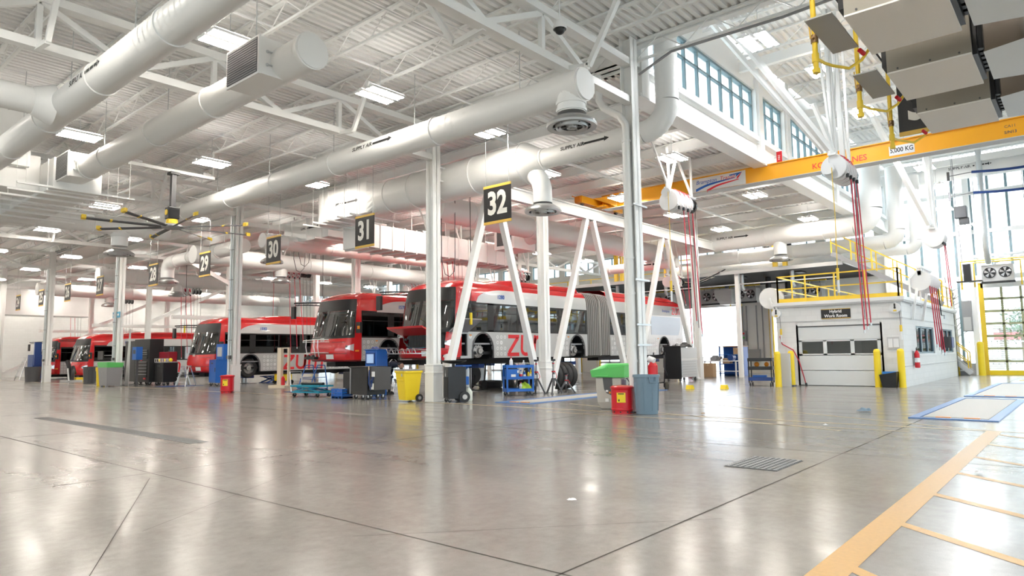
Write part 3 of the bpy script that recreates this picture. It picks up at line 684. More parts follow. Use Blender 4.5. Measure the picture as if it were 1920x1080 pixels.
for x, nm in XW.items():
    for i, y in enumerate((-10, -4.2, 1.5, 7 if x < 5 else None, 12.1, 20.3, 29.2, 36.3, 45, 53, 61, 66)):  # last lamp of each row added to brighten the block wall
        if y is None or (x > 9 and y < 8): continue
        lb = 'twin-panel white ceiling light, %s in the %s' % (ORD[i], nm)
        P = (12.6, y*.957, 7.05) if x > 13 else (x, y, 7.3)
        if LA is None: LA = make_light(lb); LA.location = P; LAt = tree(LA)
        else: dup(LA, P, label=lb, children=LAt)
for j, x in enumerate((18.8, 25.6, 32)): dup(LA, (x, 9.45, 7.25), label='twin-panel white ceiling light beside the clerestory under the bay roof, %s along' % ORD[j], children=LAt)
for j, x in enumerate((16.8, 21.5, 25.8, 30.4, 34.8)):
    for i, y in enumerate((12.9, 18.4, 23.6, 29.2, 36.3, 45, 54, 62, 66)):  # last two lamps per rank added to lighten the far block wall
        dup(LA, (x, y, 7.0), label='twin-panel white ceiling light over the bays, %s rank back, %s across from the crane bay' % (ORD[j], ORD[i]), children=LAt)
LH = make_light('twin-panel white light hung in the crane bay, nearest the high fascia', True); LHt = tree(LH); LH.location = (15.6, 5.5, 8.6)
for i, (x, y, z) in enumerate(((19.9, 5.28, 9.2), (22.7, 4.85, 8.6), (27.1, 4.6, 8.6), (31.4, 4.65, 8.6), (35.4, 4.85, 8.6), (37.6, 4.9, 7.9), (37.8, 3.9, 7.0))):
    dup(LH, (x, y, z), label='twin-panel white light hung in the crane bay, %s along towards the glass wall' % ORD[i+1], children=LHt)
for i, x in enumerate((15.6, 20, 24.4, 28.8, 33.2)): dup(LH, (x, -4, 8.6), label='twin-panel white crane-bay light on the window side, %s along' % ORD[i], children=LHt)

# ================================================================== CEILING FAN
def ceiling_fan(x, y, z, lb, a0):
    t = thing('ceiling_fan', lb, 'ceiling fan', (x, y, z))
    k = MB(); k.box(-.07, .07, -.07, .07, .62, 1.72, 0); k.box(-.14, .14, -.14, .14, 1.66, 1.74, 0); k.build('down_rod', [DGREY], t)
    k = MB(); k.box(-1.3, 1.3, -.05, .05, 1.74, 1.84, 0); k.box(-1.2, -.95, -.08, .08, 1.84, 1.9, 1); k.box(.9, 1.2, -.08, .08, 1.84, 1.9, 1); k.bar((-1.25, 0, 1.84), (-1.25, 0, 2.7), .03); k.bar((1.25, 0, 1.84), (1.25, 0, 2.7), .03); k.build('mounting_beam', [WHITE, LGREY], t)
    k = MB(); k.box(-.17, .17, -.15, .15, .25, .62, 0); k.tube((-.19, 0, .45), (-.17, 0, .45), .09, n=16, mi=1); k.build('motor', [BLKM, YEL], t, bevel=.02)
    k = MB(); k.lathe([(.02, .25), (.16, .24), (.18, .1), (.05, .08)], n=18, mi=0); k.lathe([(.02, .08), (.3, .07), (.32, .0), (.28, -.04), (.02, -.05)], n=24, mi=1); k.build('hub', [YEL, MGREY], t)
    for i in range(8):
        a = math.radians(a0)+i*PI/4; c, s = math.cos(a), math.sin(a); b = MB(); w = .05
        def q(r, u, h): return (r*c - u*s, r*s + u*c, h)
        for (r0, r1, mi, ww) in ((.28, 2.3, 0, w),):
            vs = [q(r, u, h+u*.35) for r in (r0, r1) for u in (-ww, ww) for h in (-.012, .012)]
            b.add(vs, [(0, 1, 3, 2), (4, 6, 7, 5), (0, 4, 5, 1), (2, 3, 7, 6), (0, 2, 6, 4), (1, 5, 7, 3)], mi)
        bl = b.build('blade', [DGREY], t)
        for nm, r0, r1, h0, h1 in (('winglet', 2.3, 2.42, -.02, .08), ('band', 1.63, 1.69, -.018, .018)):
            b = MB(); vs = [q(r, u, (h1 if k2 else h0)+u*.35) for r in (r0, r1) for u in (-w-.006, w+.006) for k2 in (0, 1)]
            b.add(vs, [(0, 1, 3, 2), (4, 6, 7, 5), (0, 4, 5, 1), (2, 3, 7, 6), (0, 2, 6, 4), (1, 5, 7, 3)], 0); b.build(nm, [YEL], bl)
    return t
ceiling_fan(9., 21.56, 5.4, 'eight-bladed black ceiling fan with yellow tips over the open floor', 37)
ceiling_fan(8.9, 52, 5.5, 'second eight-bladed ceiling fan far back over the open floor', 20)
# security camera
t = thing('ceiling_camera', 'small white dome camera hanging below the near roof truss', 'camera', (9.4, 6.8, 7.05)); k = MB(); k.lathe([(.02, .16), (.1, .14), (.13, .02), (.12, 0)], n=18); k.tube((0, 0, .15), (0, 0, 1.2), .012); k.build('housing', [PLASTW], t); k = MB(); k.ball((0, 0, 0), .095, 0, 14); k.build('dome', [BLK], t)

# ================================================================== BAY SIGNS
SL = {32: 'black hanging sign 32 with gold edges, before the header duct beside the braces', 31: 'black hanging sign 31 with gold edges, over the nose of the raised articulated bus', 30: 'black hanging sign 30 with gold edges, next to the column by the red waste can', 29: 'black hanging sign 29 with gold edges, above the aluminium ladders', 28: 'black hanging sign 28 with gold edges, above the tall tool chest', 27: 'black hanging sign 27 with gold edges, just beyond the column by the green-topped tote', 26: 'black hanging sign 26 with gold edges, over the far dark grey bin', 25: 'small far black sign 25, next to the column by the far bins', 24: 'farthest black hanging sign, reading 24, before the block wall', 33: 'black hanging sign half hidden behind the beige unit heaters, reading 33'}
def bay_sign(num, y, x=13.1):
    t = thing('hanging_bay_sign', SL[num], 'sign', (x, y, 5.25 if num != 33 else 5.48))
    k = MB(); k.box(-.012, .012, -.475, .475, -.45, .45, 0); k.build('board', [SIGNB], t)
    k = MB(); k.box(-.018, .018, -.475, .475, .45, .52, 0); k.build('edge_strip', [SIGNY], t); k = MB(); k.box(-.018, .018, -.475, .475, -.52, -.45, 0); k.build('edge_strip', [SIGNY], t)
    k = MB(); k.text(str(num), .84, (-.016, 0, .0), (0, -1, 0), (0, 0, 1), 0, bold=.035, wide=.82); k.text(str(num), .84, (.016, 0, .0), (0, 1, 0), (0, 0, 1), 0, bold=.035, wide=.82); k.build('numeral', [SIGNW], t)
    [hang1(t, (0, yy, .52), (0, yy, 2.8), .012, GALV) for yy in (-.4, .4)]
for n_, y in ((32, 11.62), (31, 17.24), (30, 22.65), (29, 28.05), (28, 33.2), (27, 40.0), (26, 45.1), (25, 50.0), (24, 55.0), (33, 1.8)): bay_sign(n_, y)
k = MB(); k.box(23.1, 23.13, YC-.3, YC-.12, 7.64, 8.06, 0); k.box(23.12, 23.14, YC-.14, YC-.04, 7.85, 7.9, 1)
k.text('FIRE', .1, (23.095, YC-.21, 7.85), (0, 0, 1), (0, 1, 0), 1); tag(k.build('wall_flag_sign', [REDC, PLASTW]), 'small red flag sign on the clerestory wall above the crane', 'sign')

# ================================================================== UNIT HEATERS near overhead, with gas lines
def unit_heater(x, lb):
    t = thing('hanging_unit_heater', lb, 'heater', (x, 0, 4.75)); y0, y1 = .83, 1.72
    k = MB(); k.box(0, 1.2, y0, y1, 0, .02, 0); k.build('bottom_panel', [BEIGE], t)
    k = MB(); k.box(.01, 1.19, y0, y1, .02, .78, 0)
    for yy in (.95, 1.25, 1.6): k.tube((-.0, yy, .05), (.012, yy, .05), .012, n=8, mi=1)
    k.build('casing', [TAUPE, DGREY], t)
    k = MB(); k.box(.02, 1.1, y1+.12, y1+.4, .1, .115, 0) if x < 11 else None; k.box(.05, 1.05, y1, y1+.06, .12, .6, 1); k.build('control_panel', [mat('grey_sheet_%g' % x, (.4, .4, .39), .45), BLK], t)
    k = MB(); k.box(.1, 1.1, y0-.05, y0, .02, .75, 0)
    for i in range(6): k.tube((.2+i*.16, y0-.06, .1), (.2+i*.16, y0-.06, .7), .05, n=10)
    k.build('heat_exchanger', [BLKM], t)
    k = MB(); A = [(.2, y0-.1, .06), (1.3, y0-.1, .06), (1.75, -.6, .1), (-.1, -.6, .1)]; k.add(A+[(a, b, c+.7) for a, b, c in A], [(0, 3, 2, 1), (4, 5, 6, 7), (0, 1, 5, 4), (1, 2, 6, 5), (2, 3, 7, 6)], 0); k.add(A+[(a, b, c+.7) for a, b, c in A], [(3, 0, 4, 7)], 1); k.build('hood', [mat('pale_blue_white_sheet_%g' % x, (.8, .84, .86), .4), mat('polished_brown_steel_%g' % x, (.5, .44, .39), .16, metal=1)], t)
    for yy in (y0+.1, y1-.1):
        for xx in (.1, 1.1): hang1(t, (xx, yy, .78), (xx, yy, 3.8), .03, DGREY)
    k = MB()
    k.path([(.1, y1+.08, .5), (.0, y1+.16, .42), (.03, y1+.1, .3), (.1, y1+.05, .2)], .012, 6); k.build('wiring', [BLK], t)
    k = MB(); k.tube((1.0, y1+.09, .02), (1.08, y1+.06, -.01), .026, n=10); k.build('drain_cap', [REDC], t)
    # yellow gas line
    k = MB(); gx, gy = .55, y1+.45; k.path([(gx, gy, 3.4), (gx, gy, -.28)], .03, 12); k.tube((gx, gy, -.17), (gx, gy, -.07), .04, n=12); k.tube((gx, gy, -.3), (gx, gy, -.25), .042, n=12)
    k.path([(gx, gy, -.12), (gx+.25, gy-.02, -.1), (gx+.45, gy-.06, -.08), (gx+.62, gy-.2, -.1), (gx+.72, gy-.32, .0), (gx+.72, gy-.44, .15)], .018, 10); k.build('gas_pipe', [YEL], t)
    k = MB(); k.tube((gx, gy, .06), (gx, gy, .15), .042, n=12); k.tube((gx-.03, gy, .1), (gx-.08, gy, .1), .015, n=8); k.build('gas_valve', [BRASS], t)
    k = MB(); k.bar((gx-.08, gy+.02, .09), (gx-.08, gy+.03, .32), .014); k.build('valve_handle', [mat('ochre_%g' % x, (.6, .36, .04), .4)], t)
for x, lb in ((7.42, 'beige hanging unit heater nearest overhead'), (9.38, 'middle of the three beige hanging unit heaters'), (11.32, 'farthest of the three beige hanging unit heaters, before sign 33')): unit_heater(x, lb)

# ================================================================== OVERHEAD CRANE
t = thing('overhead_crane', 'yellow overhead travelling crane girder spanning the crane bay', 'crane', (22.2, 14.4, 6.9))
k = MB(); k.box(0, .34, -21, -.2, .0, .5, 0); k.box(-.05, .39, -21, -.2, .5, .53, 0); k.box(-.05, .39, -21, -.2, -.02, .0, 1); k.build('girder', [CRANE, LGREY], t)
k = MB(); k.box(-1.35, 1.6, -.16, .16, .08, .34, 0); k.box(-.3, .7, -.5, .16, .05, .12, 0)
for s in (-1.1, 1.3): k.tube((s, -.05, .07), (s, .05, .07), .07, n=16, mi=1)
k.add([(-.6, -.16, .34), (-.05, -.16, .34), (-.05, -.9, .45), (-.6, .16, .34), (-.05, .16, .34), (-.05, -.9, .0)], [(0, 1, 2), (0, 2, 5), (3, 4, 1, 0)], 0); k.build('end_truck', [CRANE, DGREY], t, bevel=.01)
k = MB(); k.box(-1.42, -1.35, -.12, .12, .1, .3, 0); k.tube((-1.6, .1, .3), (-1.2, .1, .3), .02); k.build('bumper', [ORANGE], t)
fx = -.006
sg = MB(); y0, y1, z0, z1 = -5.92, -3.98, .02, .49
sg.box(-.015, 0, y0, y1, z0, z1, 0)
sb = sg.build('sign_panel', [PLASTW], t); k = MB(); fn = lambda a, b, d: (-.018-d, -4.95-a, .255+b)
k.text('Brampton', .2, (-.02, -4.52, .34), (0, -1, 0), (0, 0, 1), 0, slant=.25, wide=.95); k.text('Transit', .2, (-.02, -5.28, .345), (0, -1, 0), (0, 0, 1), 1, slant=.25, wide=.95)
def swoosh(c, off, th, x0, x1, mi):
    n = 14; up = []; lo = []
    for i in range(n+1):
        s = i/n; a = x0+(x1-x0)*s; b = off-.16+.16*math.sin(PI*.5*min(1, s*1.9))+.1*max(0, s-.45)*1.2; w = th*(1-.72*s); up.append((a, b+w/2)); lo.append((a, b-w/2))
    for i in range(n): c.add([fn(*up[i], 0), fn(*up[i+1], 0), fn(*lo[i+1], 0), fn(*lo[i], 0)], [(0, 1, 2, 3)], mi)
swoosh(k, -.02, .1, -.82, .6, 0); swoosh(k, -.1, .09, -.42, .74, 1); k.flat([(.4, .17), (.86, .2), (.62, .05), (.66, .14), (.42, .13)], fn, 0, 0); k.flat([(.86, .2), (.74, .03), (.66, -.03), (.68, .06)], fn, 0, 1)
k.build('lettering', [BLUETX, REDG], sb)
k = MB(); k.box(-.012, 0, -10.9, -10.24, .08, .36, 0); p = k.build('sign_panel', [PLASTW], t); k = MB(); k.text('5,000 KG', .19, (-.014, -10.57, .22), (0, -1, 0), (0, 0, 1), 0, bold=.02, wide=.82); k.build('lettering', [BLK], p)
k = MB(); k.text('KONECRANES', .25, (-.004, -8.85, .18), (0, -1, 0), (0, 0, 1), 0, bold=.01, wide=.98); k.build('lettering', [REDG], t)
k = MB(); k.text('Remote Controlled', .09, (-.004, -1.25, .2), (0, -1, 0), (0, 0, 1), 0, wide=1.1); k.text('CA11', .11, (-.004, -13.15, .32), (0, -1, 0), (0, 0, 1), 0); k.text('S/N13', .11, (-.004, -13.15, .16), (0, -1, 0), (0, 0, 1), 0, bold=.02); k.build('lettering', [DGREY], t)

# ================================================================== HOSE REEL RACKS
def reel_rack(loc, lb, n=4, s=.5, gap=.3, ztop=2.0, drops=(3.6,), struts=True, small=2, cableend=3.9, group=None, rz=0.):
    t = thing('hanging_hose_reel_rack', lb, 'hose reel', loc, rz, group); L = n*gap+small*.22+.1
    k = MB(); k.box(-.1, L, -.1, .1, .3, .36, 0); k.box(-.1, L, .02, .08, .36, .42, 0); k.build('rack_beam', [WHITE], t)
    if struts:
        k = MB()
        for (a, b) in (((.05, 0), (-.75, .1)), ((.1, 0), (.05, .0)), ((.12, 0), (.45, -.15)), ((L-.1, 0), (L-.1, 0)), ((L-.12, 0), (L-.75, .2))): k.bar((a[0], a[1], .4), (b[0], b[1], ztop), .06)
        k.build('strut', [WHITE], t)
    for i in range(n):
        x = i*gap; k = MB(); k.tube((x, 0, 0), (x+.03, 0, 0), s*.5, n=20, mi=0); k.tube((x+.16, 0, 0), (x+.19, 0, 0), s*.5, n=20, mi=0); k.tube((x+.03, 0, 0), (x+.16, 0, 0), s*.36, n=16, mi=1)
        k.box(x+.02, x+.2, -.06, .06, .1, .32, 0); k.bar((x+.1, -.05, .1), (x+.1, -.3, -.2), .07, .06, 0); k.tube((x+.1, -.3, -.3), (x+.1, -.3, -.2), .04, n=8, mi=2); r = k.build('reel', [PLASTW, HOSER if i % 2 or i > 1 else LGREY, BLK], t)
        if i:
            k = MB(); d = drops[i % len(drops)]; k.path([(x+.1, -.3, -.25), (x+.12+.03*i, -.33, -d*.5), (x+.16+.06*i, -.36, -d)], .017, 6); k.tube((x+.16+.06*i, -.36, -d-.08), (x+.16+.06*i, -.36, -d), .026, n=8, mi=1)
            k.path([(x+.1, -.02, .42), (x+.05, -.2, .3), (x+.02, -.28, .1), (x+.0, -.2, -.1)], .014, 6); k.build('hose', [HOSER, GALV], r)
    for i in range(small):
        x = n*gap+i*.22+.05; k = MB(); k.tube((x, 0, .05), (x+.1, 0, .05), s*.36, n=16, mi=0); k.tube((x+.1, 0, .05), (x+.12, 0, .05), s*.2, n=12, mi=1); k.box(x, x+.1, -.03, .03, .15, .32, 0); r = k.build('cord_reel', [BLKM, YEL if i % 2 == 0 else STEEL], t)
        k = MB(); k.path([(x+.05, -.15, .0), (x+.08, -.17, -cableend*.6), (x+.1, -.2, -cableend)], .009, 5); k.build('cord', [BLK], r)
    return t
def cord_light(loc, L, lb, m=None, parent_rz=0):
    t = thing('hanging_cord_reel', lb, 'cord reel', loc); k = MB(); k.tube((0, 0, 0), (.06, 0, 0), .15, n=18); k.tube((.06, 0, 0), (.12, 0, 0), .1, n=14, mi=1); k.bar((.06, 0, 0), (.06, 0, .3), .04); k.build('reel', [PLASTW, BLK], t)
    k = MB(); k.path([(-.03, -.1, 0), (-.05, -.12, -L*.5), (-.06, -.1, -L)], .009, 5); k.build('cord', [m or YEL], t); k = MB(); k.tube((-.06, -.1, -L-.3), (-.06, -.1, -L), .035, n=10, mi=0); k.tube((-.06, -.1, -L-.62), (-.06, -.1, -L-.3), .03, n=10, mi=1); k.build('lamp', [YEL, PLASTW], t)
reel_rack((18.75, 9.6, 5.95), 'white hose reel rack with red hoses in front of the crane sign', 4, .62, .3, 1.7, (4.1, 4.4, 3.7))
cord_light((18.3, 9.45, 6.1), 2.7, 'white cord reel with a yellow cord beside the rack in front of the crane sign')
reel_rack((18.45, 4.75, 6.0), 'white hose reel rack with red hoses hung high before the crane lettering', 4, .62, .3, 4.3, (4.0, 4.2, 4.1))
k = MB(); k.bar((17.9, 5.0, 7.6), (18.5, 4.75, 6.45), .09); k.bar((15.9, 6.6, 9.9), (18.5, 4.78, 6.4), .13); k.bar((16.1, 7.1, 10.1), (18.6, 5.0, 6.5), .1); k.bar((18.6, 4.75, 6.4), (18.6, 4.75, 10.3), .14); k.bar((19.4, 4.75, 6.4), (19.3, 4.75, 10.3), .12); struct(k.build('hanging_strut_frame', [WHITE]), 'tall white strut frame carrying the reel rack before the crane lettering')
cord_light((18.3, 4.85, 5.95), 2.6, 'white cord reel with a yellow cord before the crane lettering')
reel_rack((29.3, 4.25, 5.45), 'white hose reel rack hung before the glass end wall', 3, .75, .25, 4.8, (2.1, 2.6, 1.9), small=1, cableend=2.6)
k = MB(); k.bar((27.2, 5.6, 10), (29.2, 4.3, 5.9), .16); k.bar((29.4, 4.25, 5.85), (29.4, 4.25, 10.3), .14); struct(k.build('hanging_strut_frame', [WHITE]), 'white slanted strut carrying the reel rack before the glass wall')
RK = [((19, 14.9+5.75, 5.72), 'white hose reel rack with red hoses over the articulated bus windshield', (2.6, 3.2, 2.9)), ((19, 32.2, 5.75), 'white hose reel rack with red hoses next to the red-can column', (3.6, 4.2, 3.9)), ((19, 45.0, 5.7), 'white hose reel rack before the plain black locker', (4, 4.3)), ((19, 56.3, 5.75), 'white hose reel rack above the far bus numbered 1580', (4.4, 4.7)), ((19, 66.0, 5.6), 'white hose reel rack before the far block wall', (4, 4.5)),
      ((30, 38.5, 5.3), 'white hose reel rack deep in the hall, above the bus behind the blue cabinet', (3, 3.4)), ((30, 46, 5.5), 'white hose reel rack deep in the hall, over the tall tool chest', (3, 3.4)), ((27, 31.5, 5.3), 'white hose reel rack deep above the raised bus of bay 30', (2, 2.4)), ((29, 27.5, 5.0), 'white hose reel rack deep between bays 30 and 31', (1.4, 1.2)), ((27.5, 23.6, 5.5), 'white hose reel rack beyond the ribbed trunk duct', (1.5, 1.8)), ((31, 16.1, 4.85), 'white hose reel rack above the bellows of the articulated bus', (.9, 1.1))]
for i, (p, lb, d) in enumerate(RK): reel_rack(p, lb, 4 if i != 4 else 3, .55, .3, 8.0-p[2]-.05, d, True, 3 if i < 4 else 2, d[0])
# service pendants and loops of cable hanging from the roof
for i, (x, y, z0, z1, m, lb) in enumerate(((16.2, 15.6, 7.6, 2.3, BLK, 'black pendant cable with a yellow control box beside the first brace column'), (17.6, 26.2, 6.9, 2.6, BLK, 'black control cable hanging before bay 29'), (17.4, 39.5, 6.9, 2.8, BLK, 'black cable hanging before bay 27'), (20, 34.5, 6.9, 2.9, HOSER, 'red hose hanging before bay 28'))):
    t = thing('hanging_pendant', lb, 'pendant control', (x, y, 0)); k = MB(); k.path([(0, 0, z0), (.03, .02, (z0+z1)/2), (0, 0, z1+.4)], .012, 6); k.build('cord', [m], t); k = MB(); k.box(-.04, .04, -.035, .035, z1, z1+.4, 0); k.build('control_box', [YELB], t, bevel=.01)
for x, y, zb, lb in ((16.6, 27, 5.2, 'long black cable loop hanging beside sign 30'), (16.9, 27.1, 5.5, 'shorter black cable loop hanging beside sign 30'), (16.1, 16.9, 4.1, 'black cable loop hanging behind the thick header duct')): k = MB(); k.path([(x, y, 7.6), (x+.02, y, zb+.5), (x+.12, y-.06, zb), (x+.28, y-.12, zb-.08), (x+.42, y-.2, zb+.1), (x+.45, y-.22, zb+.6), (x+.46, y-.22, 7.6)], .014, 6); tag(k.build('hanging_cable_loop', [DGREY]), lb, 'cable')

# ================================================================== BUSES
def lerp(T, z):
    for (z0, a), (z1, b) in zip(T, T[1:]):
        if z <= z1: return a+(b-a)*max(0, (z-z0)/(z1-z0))
    return T[-1][1]
HW = [(.33, 1.27), (.6, 1.29), (1.23, 1.29), (2.28, 1.27), (2.6, 1.245), (2.78, 1.2), (2.92, 1.1), (3.02, .95), (3.08, .75)]
XF = [(.33, .13), (.42, .03), (.55, 0), (.8, 0), (1.15, .07), (1.28, .12), (1.7, .22), (2.3, .38), (2.75, .55), (2.92, .78), (3.02, 1.05), (3.08, 1.35)]
def hw(z): return lerp(HW, z)
def xe(z): return max(1.0, lerp(XF, z)+.38)
def capt(t, z, off=0.):       # point on the front cap; t in degrees, -90 = the side facing -y
    a = math.radians(t); s, c = math.sin(a), math.cos(a); n = 2/2.9
    x0 = lerp(XF, z); y = hw(z)*math.copysign(abs(s)**n, s); x = x0+(xe(z)-x0)*(1-abs(c)**n)
    if off:
        q = Vector((-max(.0, c)-.001, s*.9, 0)).normalized()*off; x += q.x; y += q.y
    return (x, y, z)
def cap_patch(k, t0, t1, zs, off=0., mi=0, nt=14, top=None, bot=None):
    T = [t0+(t1-t0)*i/nt for i in range(nt+1)]; vs = []
    for j, z in enumerate(zs):
        for t in T:
            zz = z
            if bot and j == 0: zz = bot(t)
            if top and j == len(zs)-1: zz = top(t)
            vs.append(capt(t, zz, off))
    m = nt+1
    k.add(vs, [(j*m+i, j*m+i+1, (j+1)*m+i+1, (j+1)*m+i) for j in range(len(zs)-1) for i in range(nt)], mi, True)
def steps(a, b, n): return [a+(b-a)*i/n for i in range(n+1)]
def side_fn(sd, off=0.):      # (x, z, out) on the flat side
    return lambda a, b, d: (a, sd*(1.295+off+d), b)
def arch_outline(x0, x1, z0, z1, arches, r=.5, za=.33):
    P = [(x0, z1), (x0, z0)]
    for c in arches:
        if x0 < c-r and c+r < x1: P += [(c-r, z0)] + [(c-r*math.cos(a), .62+.56*math.sin(a)) for a in steps(0, PI, 12)] + [(c+r, z0)]
    return P + [(x1, z0), (x1, z1)]
def bus(lb, loc, sections, arches, number, letters_x, wheels, opts=()):
    B = thing('transit_bus', lb, 'bus', loc); L = sections[-1][1]
    lettering = []
    # ---- front
    k = MB(); lowtop = lambda t: 1.2+.05*(abs(t)/90)**2
    hood = 'hood' in opts
    if hood:
        for a, b in ((-90, -58), (40, 90)): cap_patch(k, a, b, [.33, .42, .55, .72, .95, 1.1, 1.22], nt=8, top=lowtop)
        cap_patch(k, -58, 40, [.33, .42, .55, .68], nt=14)
    else: cap_patch(k, -90, 90, [.33, .42, .55, .68, .8, .95, 1.1, 1.22], nt=26, top=lowtop)
    for a, b in ((-90, -77), (77, 90)): cap_patch(k, a, b, [1.22]+steps(1.3, 2.75, 8), nt=4, bot=lowtop)
    cap_patch(k, -90, 90, [2.75, 2.84, 2.92, 2.97, 3.02, 3.05, 3.08], nt=26)
    fm = k.build('front_cap', [RED], B)
    k = MB(); cap_patch(k, -90, 90, [.345, .37], .006, 0, 20); cap_patch(k, -62, 62, [.62, .635], .006, 0, 14)
    for a, b in ((-55, -20), (20, 55)): cap_patch(k, a, b, [1.06, 1.075], .005, 0, 6)
    k.build('bumper_trim', [BLK], fm)
    k = MB(); cap_patch(k, -77, 77, [1.22]+steps(1.36, 2.3, 6), nt=22, bot=lowtop); k.build('windshield', [WSHIELD], B)
    k = MB(); cap_patch(k, -77, 77, steps(2.3, 2.75, 4), nt=22); cap_patch(k, -77, -72, steps(1.25, 2.3, 5), .004, 0, 3); cap_patch(k, 72, 77, steps(1.25, 2.3, 5), .004, 0, 3); cap_patch(k, -77, 77, [1.22, 1.3, 1.36], .005, 0, 20, bot=lowtop, top=lambda t: 1.42-.16*math.cos(math.radians(t))); cap_patch(k, -.9, .9, steps(1.26, 2.3, 5), .006, 0, 2)
    k.build('destination_mask', [BLK], B)
    k = MB()
    for z0, t in ((2.62, -40), (2.55, 30)): cap_patch(k, t, t+10, [z0, z0+.05], .006, 0, 3)
    k.build('sign_glint', [LGREY], B) if False else None
    for s in (-1, 1):
        k = MB(); cap_patch(k, s*57, s*77, [.76, .84, .93, 1.0], .012, 0, 6, bot=lambda t: .72+.09*(77-abs(t))/20, top=lambda t: .9+.1*(abs(t)-57)/20); h = k.build('headlight', [LAMPL], B)
        k = MB(); cap_patch(k, s*80, s*87, [.7, .76], .012, 0, 2); k.build('turn_signal', [ORANGE], h)
    k = MB(); cap_patch(k, -28, -10, [.42, .6], .02, 0, 2); k.build('licence_plate', [PLASTW], B); k = MB()
    for t in (-26, -21, -16): cap_patch(k, t, t+3, [.48, .54], .024, 0, 1)
    k.build('plate_mark', [BLUETX], B) if False else None
    k = MB(); k.text(number, .16, (lerp(XF, 1.12)-.02, -.05 if not hood else .75, 1.17 if not hood else 1.12), (0, -1, 0), (0, 0, 1), 0, bold=.03, wide=.9); k.build('fleet_number', [PLASTW], B)
    # wipers and mirrors
    for y in (-.45, .35):
        k = MB(); k.path([(lerp(XF, 1.3)-.03, y, 1.3), (lerp(XF, 1.6)-.05, y-.12, 1.6), (lerp(XF, 2.1)-.05, y-.1, 2.15)], .012, 6); k.build('wiper', [BLK], B)
    for s in (1, -1):
        k = MB()
        if s > 0: k.path([(.75, 1.0, 2.72), (.3, 1.35, 2.72), (-.25, 1.5, 2.68)], .028, 8); k.path([(.75, 1.0, 2.6), (.3, 1.3, 2.62), (-.2, 1.48, 2.6)], .02, 8); k.cb((-.25, 1.52, 2.3), (.1, .24, .5)); [k.bar((.6-.3*i, 1.1+.15*i, 2.72), (.5-.3*i, 1.15+.15*i, 2.6), .015) for i in range(3)]
        else: k.path([(.9, -1.27, 1.45), (.75, -1.45, 1.5)], .025, 8); k.cb((.72, -1.5, 1.62), (.12, .26, .42))
        m = k.build('mirror', [BLK], B, bevel=.015)
        if s < 0: k = MB(); k.cb((.64, -1.57, 1.62), (.05, .1, .12)); k.build('turn_signal', [ORANGE], m)
    # ---- body sections
    zs = [2.28, 2.45, 2.6, 2.7, 2.78, 2.85, 2.92, 2.97, 3.02, 3.05, 3.08]
    for si, (a, b) in enumerate(sections):
        first = si == 0; last = si == len(sections)-1
        k = MB(); vs = []
        for z in zs:
            h = hw(z); x0 = xe(z) if first else a
            vs += [(x0, -h, z), (b, -h, z)]
        vs2 = [(x, -y, z) for x, y, z in vs]; q = [(2*i, 2*i+1, 2*i+3, 2*i+2) for i in range(len(zs)-1)]
        k.add(vs, q, 0, True); k.add(vs2, q, 0, True)
        x0 = xe(3.08) if first else a; k.add([(x0, -.75, 3.08), (b, -.75, 3.08), (b, .75, 3.08), (x0, .75, 3.08)], [(0, 1, 2, 3)], 0)
        if first: # close the wedge at the top of the cap
            T = steps(-90, 90, 26); k.add([capt(t, 3.08) for t in T], [list(range(len(T)))], 0)
        # roof fairing
        fa = (2.6 if first else a+.1); fb = b-.25
        prof = [(-1.0, 3.0), (-.93, 3.16), (-.75, 3.24), (0, 3.27), (.75, 3.24), (.93, 3.16), (1.0, 3.0)]
        st = [(fa, .02), (fa+.5, .45), (fa+1.1, .85), (fa+1.7, 1)] if first else [(fa, 1)]
        st += [(fb-.6, 1), (fb, .75 if last else 1)]
        vs = [(x, y*(.85+.15*s), 3.02+(z-3.02)*s) for x, s in st for y, z in prof]; m = len(prof)
        k.add(vs, [(j*m+i, j*m+i+1, (j+1)*m+i+1, (j+1)*m+i) for j in range(len(st)-1) for i in range(m-1)], 0, True); k.add(vs[-m:], [tuple(range(m))], 0)
        if last: k.add([(b, y*hw(z), z) for z in zs for y in (-1, 1)], [(2*i, 2*i+1, 2*i+3, 2*i+2) for i in range(len(zs)-1)], 0); k.box(b-.04, b, -1.27, 1.27, .4, 2.3, 1); k.box(b, b+.06, -1.2, 1.2, .4, .6, 2)
        k.build('roof', [RED, SILV, BLK], B)
        # silver upper band with its swept front end
        k = MB()
        for sd in (-1, 1):
            xs = ([1.75+.11*i for i in range(16)] if first else [a]) + [b]
            vs = []
            for x in xs:
                zt = 2.76 if not first or x > 3.3 else 2.3+.46*math.sqrt(max(0, 1-((3.3-x)/1.55)**2))
                for j in range(4): z = 2.26+(zt-2.26)*j/3; vs.append((x, sd*(hw(z)+.008), z))
            k.add(vs, [(i*4+j, (i+1)*4+j, (i+1)*4+j+1, i*4+j+1) for i in range(len(xs)-1) for j in range(3)], 0, True)
        up = k.build('upper_panel', [SILV], B)
        if first: k = MB(); k.text(number, .2, (3.05, -hw(2.5)-.016, 2.5), (1, 0, 0), (0, 0, 1), 0, bold=.03); k.build('fleet_number', [BLUETX], up)
        if last and len(sections) > 1: k = MB(); k.text('Brampton', .2, (b-1.75, -1.28, 2.5), (1, 0, 0), (0, 0, 1), 0); zum(k, b-1.15, 2.34, .34, lambda p, q, d: (p, -1.278, q), 1); k.build('lettering', [BLUETX, REDG], up)
        # window band
        wx0 = 1.0 if first else a+.05; wx1 = b-.05
        if last and len(sections) > 1: wx1 = b-3.6
        elif last: wx1 = b-.9
        nw = max(1, round((wx1-wx0)/1.55))
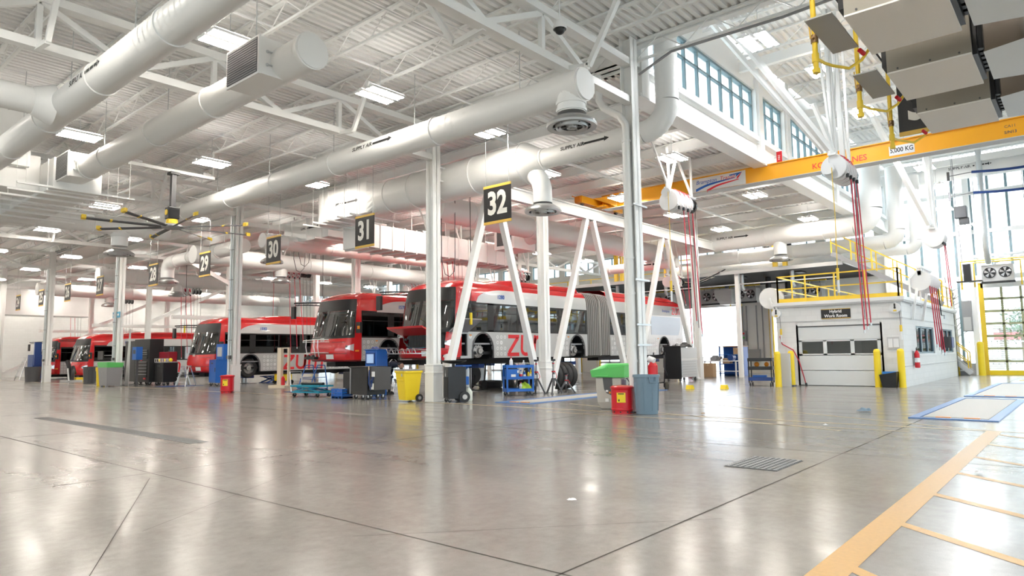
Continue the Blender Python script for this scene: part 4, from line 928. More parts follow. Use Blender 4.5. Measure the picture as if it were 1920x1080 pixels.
        for sd in (-1, 1):
            fr = MB(); panes = []; y = sd*1.27; lo, hi = min(y, y-sd*.05), max(y, y-sd*.05)
            fr.box(wx0, wx1, lo, hi, 1.23, 1.3, 0); fr.box(wx0, wx1, lo, hi, 2.2, 2.3, 0)
            if wx1 < b-.06: fr.box(wx1, b, lo, hi, 1.2, 2.3, 1)
            if not first: fr.box(a, wx0, lo, hi, 1.23, 2.3, 0)
            fr.box(wx1, b, lo, hi, 1.23, 2.3, 0) if wx1 >= b-.06 else None
            for i in range(nw+1):
                x = wx0+(wx1-wx0)*i/nw; w = .05 if i % 2 else .03
                if first and i == 1: w = .16
                fr.box(max(wx0, x-w), min(wx1, x+w), lo, hi, 1.23, 2.3, 0)
            for i in range(nw):
                xa, xb = wx0+(wx1-wx0)*i/nw, wx0+(wx1-wx0)*(i+1)/nw; g = MB(); g.box(xa+.04, xb-.04, sd*1.262-.004, sd*1.262+.004, 1.28, 2.22, 0)
                if i % 2 or first and i == 0: g.box(xa+.06, xb-.06, sd*1.275-.006, sd*1.275+.006, 1.9, 1.925, 1)
                panes.append(g)
            wb = fr.build('window_band', [BLK, SILV], B)
            for g in panes: g.build('window_pane', [BUSGL if 'clear' in opts else BUSGLD, BLK], wb)
            if sd < 0: wn = wb
        if last and len(sections) > 1:
            g = MB(); g.prism([(b-3.3, 1.3), (b-3.3, 2.2), (b-.25, 2.2), (b-.22, 1.75), (b-.5, 1.3)], side_fn(-1, -.02), 0, .006, 0); g.build('rear_wrap_window', [mat('pale_blue_wrap', (.5, .6, .72), .25)], wn)
        # silver lower panel with ring print
        k = MB()
        for sd in (-1, 1):
            s0 = 1.0 if first else a
            if sd < 0 and 'bay' in opts and first:
                pl = arch_outline(1.28, b, .33, 1.24, arches); k.prism(pl, lambda p, q, d: (p, -1.29+d, q), 0, .04, 0); k.box(.95, 1.28, -1.29, -1.25, 1.16, 1.24, 0); k.box(.95, 1.28, -1.29, -1.25, .33, .42, 0)
            else: k.prism(arch_outline(s0, b, .33, 1.24, arches), lambda p, q, d, sd=sd: (p, sd*(1.29-d), q), 0, .04, 0)
        random.seed(len(lb)+si); fn = lambda p, q, d: (p, -1.293, q)
        x = (1.42 if 'bay' in opts and first else 1.12 if first else a+.15); ci = 0
        while x < b-.08:
            for j in range(4):
                z = .47+.2*j
                if any(abs(x-c) < .72 for c in arches) and not any(abs(x-c) > .6 and z > .9 for c in arches if abs(x-c) < .72): continue
                if letters_x[0]-.05 < x < letters_x[1]+.1: continue
                rnd = random.random()
                if rnd < .1: continue
                if rnd < .3: k.disc((x, z), .075, fn, 1, 12); k.disc((x, z), .02, lambda p, q, d: (p, -1.295, q), 0, 8)
                else: k.disc((x, z), .062, fn, 1, 12, .036)
            x += .2
        lp = k.build('lower_panel', [SILV, RING], B)
        if letters_x[0] >= a and letters_x[1] <= b:
            k = MB(); zum(k, letters_x[0], .38, .78, lambda p, q, d: (p, -1.297, q), 0); k.build('lettering', [REDG], lp)
        k = MB()
        for c in arches:
            if a < c < b:
                k.cb((c-.62, -1.295, 1.12), (.1, .012, .04), 0)
        if [c for c in arches if a < c < b]: k.build('marker_light', [ORANGE], lp)
        # chassis, floor, ceiling liner, seats
        k = MB(); k.box(a+(.9 if first else 0), b, -1.15, 1.15, .46, .56, 0)
        segs = [a+(.9 if first else .0)]
        for c in [c for c in arches if a < c < b]: segs += [c-.52, c+.52]
        segs.append(b)
        for i in range(0, len(segs), 2): k.box(segs[i], segs[i+1], -1.1, 1.1, .3, .46, 0)
        k.box(a+.5, b-.3, -.3, .3, .12, .3, 0)
        for c in [c for c in arches if a < c < b]: k.tube((c, -1.0, .5), (c, 1.0, .5), .09, n=10)
        k.build('chassis', [BLKM], B)
        k = MB(); k.box(a+(.95 if first else 0), b, -1.2, 1.2, .8, .86, 0); k.box(a+(1.2 if first else 0), b, -1.1, 1.1, 2.3, 2.34, 0); k.box(a+(1.2 if first else .02), b, -.74, .74, .56, .8, 0)
        if first: k.box(.55, 1.0, -1.0, .9, .9, 1.25, 1); k.box(1.3, 1.36, -1.1, -.2, .86, 2.1, 1)
        k.build('interior', [INTER, DGREY], B)
        x = a+(2.6 if first else .6)
        while x < b-1.2:
            for s in (-1, 1):
                k = MB(); k.box(x, x+.45, s*.75-.42, s*.75+.42, 1.22, 1.32, 0); k.box(x+.4, x+.5, s*.75-.42, s*.75+.42, 1.3, 1.85, 0); k.box(x+.1, x+.4, s*.75-.1, s*.75+.1, .86, 1.22, 1); k.build('seat', [SEATB, DGREY], B, bevel=.03)
            x += 1.6
        # arch liners
        for c in [c for c in arches if a < c < b]:
            for sd in (-1, 1):
                A = steps(0, PI, 14); k = MB(); r1, r2 = .5, .56
                k.add([(c-(r1+dr)*math.cos(t), sd*y, .62+(.56+dr)*math.sin(t)) for dr, y in ((0, 1.31), (.06, 1.31), (0, 1.26)) for t in A], [(i, i+1, 15+i+1, 15+i) for i in range(14)] + [(i, i+1, 30+i+1, 30+i) for i in range(14)], 0, True)
                k.box(c-.56, c-.5, min(sd*1.26, sd*1.31), max(sd*1.26, sd*1.31), .33, .62, 0); k.box(c+.5, c+.56, min(sd*1.26, sd*1.31), max(sd*1.26, sd*1.31), .33, .62, 0)
                k.add([(c-.5*math.cos(t), sd*y, .62+.56*math.sin(t)) for y in (1.28, .75) for t in A], [(i, i+1, 15+i+1, 15+i) for i in range(14)], 1, True)
                k.add([(c-.5*math.cos(t), sd*.75, .62+.56*math.sin(t)) for t in A]+[(c+.5, sd*.75, .46), (c-.5, sd*.75, .46)], [tuple(range(17))], 1)
                for e in (-.5, .5): k.add([(c+e, sd*.75, .46), (c+e, sd*1.28, .4), (c+e, sd*1.28, .62), (c+e, sd*.75, .62)], [(0, 1, 2, 3)], 1)
                k.build('wheel_arch', [DGREY, BLKM], B)
    # bellows
    for (a0, b0), (a1, b1) in zip(sections, sections[1:]):
        n = 26; k = MB(); vs = []
        ring = [(-1, .36), (-1, 1.3), (-1, 2.4), (-.97, 2.7), (-.85, 2.95), (-.6, 3.05), (.6, 3.05), (.85, 2.95), (.97, 2.7), (1, 2.4), (1, 1.3), (1, .36), (.6, .26), (-.6, .26)]; m = len(ring)
        for i in range(n+1):
            x = b0+(a1-b0)*i/n; w = 1.29 if i % 2 else 1.17; dz = .0 if i % 2 else -.06
            if i in (n//2, n//2+1): w = 1.31; dz = .03
            for y, z in ring: vs.append((x, y*w, z+dz*(1 if z > 1 else -.5)))
        [k.add(vs[j*m:(j+2)*m], [(i, (i+1) % m, m+(i+1) % m, m+i) for i in range(m)], 0) for j in range(n)]; [k.path([(b0+(a1-b0)*i/n, y*1.295, z) for y, z in ring[:12]], .012, 5, 1, False) for i in range(1, n, 2)]; k.build('bellows', [BELLOW, LGREY], B)
    # wheels / bare hubs
    for c, w in zip(arches, wheels):
        for sd in (-1, 1):
            y = sd*1.02
            if w == 'wheel' or sd > 0: wheel(B, (c, y, .5), sd)
            else:
                k = MB(); k.lathe([(.02, -.22), (.1, -.22), (.12, -.14), (.17, -.12), (.24, -.1), (.25, .0), (.21, .05), (.2, .15)], (c-.06, y+.0, .58), 'Y', 24, 0)
                for i in range(10): t = 2*PI*i/10; k.tube((c-.06+.2*math.cos(t), y-.16, .58+.2*math.sin(t)), (c-.06+.2*math.cos(t), y-.1, .58+.2*math.sin(t)), .016, n=6, mi=1)
                k.build('hub', [mat('cast_hub_grey', (.42, .41, .4), .45, metal=.6) if 'cast_hub_grey' not in bpy.data.materials else bpy.data.materials['cast_hub_grey'], STEEL], B)
    # ---- options
    if hood:
        k = MB(); cap_patch(k, -58, 40, steps(.68, 1.2, 3), -.3, 0, 12); k.build('engine_recess', [BLKM], B)
        k = MB(); k.box(.12, .3, -.55, .35, .7, 1.16, 0)
        for i in range(12): k.box(.1, .12, -.53+i*.073, -.5+i*.073, .72, 1.14, 1)
        k.build('radiator', [DGREY, BLK], B); k = MB()
        for y, z, r in ((.55, .8, .07), (.65, 1.0, .05), (.5, 1.05, .06), (-.72, .85, .06)): k.ball((.22, y, z), r, 0, 8)
        k.path([(.15, .4, .75), (.1, .6, .9), (.2, .75, 1.1)], .02, 6); k.path([(.15, -.5, .72), (.08, -.1, .68), (.15, .5, .7)], .018, 6, 1); k.build('hoses', [DGREY, TEAL], B)
        k = MB(); vs = [(.06, -.98, 1.2), (.06, .72, 1.2), (-.52, .78, 1.42), (-.52, -1.0, 1.42)]
        k.add(vs+[(x+.03, y, z-.07) for x, y, z in vs], [(0, 1, 2, 3), (4, 7, 6, 5), (0, 4, 5, 1), (1, 5, 6, 2), (2, 6, 7, 3), (3, 7, 4, 0)], 0); k.build('open_hood', [RED], B, label='front hood flap propped open')
    if 'bay' in opts:
        k = MB(); k.box(.3, 1.28, -1.2, -.75, .42, .46, 0); k.box(.3, 1.28, -.78, -.75, .42, 1.18, 0); k.box(1.24, 1.28, -1.25, -.75, .42, 1.18, 0); k.box(.55, 1.28, -1.24, -.75, 1.14, 1.18, 0)
        for xx in (.62, .88): k.box(xx, xx+.22, -1.12, -.85, .48, .64, 2)
        k.path([(.6, -1.1, .68), (.85, -1.14, .72), (1.2, -1.1, .78)], .02, 6, 1); k.path([(.55, -1.05, 1.1), (.9, -1.1, .85), (1.2, -1.05, .7)], .016, 6, 0); k.path([(1.2, -1.1, 1.1), (.95, -1.12, .9), (.6, -1.08, .72)], .018, 6, 3)
        k.tube((1.1, -1.1, .9), (1.1, -1.1, 1.12), .05, n=10, mi=3); k.box(.45, .6, -1.15, -.9, .44, .58, 2); k.box(.7, 1.0, -.95, -.78, .85, 1.1, 3)
        k.build('battery_bay', [BLKM, TEAL, PLASTW, MGREY], B)
        k = MB(); vs = [(.42, -1.28, 1.2), (1.3, -1.28, 1.2), (1.42, -1.85, 1.62), (.54, -1.85, 1.62)]; k.add(vs+[(x, y+.02, z+.03) for x, y, z in vs], [(0, 1, 2, 3), (4, 7, 6, 5), (0, 4, 5, 1), (1, 5, 6, 2), (2, 6, 7, 3), (3, 7, 4, 0)], 0); k.build('battery_bay_flap', [MGREY], B, label='grey side flap hinged up above the battery bay')
        k.build('x', [MGREY], B) if False else None
    if 'rack' in opts or hood:
        k = MB(); z = .52 if hood else .45; x = -.1
        if hood:
            k.path([(.1, .75, z), (-.55, .85, z), (-.6, -.95, z), (.1, -.85, z)], .02, 8); k.path([(.1, .6, z+.1), (-.5, .75, z+.12), (-.52, -.9, z+.12), (.1, -.75, z+.1)], .016, 8)
            for i in range(6): y = -.75+i*.28; k.path([(-.55, y, z), (-.58, y+.06, z+.16), (-.58, y+.14, z+.16), (-.56, y+.2, z)], .014, 6)
        else:
            for y in (-.05, .2, .75): k.path([(-.08, y, .5), (-.16, y, .9), (-.14, y, 1.2)], .018, 8)
            k.path([(-.15, -.75, 1.16), (-.17, .0, 1.18), (-.15, .95, 1.16)], .018, 8); k.path([(-.12, -.75, 1.08), (-.12, .95, 1.1)], .014, 8); k.path([(-.1, -.7, .66), (-.14, .0, .68), (-.1, .9, .66)], .016, 8); k.box(-.2, -.02, .1, .8, .42, .52, 1); k.ball((-.12, .3, .5), .1, 1, 8); k.ball((-.12, .62, .5), .1, 1, 8)
        k.build('bike_rack', [ALU, BLK], B)
    return B
def zum(k, x, z, h, fn, mi):
    w = h*.17; g = h*.98
    k.stroke([(x+.06*h, z+h-w/2), (x+.86*h, z+h-w/2)], w, fn, mi); k.stroke([(x+.0*h, z+w/2), (x+.84*h, z+w/2)], w, fn, mi); k.stroke([(x+.76*h, z+h-w*.9), (x+.62*h, z+h*.72), (x+.2*h, z+h*.26), (x+.1*h, z+w*.9)], w*1.1, fn, mi)
    u = x+1.02*h; k.stroke([(u+.06*h, z+h)]+[(u+.02*h+.3*h*(1-math.cos(t)), z+.33*h-.25*h*math.sin(t)) for t in steps(0, PI, 8)]+[(u+.68*h, z+h)], w, fn, mi); k.stroke([(u+.72*h, z+h), (u+.62*h, z)], w, fn, mi)
    m = x+1.98*h
    k.stroke([(m+.0*h, z), (m+.08*h, z+h)], w, fn, mi)
    for o in (.06, .58): k.stroke([(m+o*h, z+.6*h)]+[(m+o*h+.03*h+.24*h*(1-math.cos(t)), z+.66*h+.25*h*math.sin(t)) for t in steps(0, PI, 8)]+[(m+o*h+.44*h, z)], w, fn, mi)
    for o in (.2, .5): k.disc((u+o*h, z+h*1.12), h*.07, fn, mi, 10) if h < .5 else None
def wheel(parent, c, sd, r=.48, name='wheel'):
    y = sd*.28; k = MB()
    prof = [(.28, -.14), (.42, -.14), (.465, -.12), (.48, -.08), (.48, .08), (.465, .12), (.42, .14), (.28, .14)]
    k.lathe([(a*r/.48, b) for a, b in prof], c, 'Y', 28, 0); w = k.build(name, [RUB], parent)
    k = MB(); s = sd; k.lathe([(.28, .14*s), (.3, .1*s), (.27, .04*s), (.14, .05*s), (.12, .15*s), (.02, .16*s)], c, 'Y', 24, 0)
    for i in range(8): t = i*PI/4; k.tube((c[0]+.19*math.cos(t), c[1]+.04*s, c[2]+.19*math.sin(t)), (c[0]+.19*math.cos(t), c[1]+.09*s, c[2]+.19*math.sin(t)), .018, n=6, mi=1)
    k.build('rim', [mat('rim_grey', (.5, .5, .5), .4, metal=.7) if 'rim_grey' not in bpy.data.materials else bpy.data.materials['rim_grey'], STEEL], w)
LIFT = .86
bus('raised red and silver articulated bus numbered 1280, front hood and side flap open', (15.3, 17.43, LIFT), [(0, 8.5), (10.3, 17.3)], [2.05, 7.75, 15.25], '1280', (3.35, 6.2), ('hub', 'hub', 'hub'), ('hood', 'bay', 'clear'))
bus('raised red and silver bus numbered 1578 with a bike rack on its nose', (15.35, 22.95, .8), [(0, 12.2)], [2.35, 9.0], '1578', (3.9, 6.6), ('none', 'hub'), ('rack',))
bus('red and silver bus standing behind the red waste can and blue cabinet', (15.35, 33.9, .3), [(0, 12.2)], [2.35, 9.0], '1592', (4.2, 7.0), ('wheel', 'wheel'), ())
bus('red and silver bus numbered 1580 behind the far grey bins', (15.35, 51.7, .0), [(0, 12.2)], [2.35, 9.0], '1580', (4.2, 7.0), ('wheel', 'wheel'), ())
bus('farthest bus, its dark nose just showing beyond bus 1580', (15.35, 58.4, .0), [(0, 12.2)], [2.35, 9.0], '1574', (4.2, 7.0), ('wheel', 'wheel'), ())
# in-floor lift posts that carry the raised buses
for (x, y, z, lb) in ((17.9, 17.43, .96, 'steel lift post under the front axle of the articulated bus'), (23.6, 17.43, .96, 'steel lift post under the middle axle of the articulated bus'), (30.9, 17.43, .96, 'steel lift post under the rear axle of the articulated bus'), (18.1, 22.95, .9, 'steel lift post under the front of bus 1578'), (24.6, 22.95, .9, 'steel lift post under the rear of bus 1578'), (18.1, 33.9, .4, 'short lift post under the front of the bus behind the red waste can'), (24.6, 33.9, .4, 'short lift post under the rear of the bus behind the red waste can')):
    t = thing('lift_post', lb, 'vehicle lift', (x, y, 0)); k = MB(); k.box(-.3, .3, -.8, .8, 0, .03, 0); k.tube((0, 0, .03), (0, 0, z-.1), .14, n=20); k.build('piston', [STEEL], t); k = MB(); k.box(-.15, .15, -.7, .7, z-.12, z+.02, 0); k.build('yoke', [BLUED], t)
# ================================================================== HYBRID WORK ROOM
HX, HX1, HY, HY1, HZ = 26.5, 38.4, 4.93, 9.2, 3.0
W = thing('work_room', 'white block work room with a wide panel door and roof railing', 'room', (HX, HY, 0))
w, d = HX1-HX, HY1-HY
DY0, DY1, DZ = .7, 3.5, 2.2           # front door opening
k = MB(); k.box(0, .2, 0, DY0, 0, HZ, 0); k.box(0, .2, DY1, d, 0, HZ, 0); k.box(0, .2, DY0, DY1, DZ, HZ, 0); k.box(.2, w, d-.2, d, 0, HZ, 0); k.box(w-.2, w, 0, d, 0, HZ, 0)
WIN = [(2.3, 6.0), (7.4, 10.9)]
x = .2
for a, b in WIN: k.box(x, a, 0, .2, 0, HZ, 0); k.box(a, b, 0, .2, 0, 1.12, 0); k.box(a, b, 0, .2, 2.15, HZ, 0); x = b
k.box(x, w, 0, .2, 0, HZ, 0); k.box(-.02, w, -.02, .0, .68, .72, 1); k.box(-.02, 0, -.02, d, 2.36, 2.4, 1); k.box(0, w, -.02, 0, 2.36, 2.4, 1)
k.build('wall', [BLOCK, LGREY], W)
k = MB(); k.box(-.12, w+.1, -.12, d+.1, HZ, HZ+.12, 0); k.box(-.1, w, -.1, d, HZ-.06, HZ, 1); k.build('roof_slab', [PLASTW, LGREY], W)
k = MB(); g = MB()
for i in range(4): k.box(.03, .08, DY0, DY1, .02+i*.55, .55+i*.55, 0) if i != 2 else None
for a, b in ((0, .12), (1.0, 1.15), (2.0, 2.15)): pass
ys = [DY0, DY0+.12, DY0+.87, DY0+1.0, DY0+1.8, DY0+1.93, DY0+2.68, DY1]
for i in range(0, 8, 2): k.box(.03, .08, ys[i], ys[i+1], 1.12, 1.66, 0)
k.box(.03, .08, DY0, DY1, 1.12, 1.17, 0); k.box(.03, .08, DY0, DY1, 1.62, 1.68, 0); k.box(.0, .03, DY0-.06, DY0, 0, DZ+.05, 1); k.box(.0, .03, DY1, DY1+.06, 0, DZ+.05, 1); k.box(.01, .1, DY0, DY1, DZ-.04, DZ+.05, 2)
dr = k.build('panel_door', [mat('pale_grey_door', (.68, .7, .7), .4), PLASTW, DGREY], W)
for i in range(1, 6, 2): g = MB(); g.box(.05, .06, ys[i], ys[i+1], 1.17, 1.62, 0); g.build('window_pane', [BUSGL], dr)
for a, b in WIN:
    k = MB(); nb = 3
    for j in range(nb+1): xx = a+(b-a)*j/nb; k.box(max(a, xx-.07), min(b, xx+.07), .04, .12, 1.12, 2.15, 0)
    k.box(a, b, .04, .12, 1.12, 1.18, 0); k.box(a, b, .04, .12, 2.09, 2.15, 0); k.box(a-.05, b+.05, -.05, .05, 1.06, 1.12, 1); f_ = k.build('side_window', [mat('blue_grey_frame', (.2, .3, .36), .4) if 'blue_grey_frame' not in bpy.data.materials else bpy.data.materials['blue_grey_frame'], PLASTW], W)
    g = MB(); g.box(a, b, .08, .085, 1.15, 2.12, 0); g.build('window_pane', [BUSGL], f_)
k = MB(); k.box(-.03, 0, 1.62, 2.62, 2.44, 2.8, 0); k.box(-.034, -.03, 1.62, 2.62, 2.78, 2.8, 2); k.box(-.034, -.03, 1.62, 2.62, 2.44, 2.46, 2)
k.text('Hybrid', .15, (-.036, 2.12, 2.7), (0, -1, 0), (0, 0, 1), 1, bold=.03); k.text('Work Room', .15, (-.036, 2.12, 2.54), (0, -1, 0), (0, 0, 1), 1, bold=.03); k.build('door_sign', [SIGNB, PLASTW, SIGNY], W)
k = MB(); k.box(-.05, 0, .12, .5, 1.3, 1.72, 0); k.box(-.07, -.05, .14, .3, 1.36, 1.66, 1); k.box(-.07, -.05, .33, .46, 1.36, 1.66, 1); k.box(-.05, 0, d-.62, d-.35, 1.25, 1.45, 1); k.tube((-.03, d-.5, 0), (-.03, d-.5, 1.25), .012, n=6, mi=2); k.build('wall_panel', [LGREY, PLASTW, DGREY], W)
k = MB(); k.box(8.2, 8.8, -.3, 0, 1.32, 1.8, 0); k.box(8.2, 8.8, -.32, -.3, 1.34, 1.78, 1); k.build('wall_screen', [DGREY, BLUED], W)
# work room contents just behind the glass
t = thing('workbench', 'dim workbench standing inside the work room behind its panes', 'bench', (29, 6.2, 0)); k = MB(); k.box(-.4, .4, -.9, 1.6, .85, .9, 0); k.build('top', [DGREY], t)
for a, b in ((-.35, -.85), (.35, -.85), (-.35, 1.55), (.35, 1.55)): k = MB(); k.box(a-.03, a+.03, b-.03, b+.03, 0, .85, 0); k.build('leg', [MGREY], t)

def rail(parent, name, pts, h=1.0, post=1.15, kick=True, m=None):
    k = MB(); hh = (h, h*.52)
    for p, q in zip(pts, pts[1:]):
        p = Vector(p); q = Vector(q); L = (q-p).length; n = max(1, round(L/post))
        for z in hh: k.bar(p+Vector((0, 0, z)), q+Vector((0, 0, z)), .045)
        if kick: k.bar(p+Vector((0, 0, .08)), q+Vector((0, 0, .08)), .02, .14)
        for i in range(n+1): c = p+(q-p)*i/n; k.bar(c, c+Vector((0, 0, h)), .05)
    return k.build(name, [m or YEL], parent)
t = thing('roof_railing', 'yellow safety railing around the roof of the work room', 'railing', (HX, HY, HZ+.12))
rail(t, 'front_rail', [(0, .05, 0), (0, d-.1, 0)]); rail(t, 'side_rail', [(0, .05, 0), (.6, .05, 0)]); rail(t, 'side_rail', [(4.0, .05, 0), (w-.1, .05, 0)], post=1.4); rail(t, 'rear_rail', [(0, d-.1, 0), (w-.1, d-.1, 0)], post=1.6)
t = thing('hanging_hose_reel_rack', 'white hose reel rack bracketed to the corner of the work room roof', 'hose reel', (28.1, HY-.35, 3.75))
for i in range(5):
    x = i*.42; k = MB(); k.tube((x, 0, 0), (x+.04, 0, 0), .36, n=22, mi=0); k.tube((x+.24, 0, 0), (x+.28, 0, 0), .36, n=22, mi=0); k.tube((x+.04, 0, 0), (x+.24, 0, 0), .24, n=16, mi=1); k.box(x, x+.3, -.06, .06, .2, .5, 0); r = k.build('reel', [PLASTW, HOSER if i in (1, 2, 3) else LGREY], t)
    k = MB(); e = -2.3-.1*i if i < 4 else -1.2; k.path([(x+.15, -.28, -.2), (x+.2, -.32, -1.2), (x+.3+.1*i, -.35, e)], .02, 6); k.tube((x+.3+.1*i, -.35, e-.12), (x+.3+.1*i, -.35, e), .03, n=8, mi=1); k.build('hose', [HOSER if i < 4 else BLK, GALV], r)
k = MB(); k.box(-.1, 2.1, -.1, .1, .46, .54, 0)
for x in (-.05, 1.9): k.bar((x, .3, -1.4), (x+.15, -.02, .5), .08); k.bar((x, .32, -.9), (x, .32, .1), .06); k.bar((x, .3, .1), (x+.1, 0, .48), .05)
k.build('bracket', [WHITE], t)
t = thing('hanging_hose_reel', 'large white hose reel at the far roof corner of the work room', 'hose reel', (26.75, HY1+.3, 3.35)); k = MB()
for x in (0, .35): k.tube((x, 0, 0), (x+.04, 0, 0), .42, n=24)
k.tube((.04, 0, 0), (.35, 0, 0), .33, n=20, mi=1); k.build('reel', [PLASTW, LGREY], t); k = MB(); k.tube((.39, 0, 0), (.42, 0, 0), .36, n=20); k.build('hose', [HOSER], t); k = MB(); k.bar((.2, 0, .0), (.2, -.3, -.9), .07); k.bar((-.05, 0, 0), (-.05, -.3, -.9), .07); k.build('bracket', [WHITE], t)
for y, lb in ((HY+.17, 'white wall cord reel at the near corner of the work room front'), (HY1-.05, 'white wall cord reel at the far corner of the work room front')):
    t = thing('wall_mounted_cord_reel', lb, 'cord reel', (HX-.02, y, 2.72)); k = MB(); k.tube((-.13, 0, 0), (-.02, 0, 0), .17, n=22); k.box(-.06, .0, -.03, .03, .1, .25, 0); k.build('reel', [PLASTW], t); k = MB(); k.tube((-.15, 0, 0), (-.13, 0, 0), .035, n=10, mi=0); k.box(-.15, -.13, -.025, .025, .03, .15, 0); k.box(-.14, -.13, -.05, .05, -.12, -.07, 1); k.build('hub', [BLK, YEL], t); k = MB(); k.path([(-.1, -.12, -.1), (-.09, -.14, -.6)], .008, 5); k.tube((-.09, -.14, -.82), (-.09, -.14, -.6), .04, n=10, mi=1); k.tube((-.09, -.14, -1.1), (-.09, -.14, -.82), .035, n=10, mi=2); k.build('cord_lamp', [BLK, YEL, PLASTW], t)
t = thing('hose', 'red air hose sagging down the far corner of the work room to the floor', 'hose', (HX-.06, HY1-.2, 0)); k = MB(); k.path([(0, .08, 1.85), (-.02, 0, 1.55), (-.03, -.4, 1.32), (-.05, -.6, .9), (-.06, -.75, .3), (-.05, -.8, .06)], .02, 6); k.tube((-.05, -.82, .0), (-.05, -.8, .1), .04, n=8, mi=1); k.build('tube', [HOSER, BLK], t)
# bollards
def bollard(x, y, h, lb, r=.11, grp=None):
    k = MB(); k.lathe([(r*.2, h), (r*.75, h-.02), (r, h-.09), (r, 0)], n=20); k.tube((0, 0, 0), (0, 0, .02), r+.01, n=20); tag(k.build('bollard', [YELB], loc=(x, y, 0)), lb, 'bollard', grp)
bollard(25.1, 8.75, 1.28, 'yellow bollard beside the blue-black cart, outer of the pair'); bollard(25.75, 8.48, 1.3, 'yellow bollard just before the far jamb of the work room door'); bollard(26.2, 5.72, 1.32, 'yellow bollard behind the black recycling bin, at the door'); bollard(26.25, 5.0, 1.32, 'yellow bollard at the near corner of the work room')
bollard(39.0, 4.06, 1.6, 'yellow bollard at the jamb of the glazed overhead door', .14); bollard(37.9, 15.5, 1.35, 'yellow bollard at the bay door jamb, beside the blue shelf', .13); bollard(37.9, 15.0, 1.35, 'yellow bollard at the bay door jamb, the farther from the blue shelf', .13); bollard(38, 9.75, 1.3, 'yellow bollard in the bright opening beyond the blue-black cart', .13)
t = thing('door_side_post', 'pale cabinet panel standing between the two bollards at the work room', 'panel', (25.5, 8.62, 0)); k = MB(); k.box(-.12, .0, -.2, .2, 0, 1.2, 0); k.box(-.0, .35, -.26, .26, 0, .05, 1); k.build('panel', [LGREY, DGREY], t)
# fire extinguisher
t = thing('wall_mounted_fire_extinguisher', 'red fire extinguisher on the long side of the work room', 'fire extinguisher', (27.9, HY-.13, .62)); k = MB(); k.lathe([(.02, .0), (.08, .01), (.085, .04), (.085, .5), (.05, .58), (.03, .62)], n=18); k.lathe([(.088, .2), (.088, .36)], n=18, mi=1); k.build('cylinder', [REDC, PLASTW], t); k = MB(); k.box(-.03, .03, -.02, .02, .62, .7, 0); k.bar((-.05, 0, .7), (.08, 0, .74), .02); k.path([(.04, 0, .64), (.12, 0, .5), (.11, -.03, .2)], .014, 6); k.build('valve', [BLK], t); k = MB(); k.box(-.06, .06, .08, .12, .1, .6, 0); k.build('bracket', [MGREY], t)
# recycling bin
t = thing('recycling_bin', 'black recycling bin lined with a blue bag at the work room corner', 'bin', (26.1, 5.35, 0)); k = MB(); a0, a1 = .17, .23
vs = [(x*a0, y*.2, 0) for x, y in ((-1, -1), (1, -1), (1, 1), (-1, 1))]+[(x*a1, y*.27, .44+(.1 if y < 0 else -.02)) for x, y in ((-1, -1), (1, -1), (1, 1), (-1, 1))]
k.add(vs, [(0, 3, 2, 1), (0, 1, 5, 4), (1, 2, 6, 5), (2, 3, 7, 6), (3, 0, 4, 7)], 0); k.bar((-.24, -.27, .52), (-.24, .27, .42), .03); k.build('body', [BLK], t); k = MB(); k.box(-.2, .22, -.26, .18, .46, .54, 0); k.box(-.15, .15, -.2, .2, .4, .46, 0); k.build('bag', [mat('blue_bag', (.02, .2, .6), .3)], t)
# steel stair at the far side of the room
t = thing('stair', 'yellow-railed steel stair at the far end of the work room', 'stair', (38.9, HY-.5, 0)); 
k = MB()
for i in range(12): k.box(-.35, .35, .2+i*.24, .48+i*.24, .22+i*.24, .25+i*.24, 0)
k.build('tread', [GALV], t)
for s in (-.38, .38): k = MB(); k.bar((s, 0, .1), (s, 3.0, 3.0), .05, .22); k.build('stringer', [LGREY], t); k = MB(); k.bar((s, .1, 1.1), (s, 3.0, 4.0), .05); k.bar((s, .1, .6), (s, 3, 3.5), .04); [k.bar((s, .1+i*.72, .2+i*.72), (s, .1+i*.72, 1.1+i*.72), .045) for i in range(5)]; k.build('handrail', [YEL], t)
t = thing('curb_block', 'low yellow and grey striped kerb at the glass end wall', 'kerb', (39.6, 4.6, 0)); k = MB()
for i in range(4): k.box(-.15, .15, i*.4, i*.4+.4, 0, .7, i % 2)
k.build('block', [MGREY, YEL], t)
k = MB(); k.box(39.55, 39.7, 4.35, 4.75, 2.1, 3.6, 0); k.box(39.5, 39.55, 4.4, 4.7, 2.15, 2.8, 1); tag(k.build('wall_electric_panel', [MGREY, LGREY]), 'grey electric panels beside the glazed overhead door', 'panel')

# ================================================================== MEZZANINE over the bay doors
M = thing('mezzanine', 'long mezzanine deck with a dark slatted underside above the bay doors', 'mezzanine', (33.2, 8.4, 0))
k = MB(); k.box(0, 6.7, 0, 35, 5.25, 5.34, 1)
for i in range(44): k.box(.05+i*.152, .19+i*.152, 0, 35, 5.2, 5.25, 0)
k.box(-.06, 0, 0, 35, 5.18, 5.36, 1); k.build('deck', [SLAT, LGREY], M)
k = MB()
for y in (2.2, 5.2, 9, 13, 17, 22, 27): k.box(1.2, 1.9, y, y+.35, 5.14, 5.2, 0)
k.build('vent', [BLK], M)
for y in (4.95, 10.6, 16.2, 22, 28, 33.8): k = MB(); k.box(.1, .3, y, y+.2, 0, 5.2, 0); k.build('post', [WHITE], M)
rail(M, 'guard_rail', [(5.6, 0, 5.34), (5.6, 35, 5.34)], post=1.9); k = MB()
for y in (3.0, 3.5, 9.6, 12.5, 12.9): k.box(1.5, 1.7, y, y+.2, 5.5, 7.6, 0)
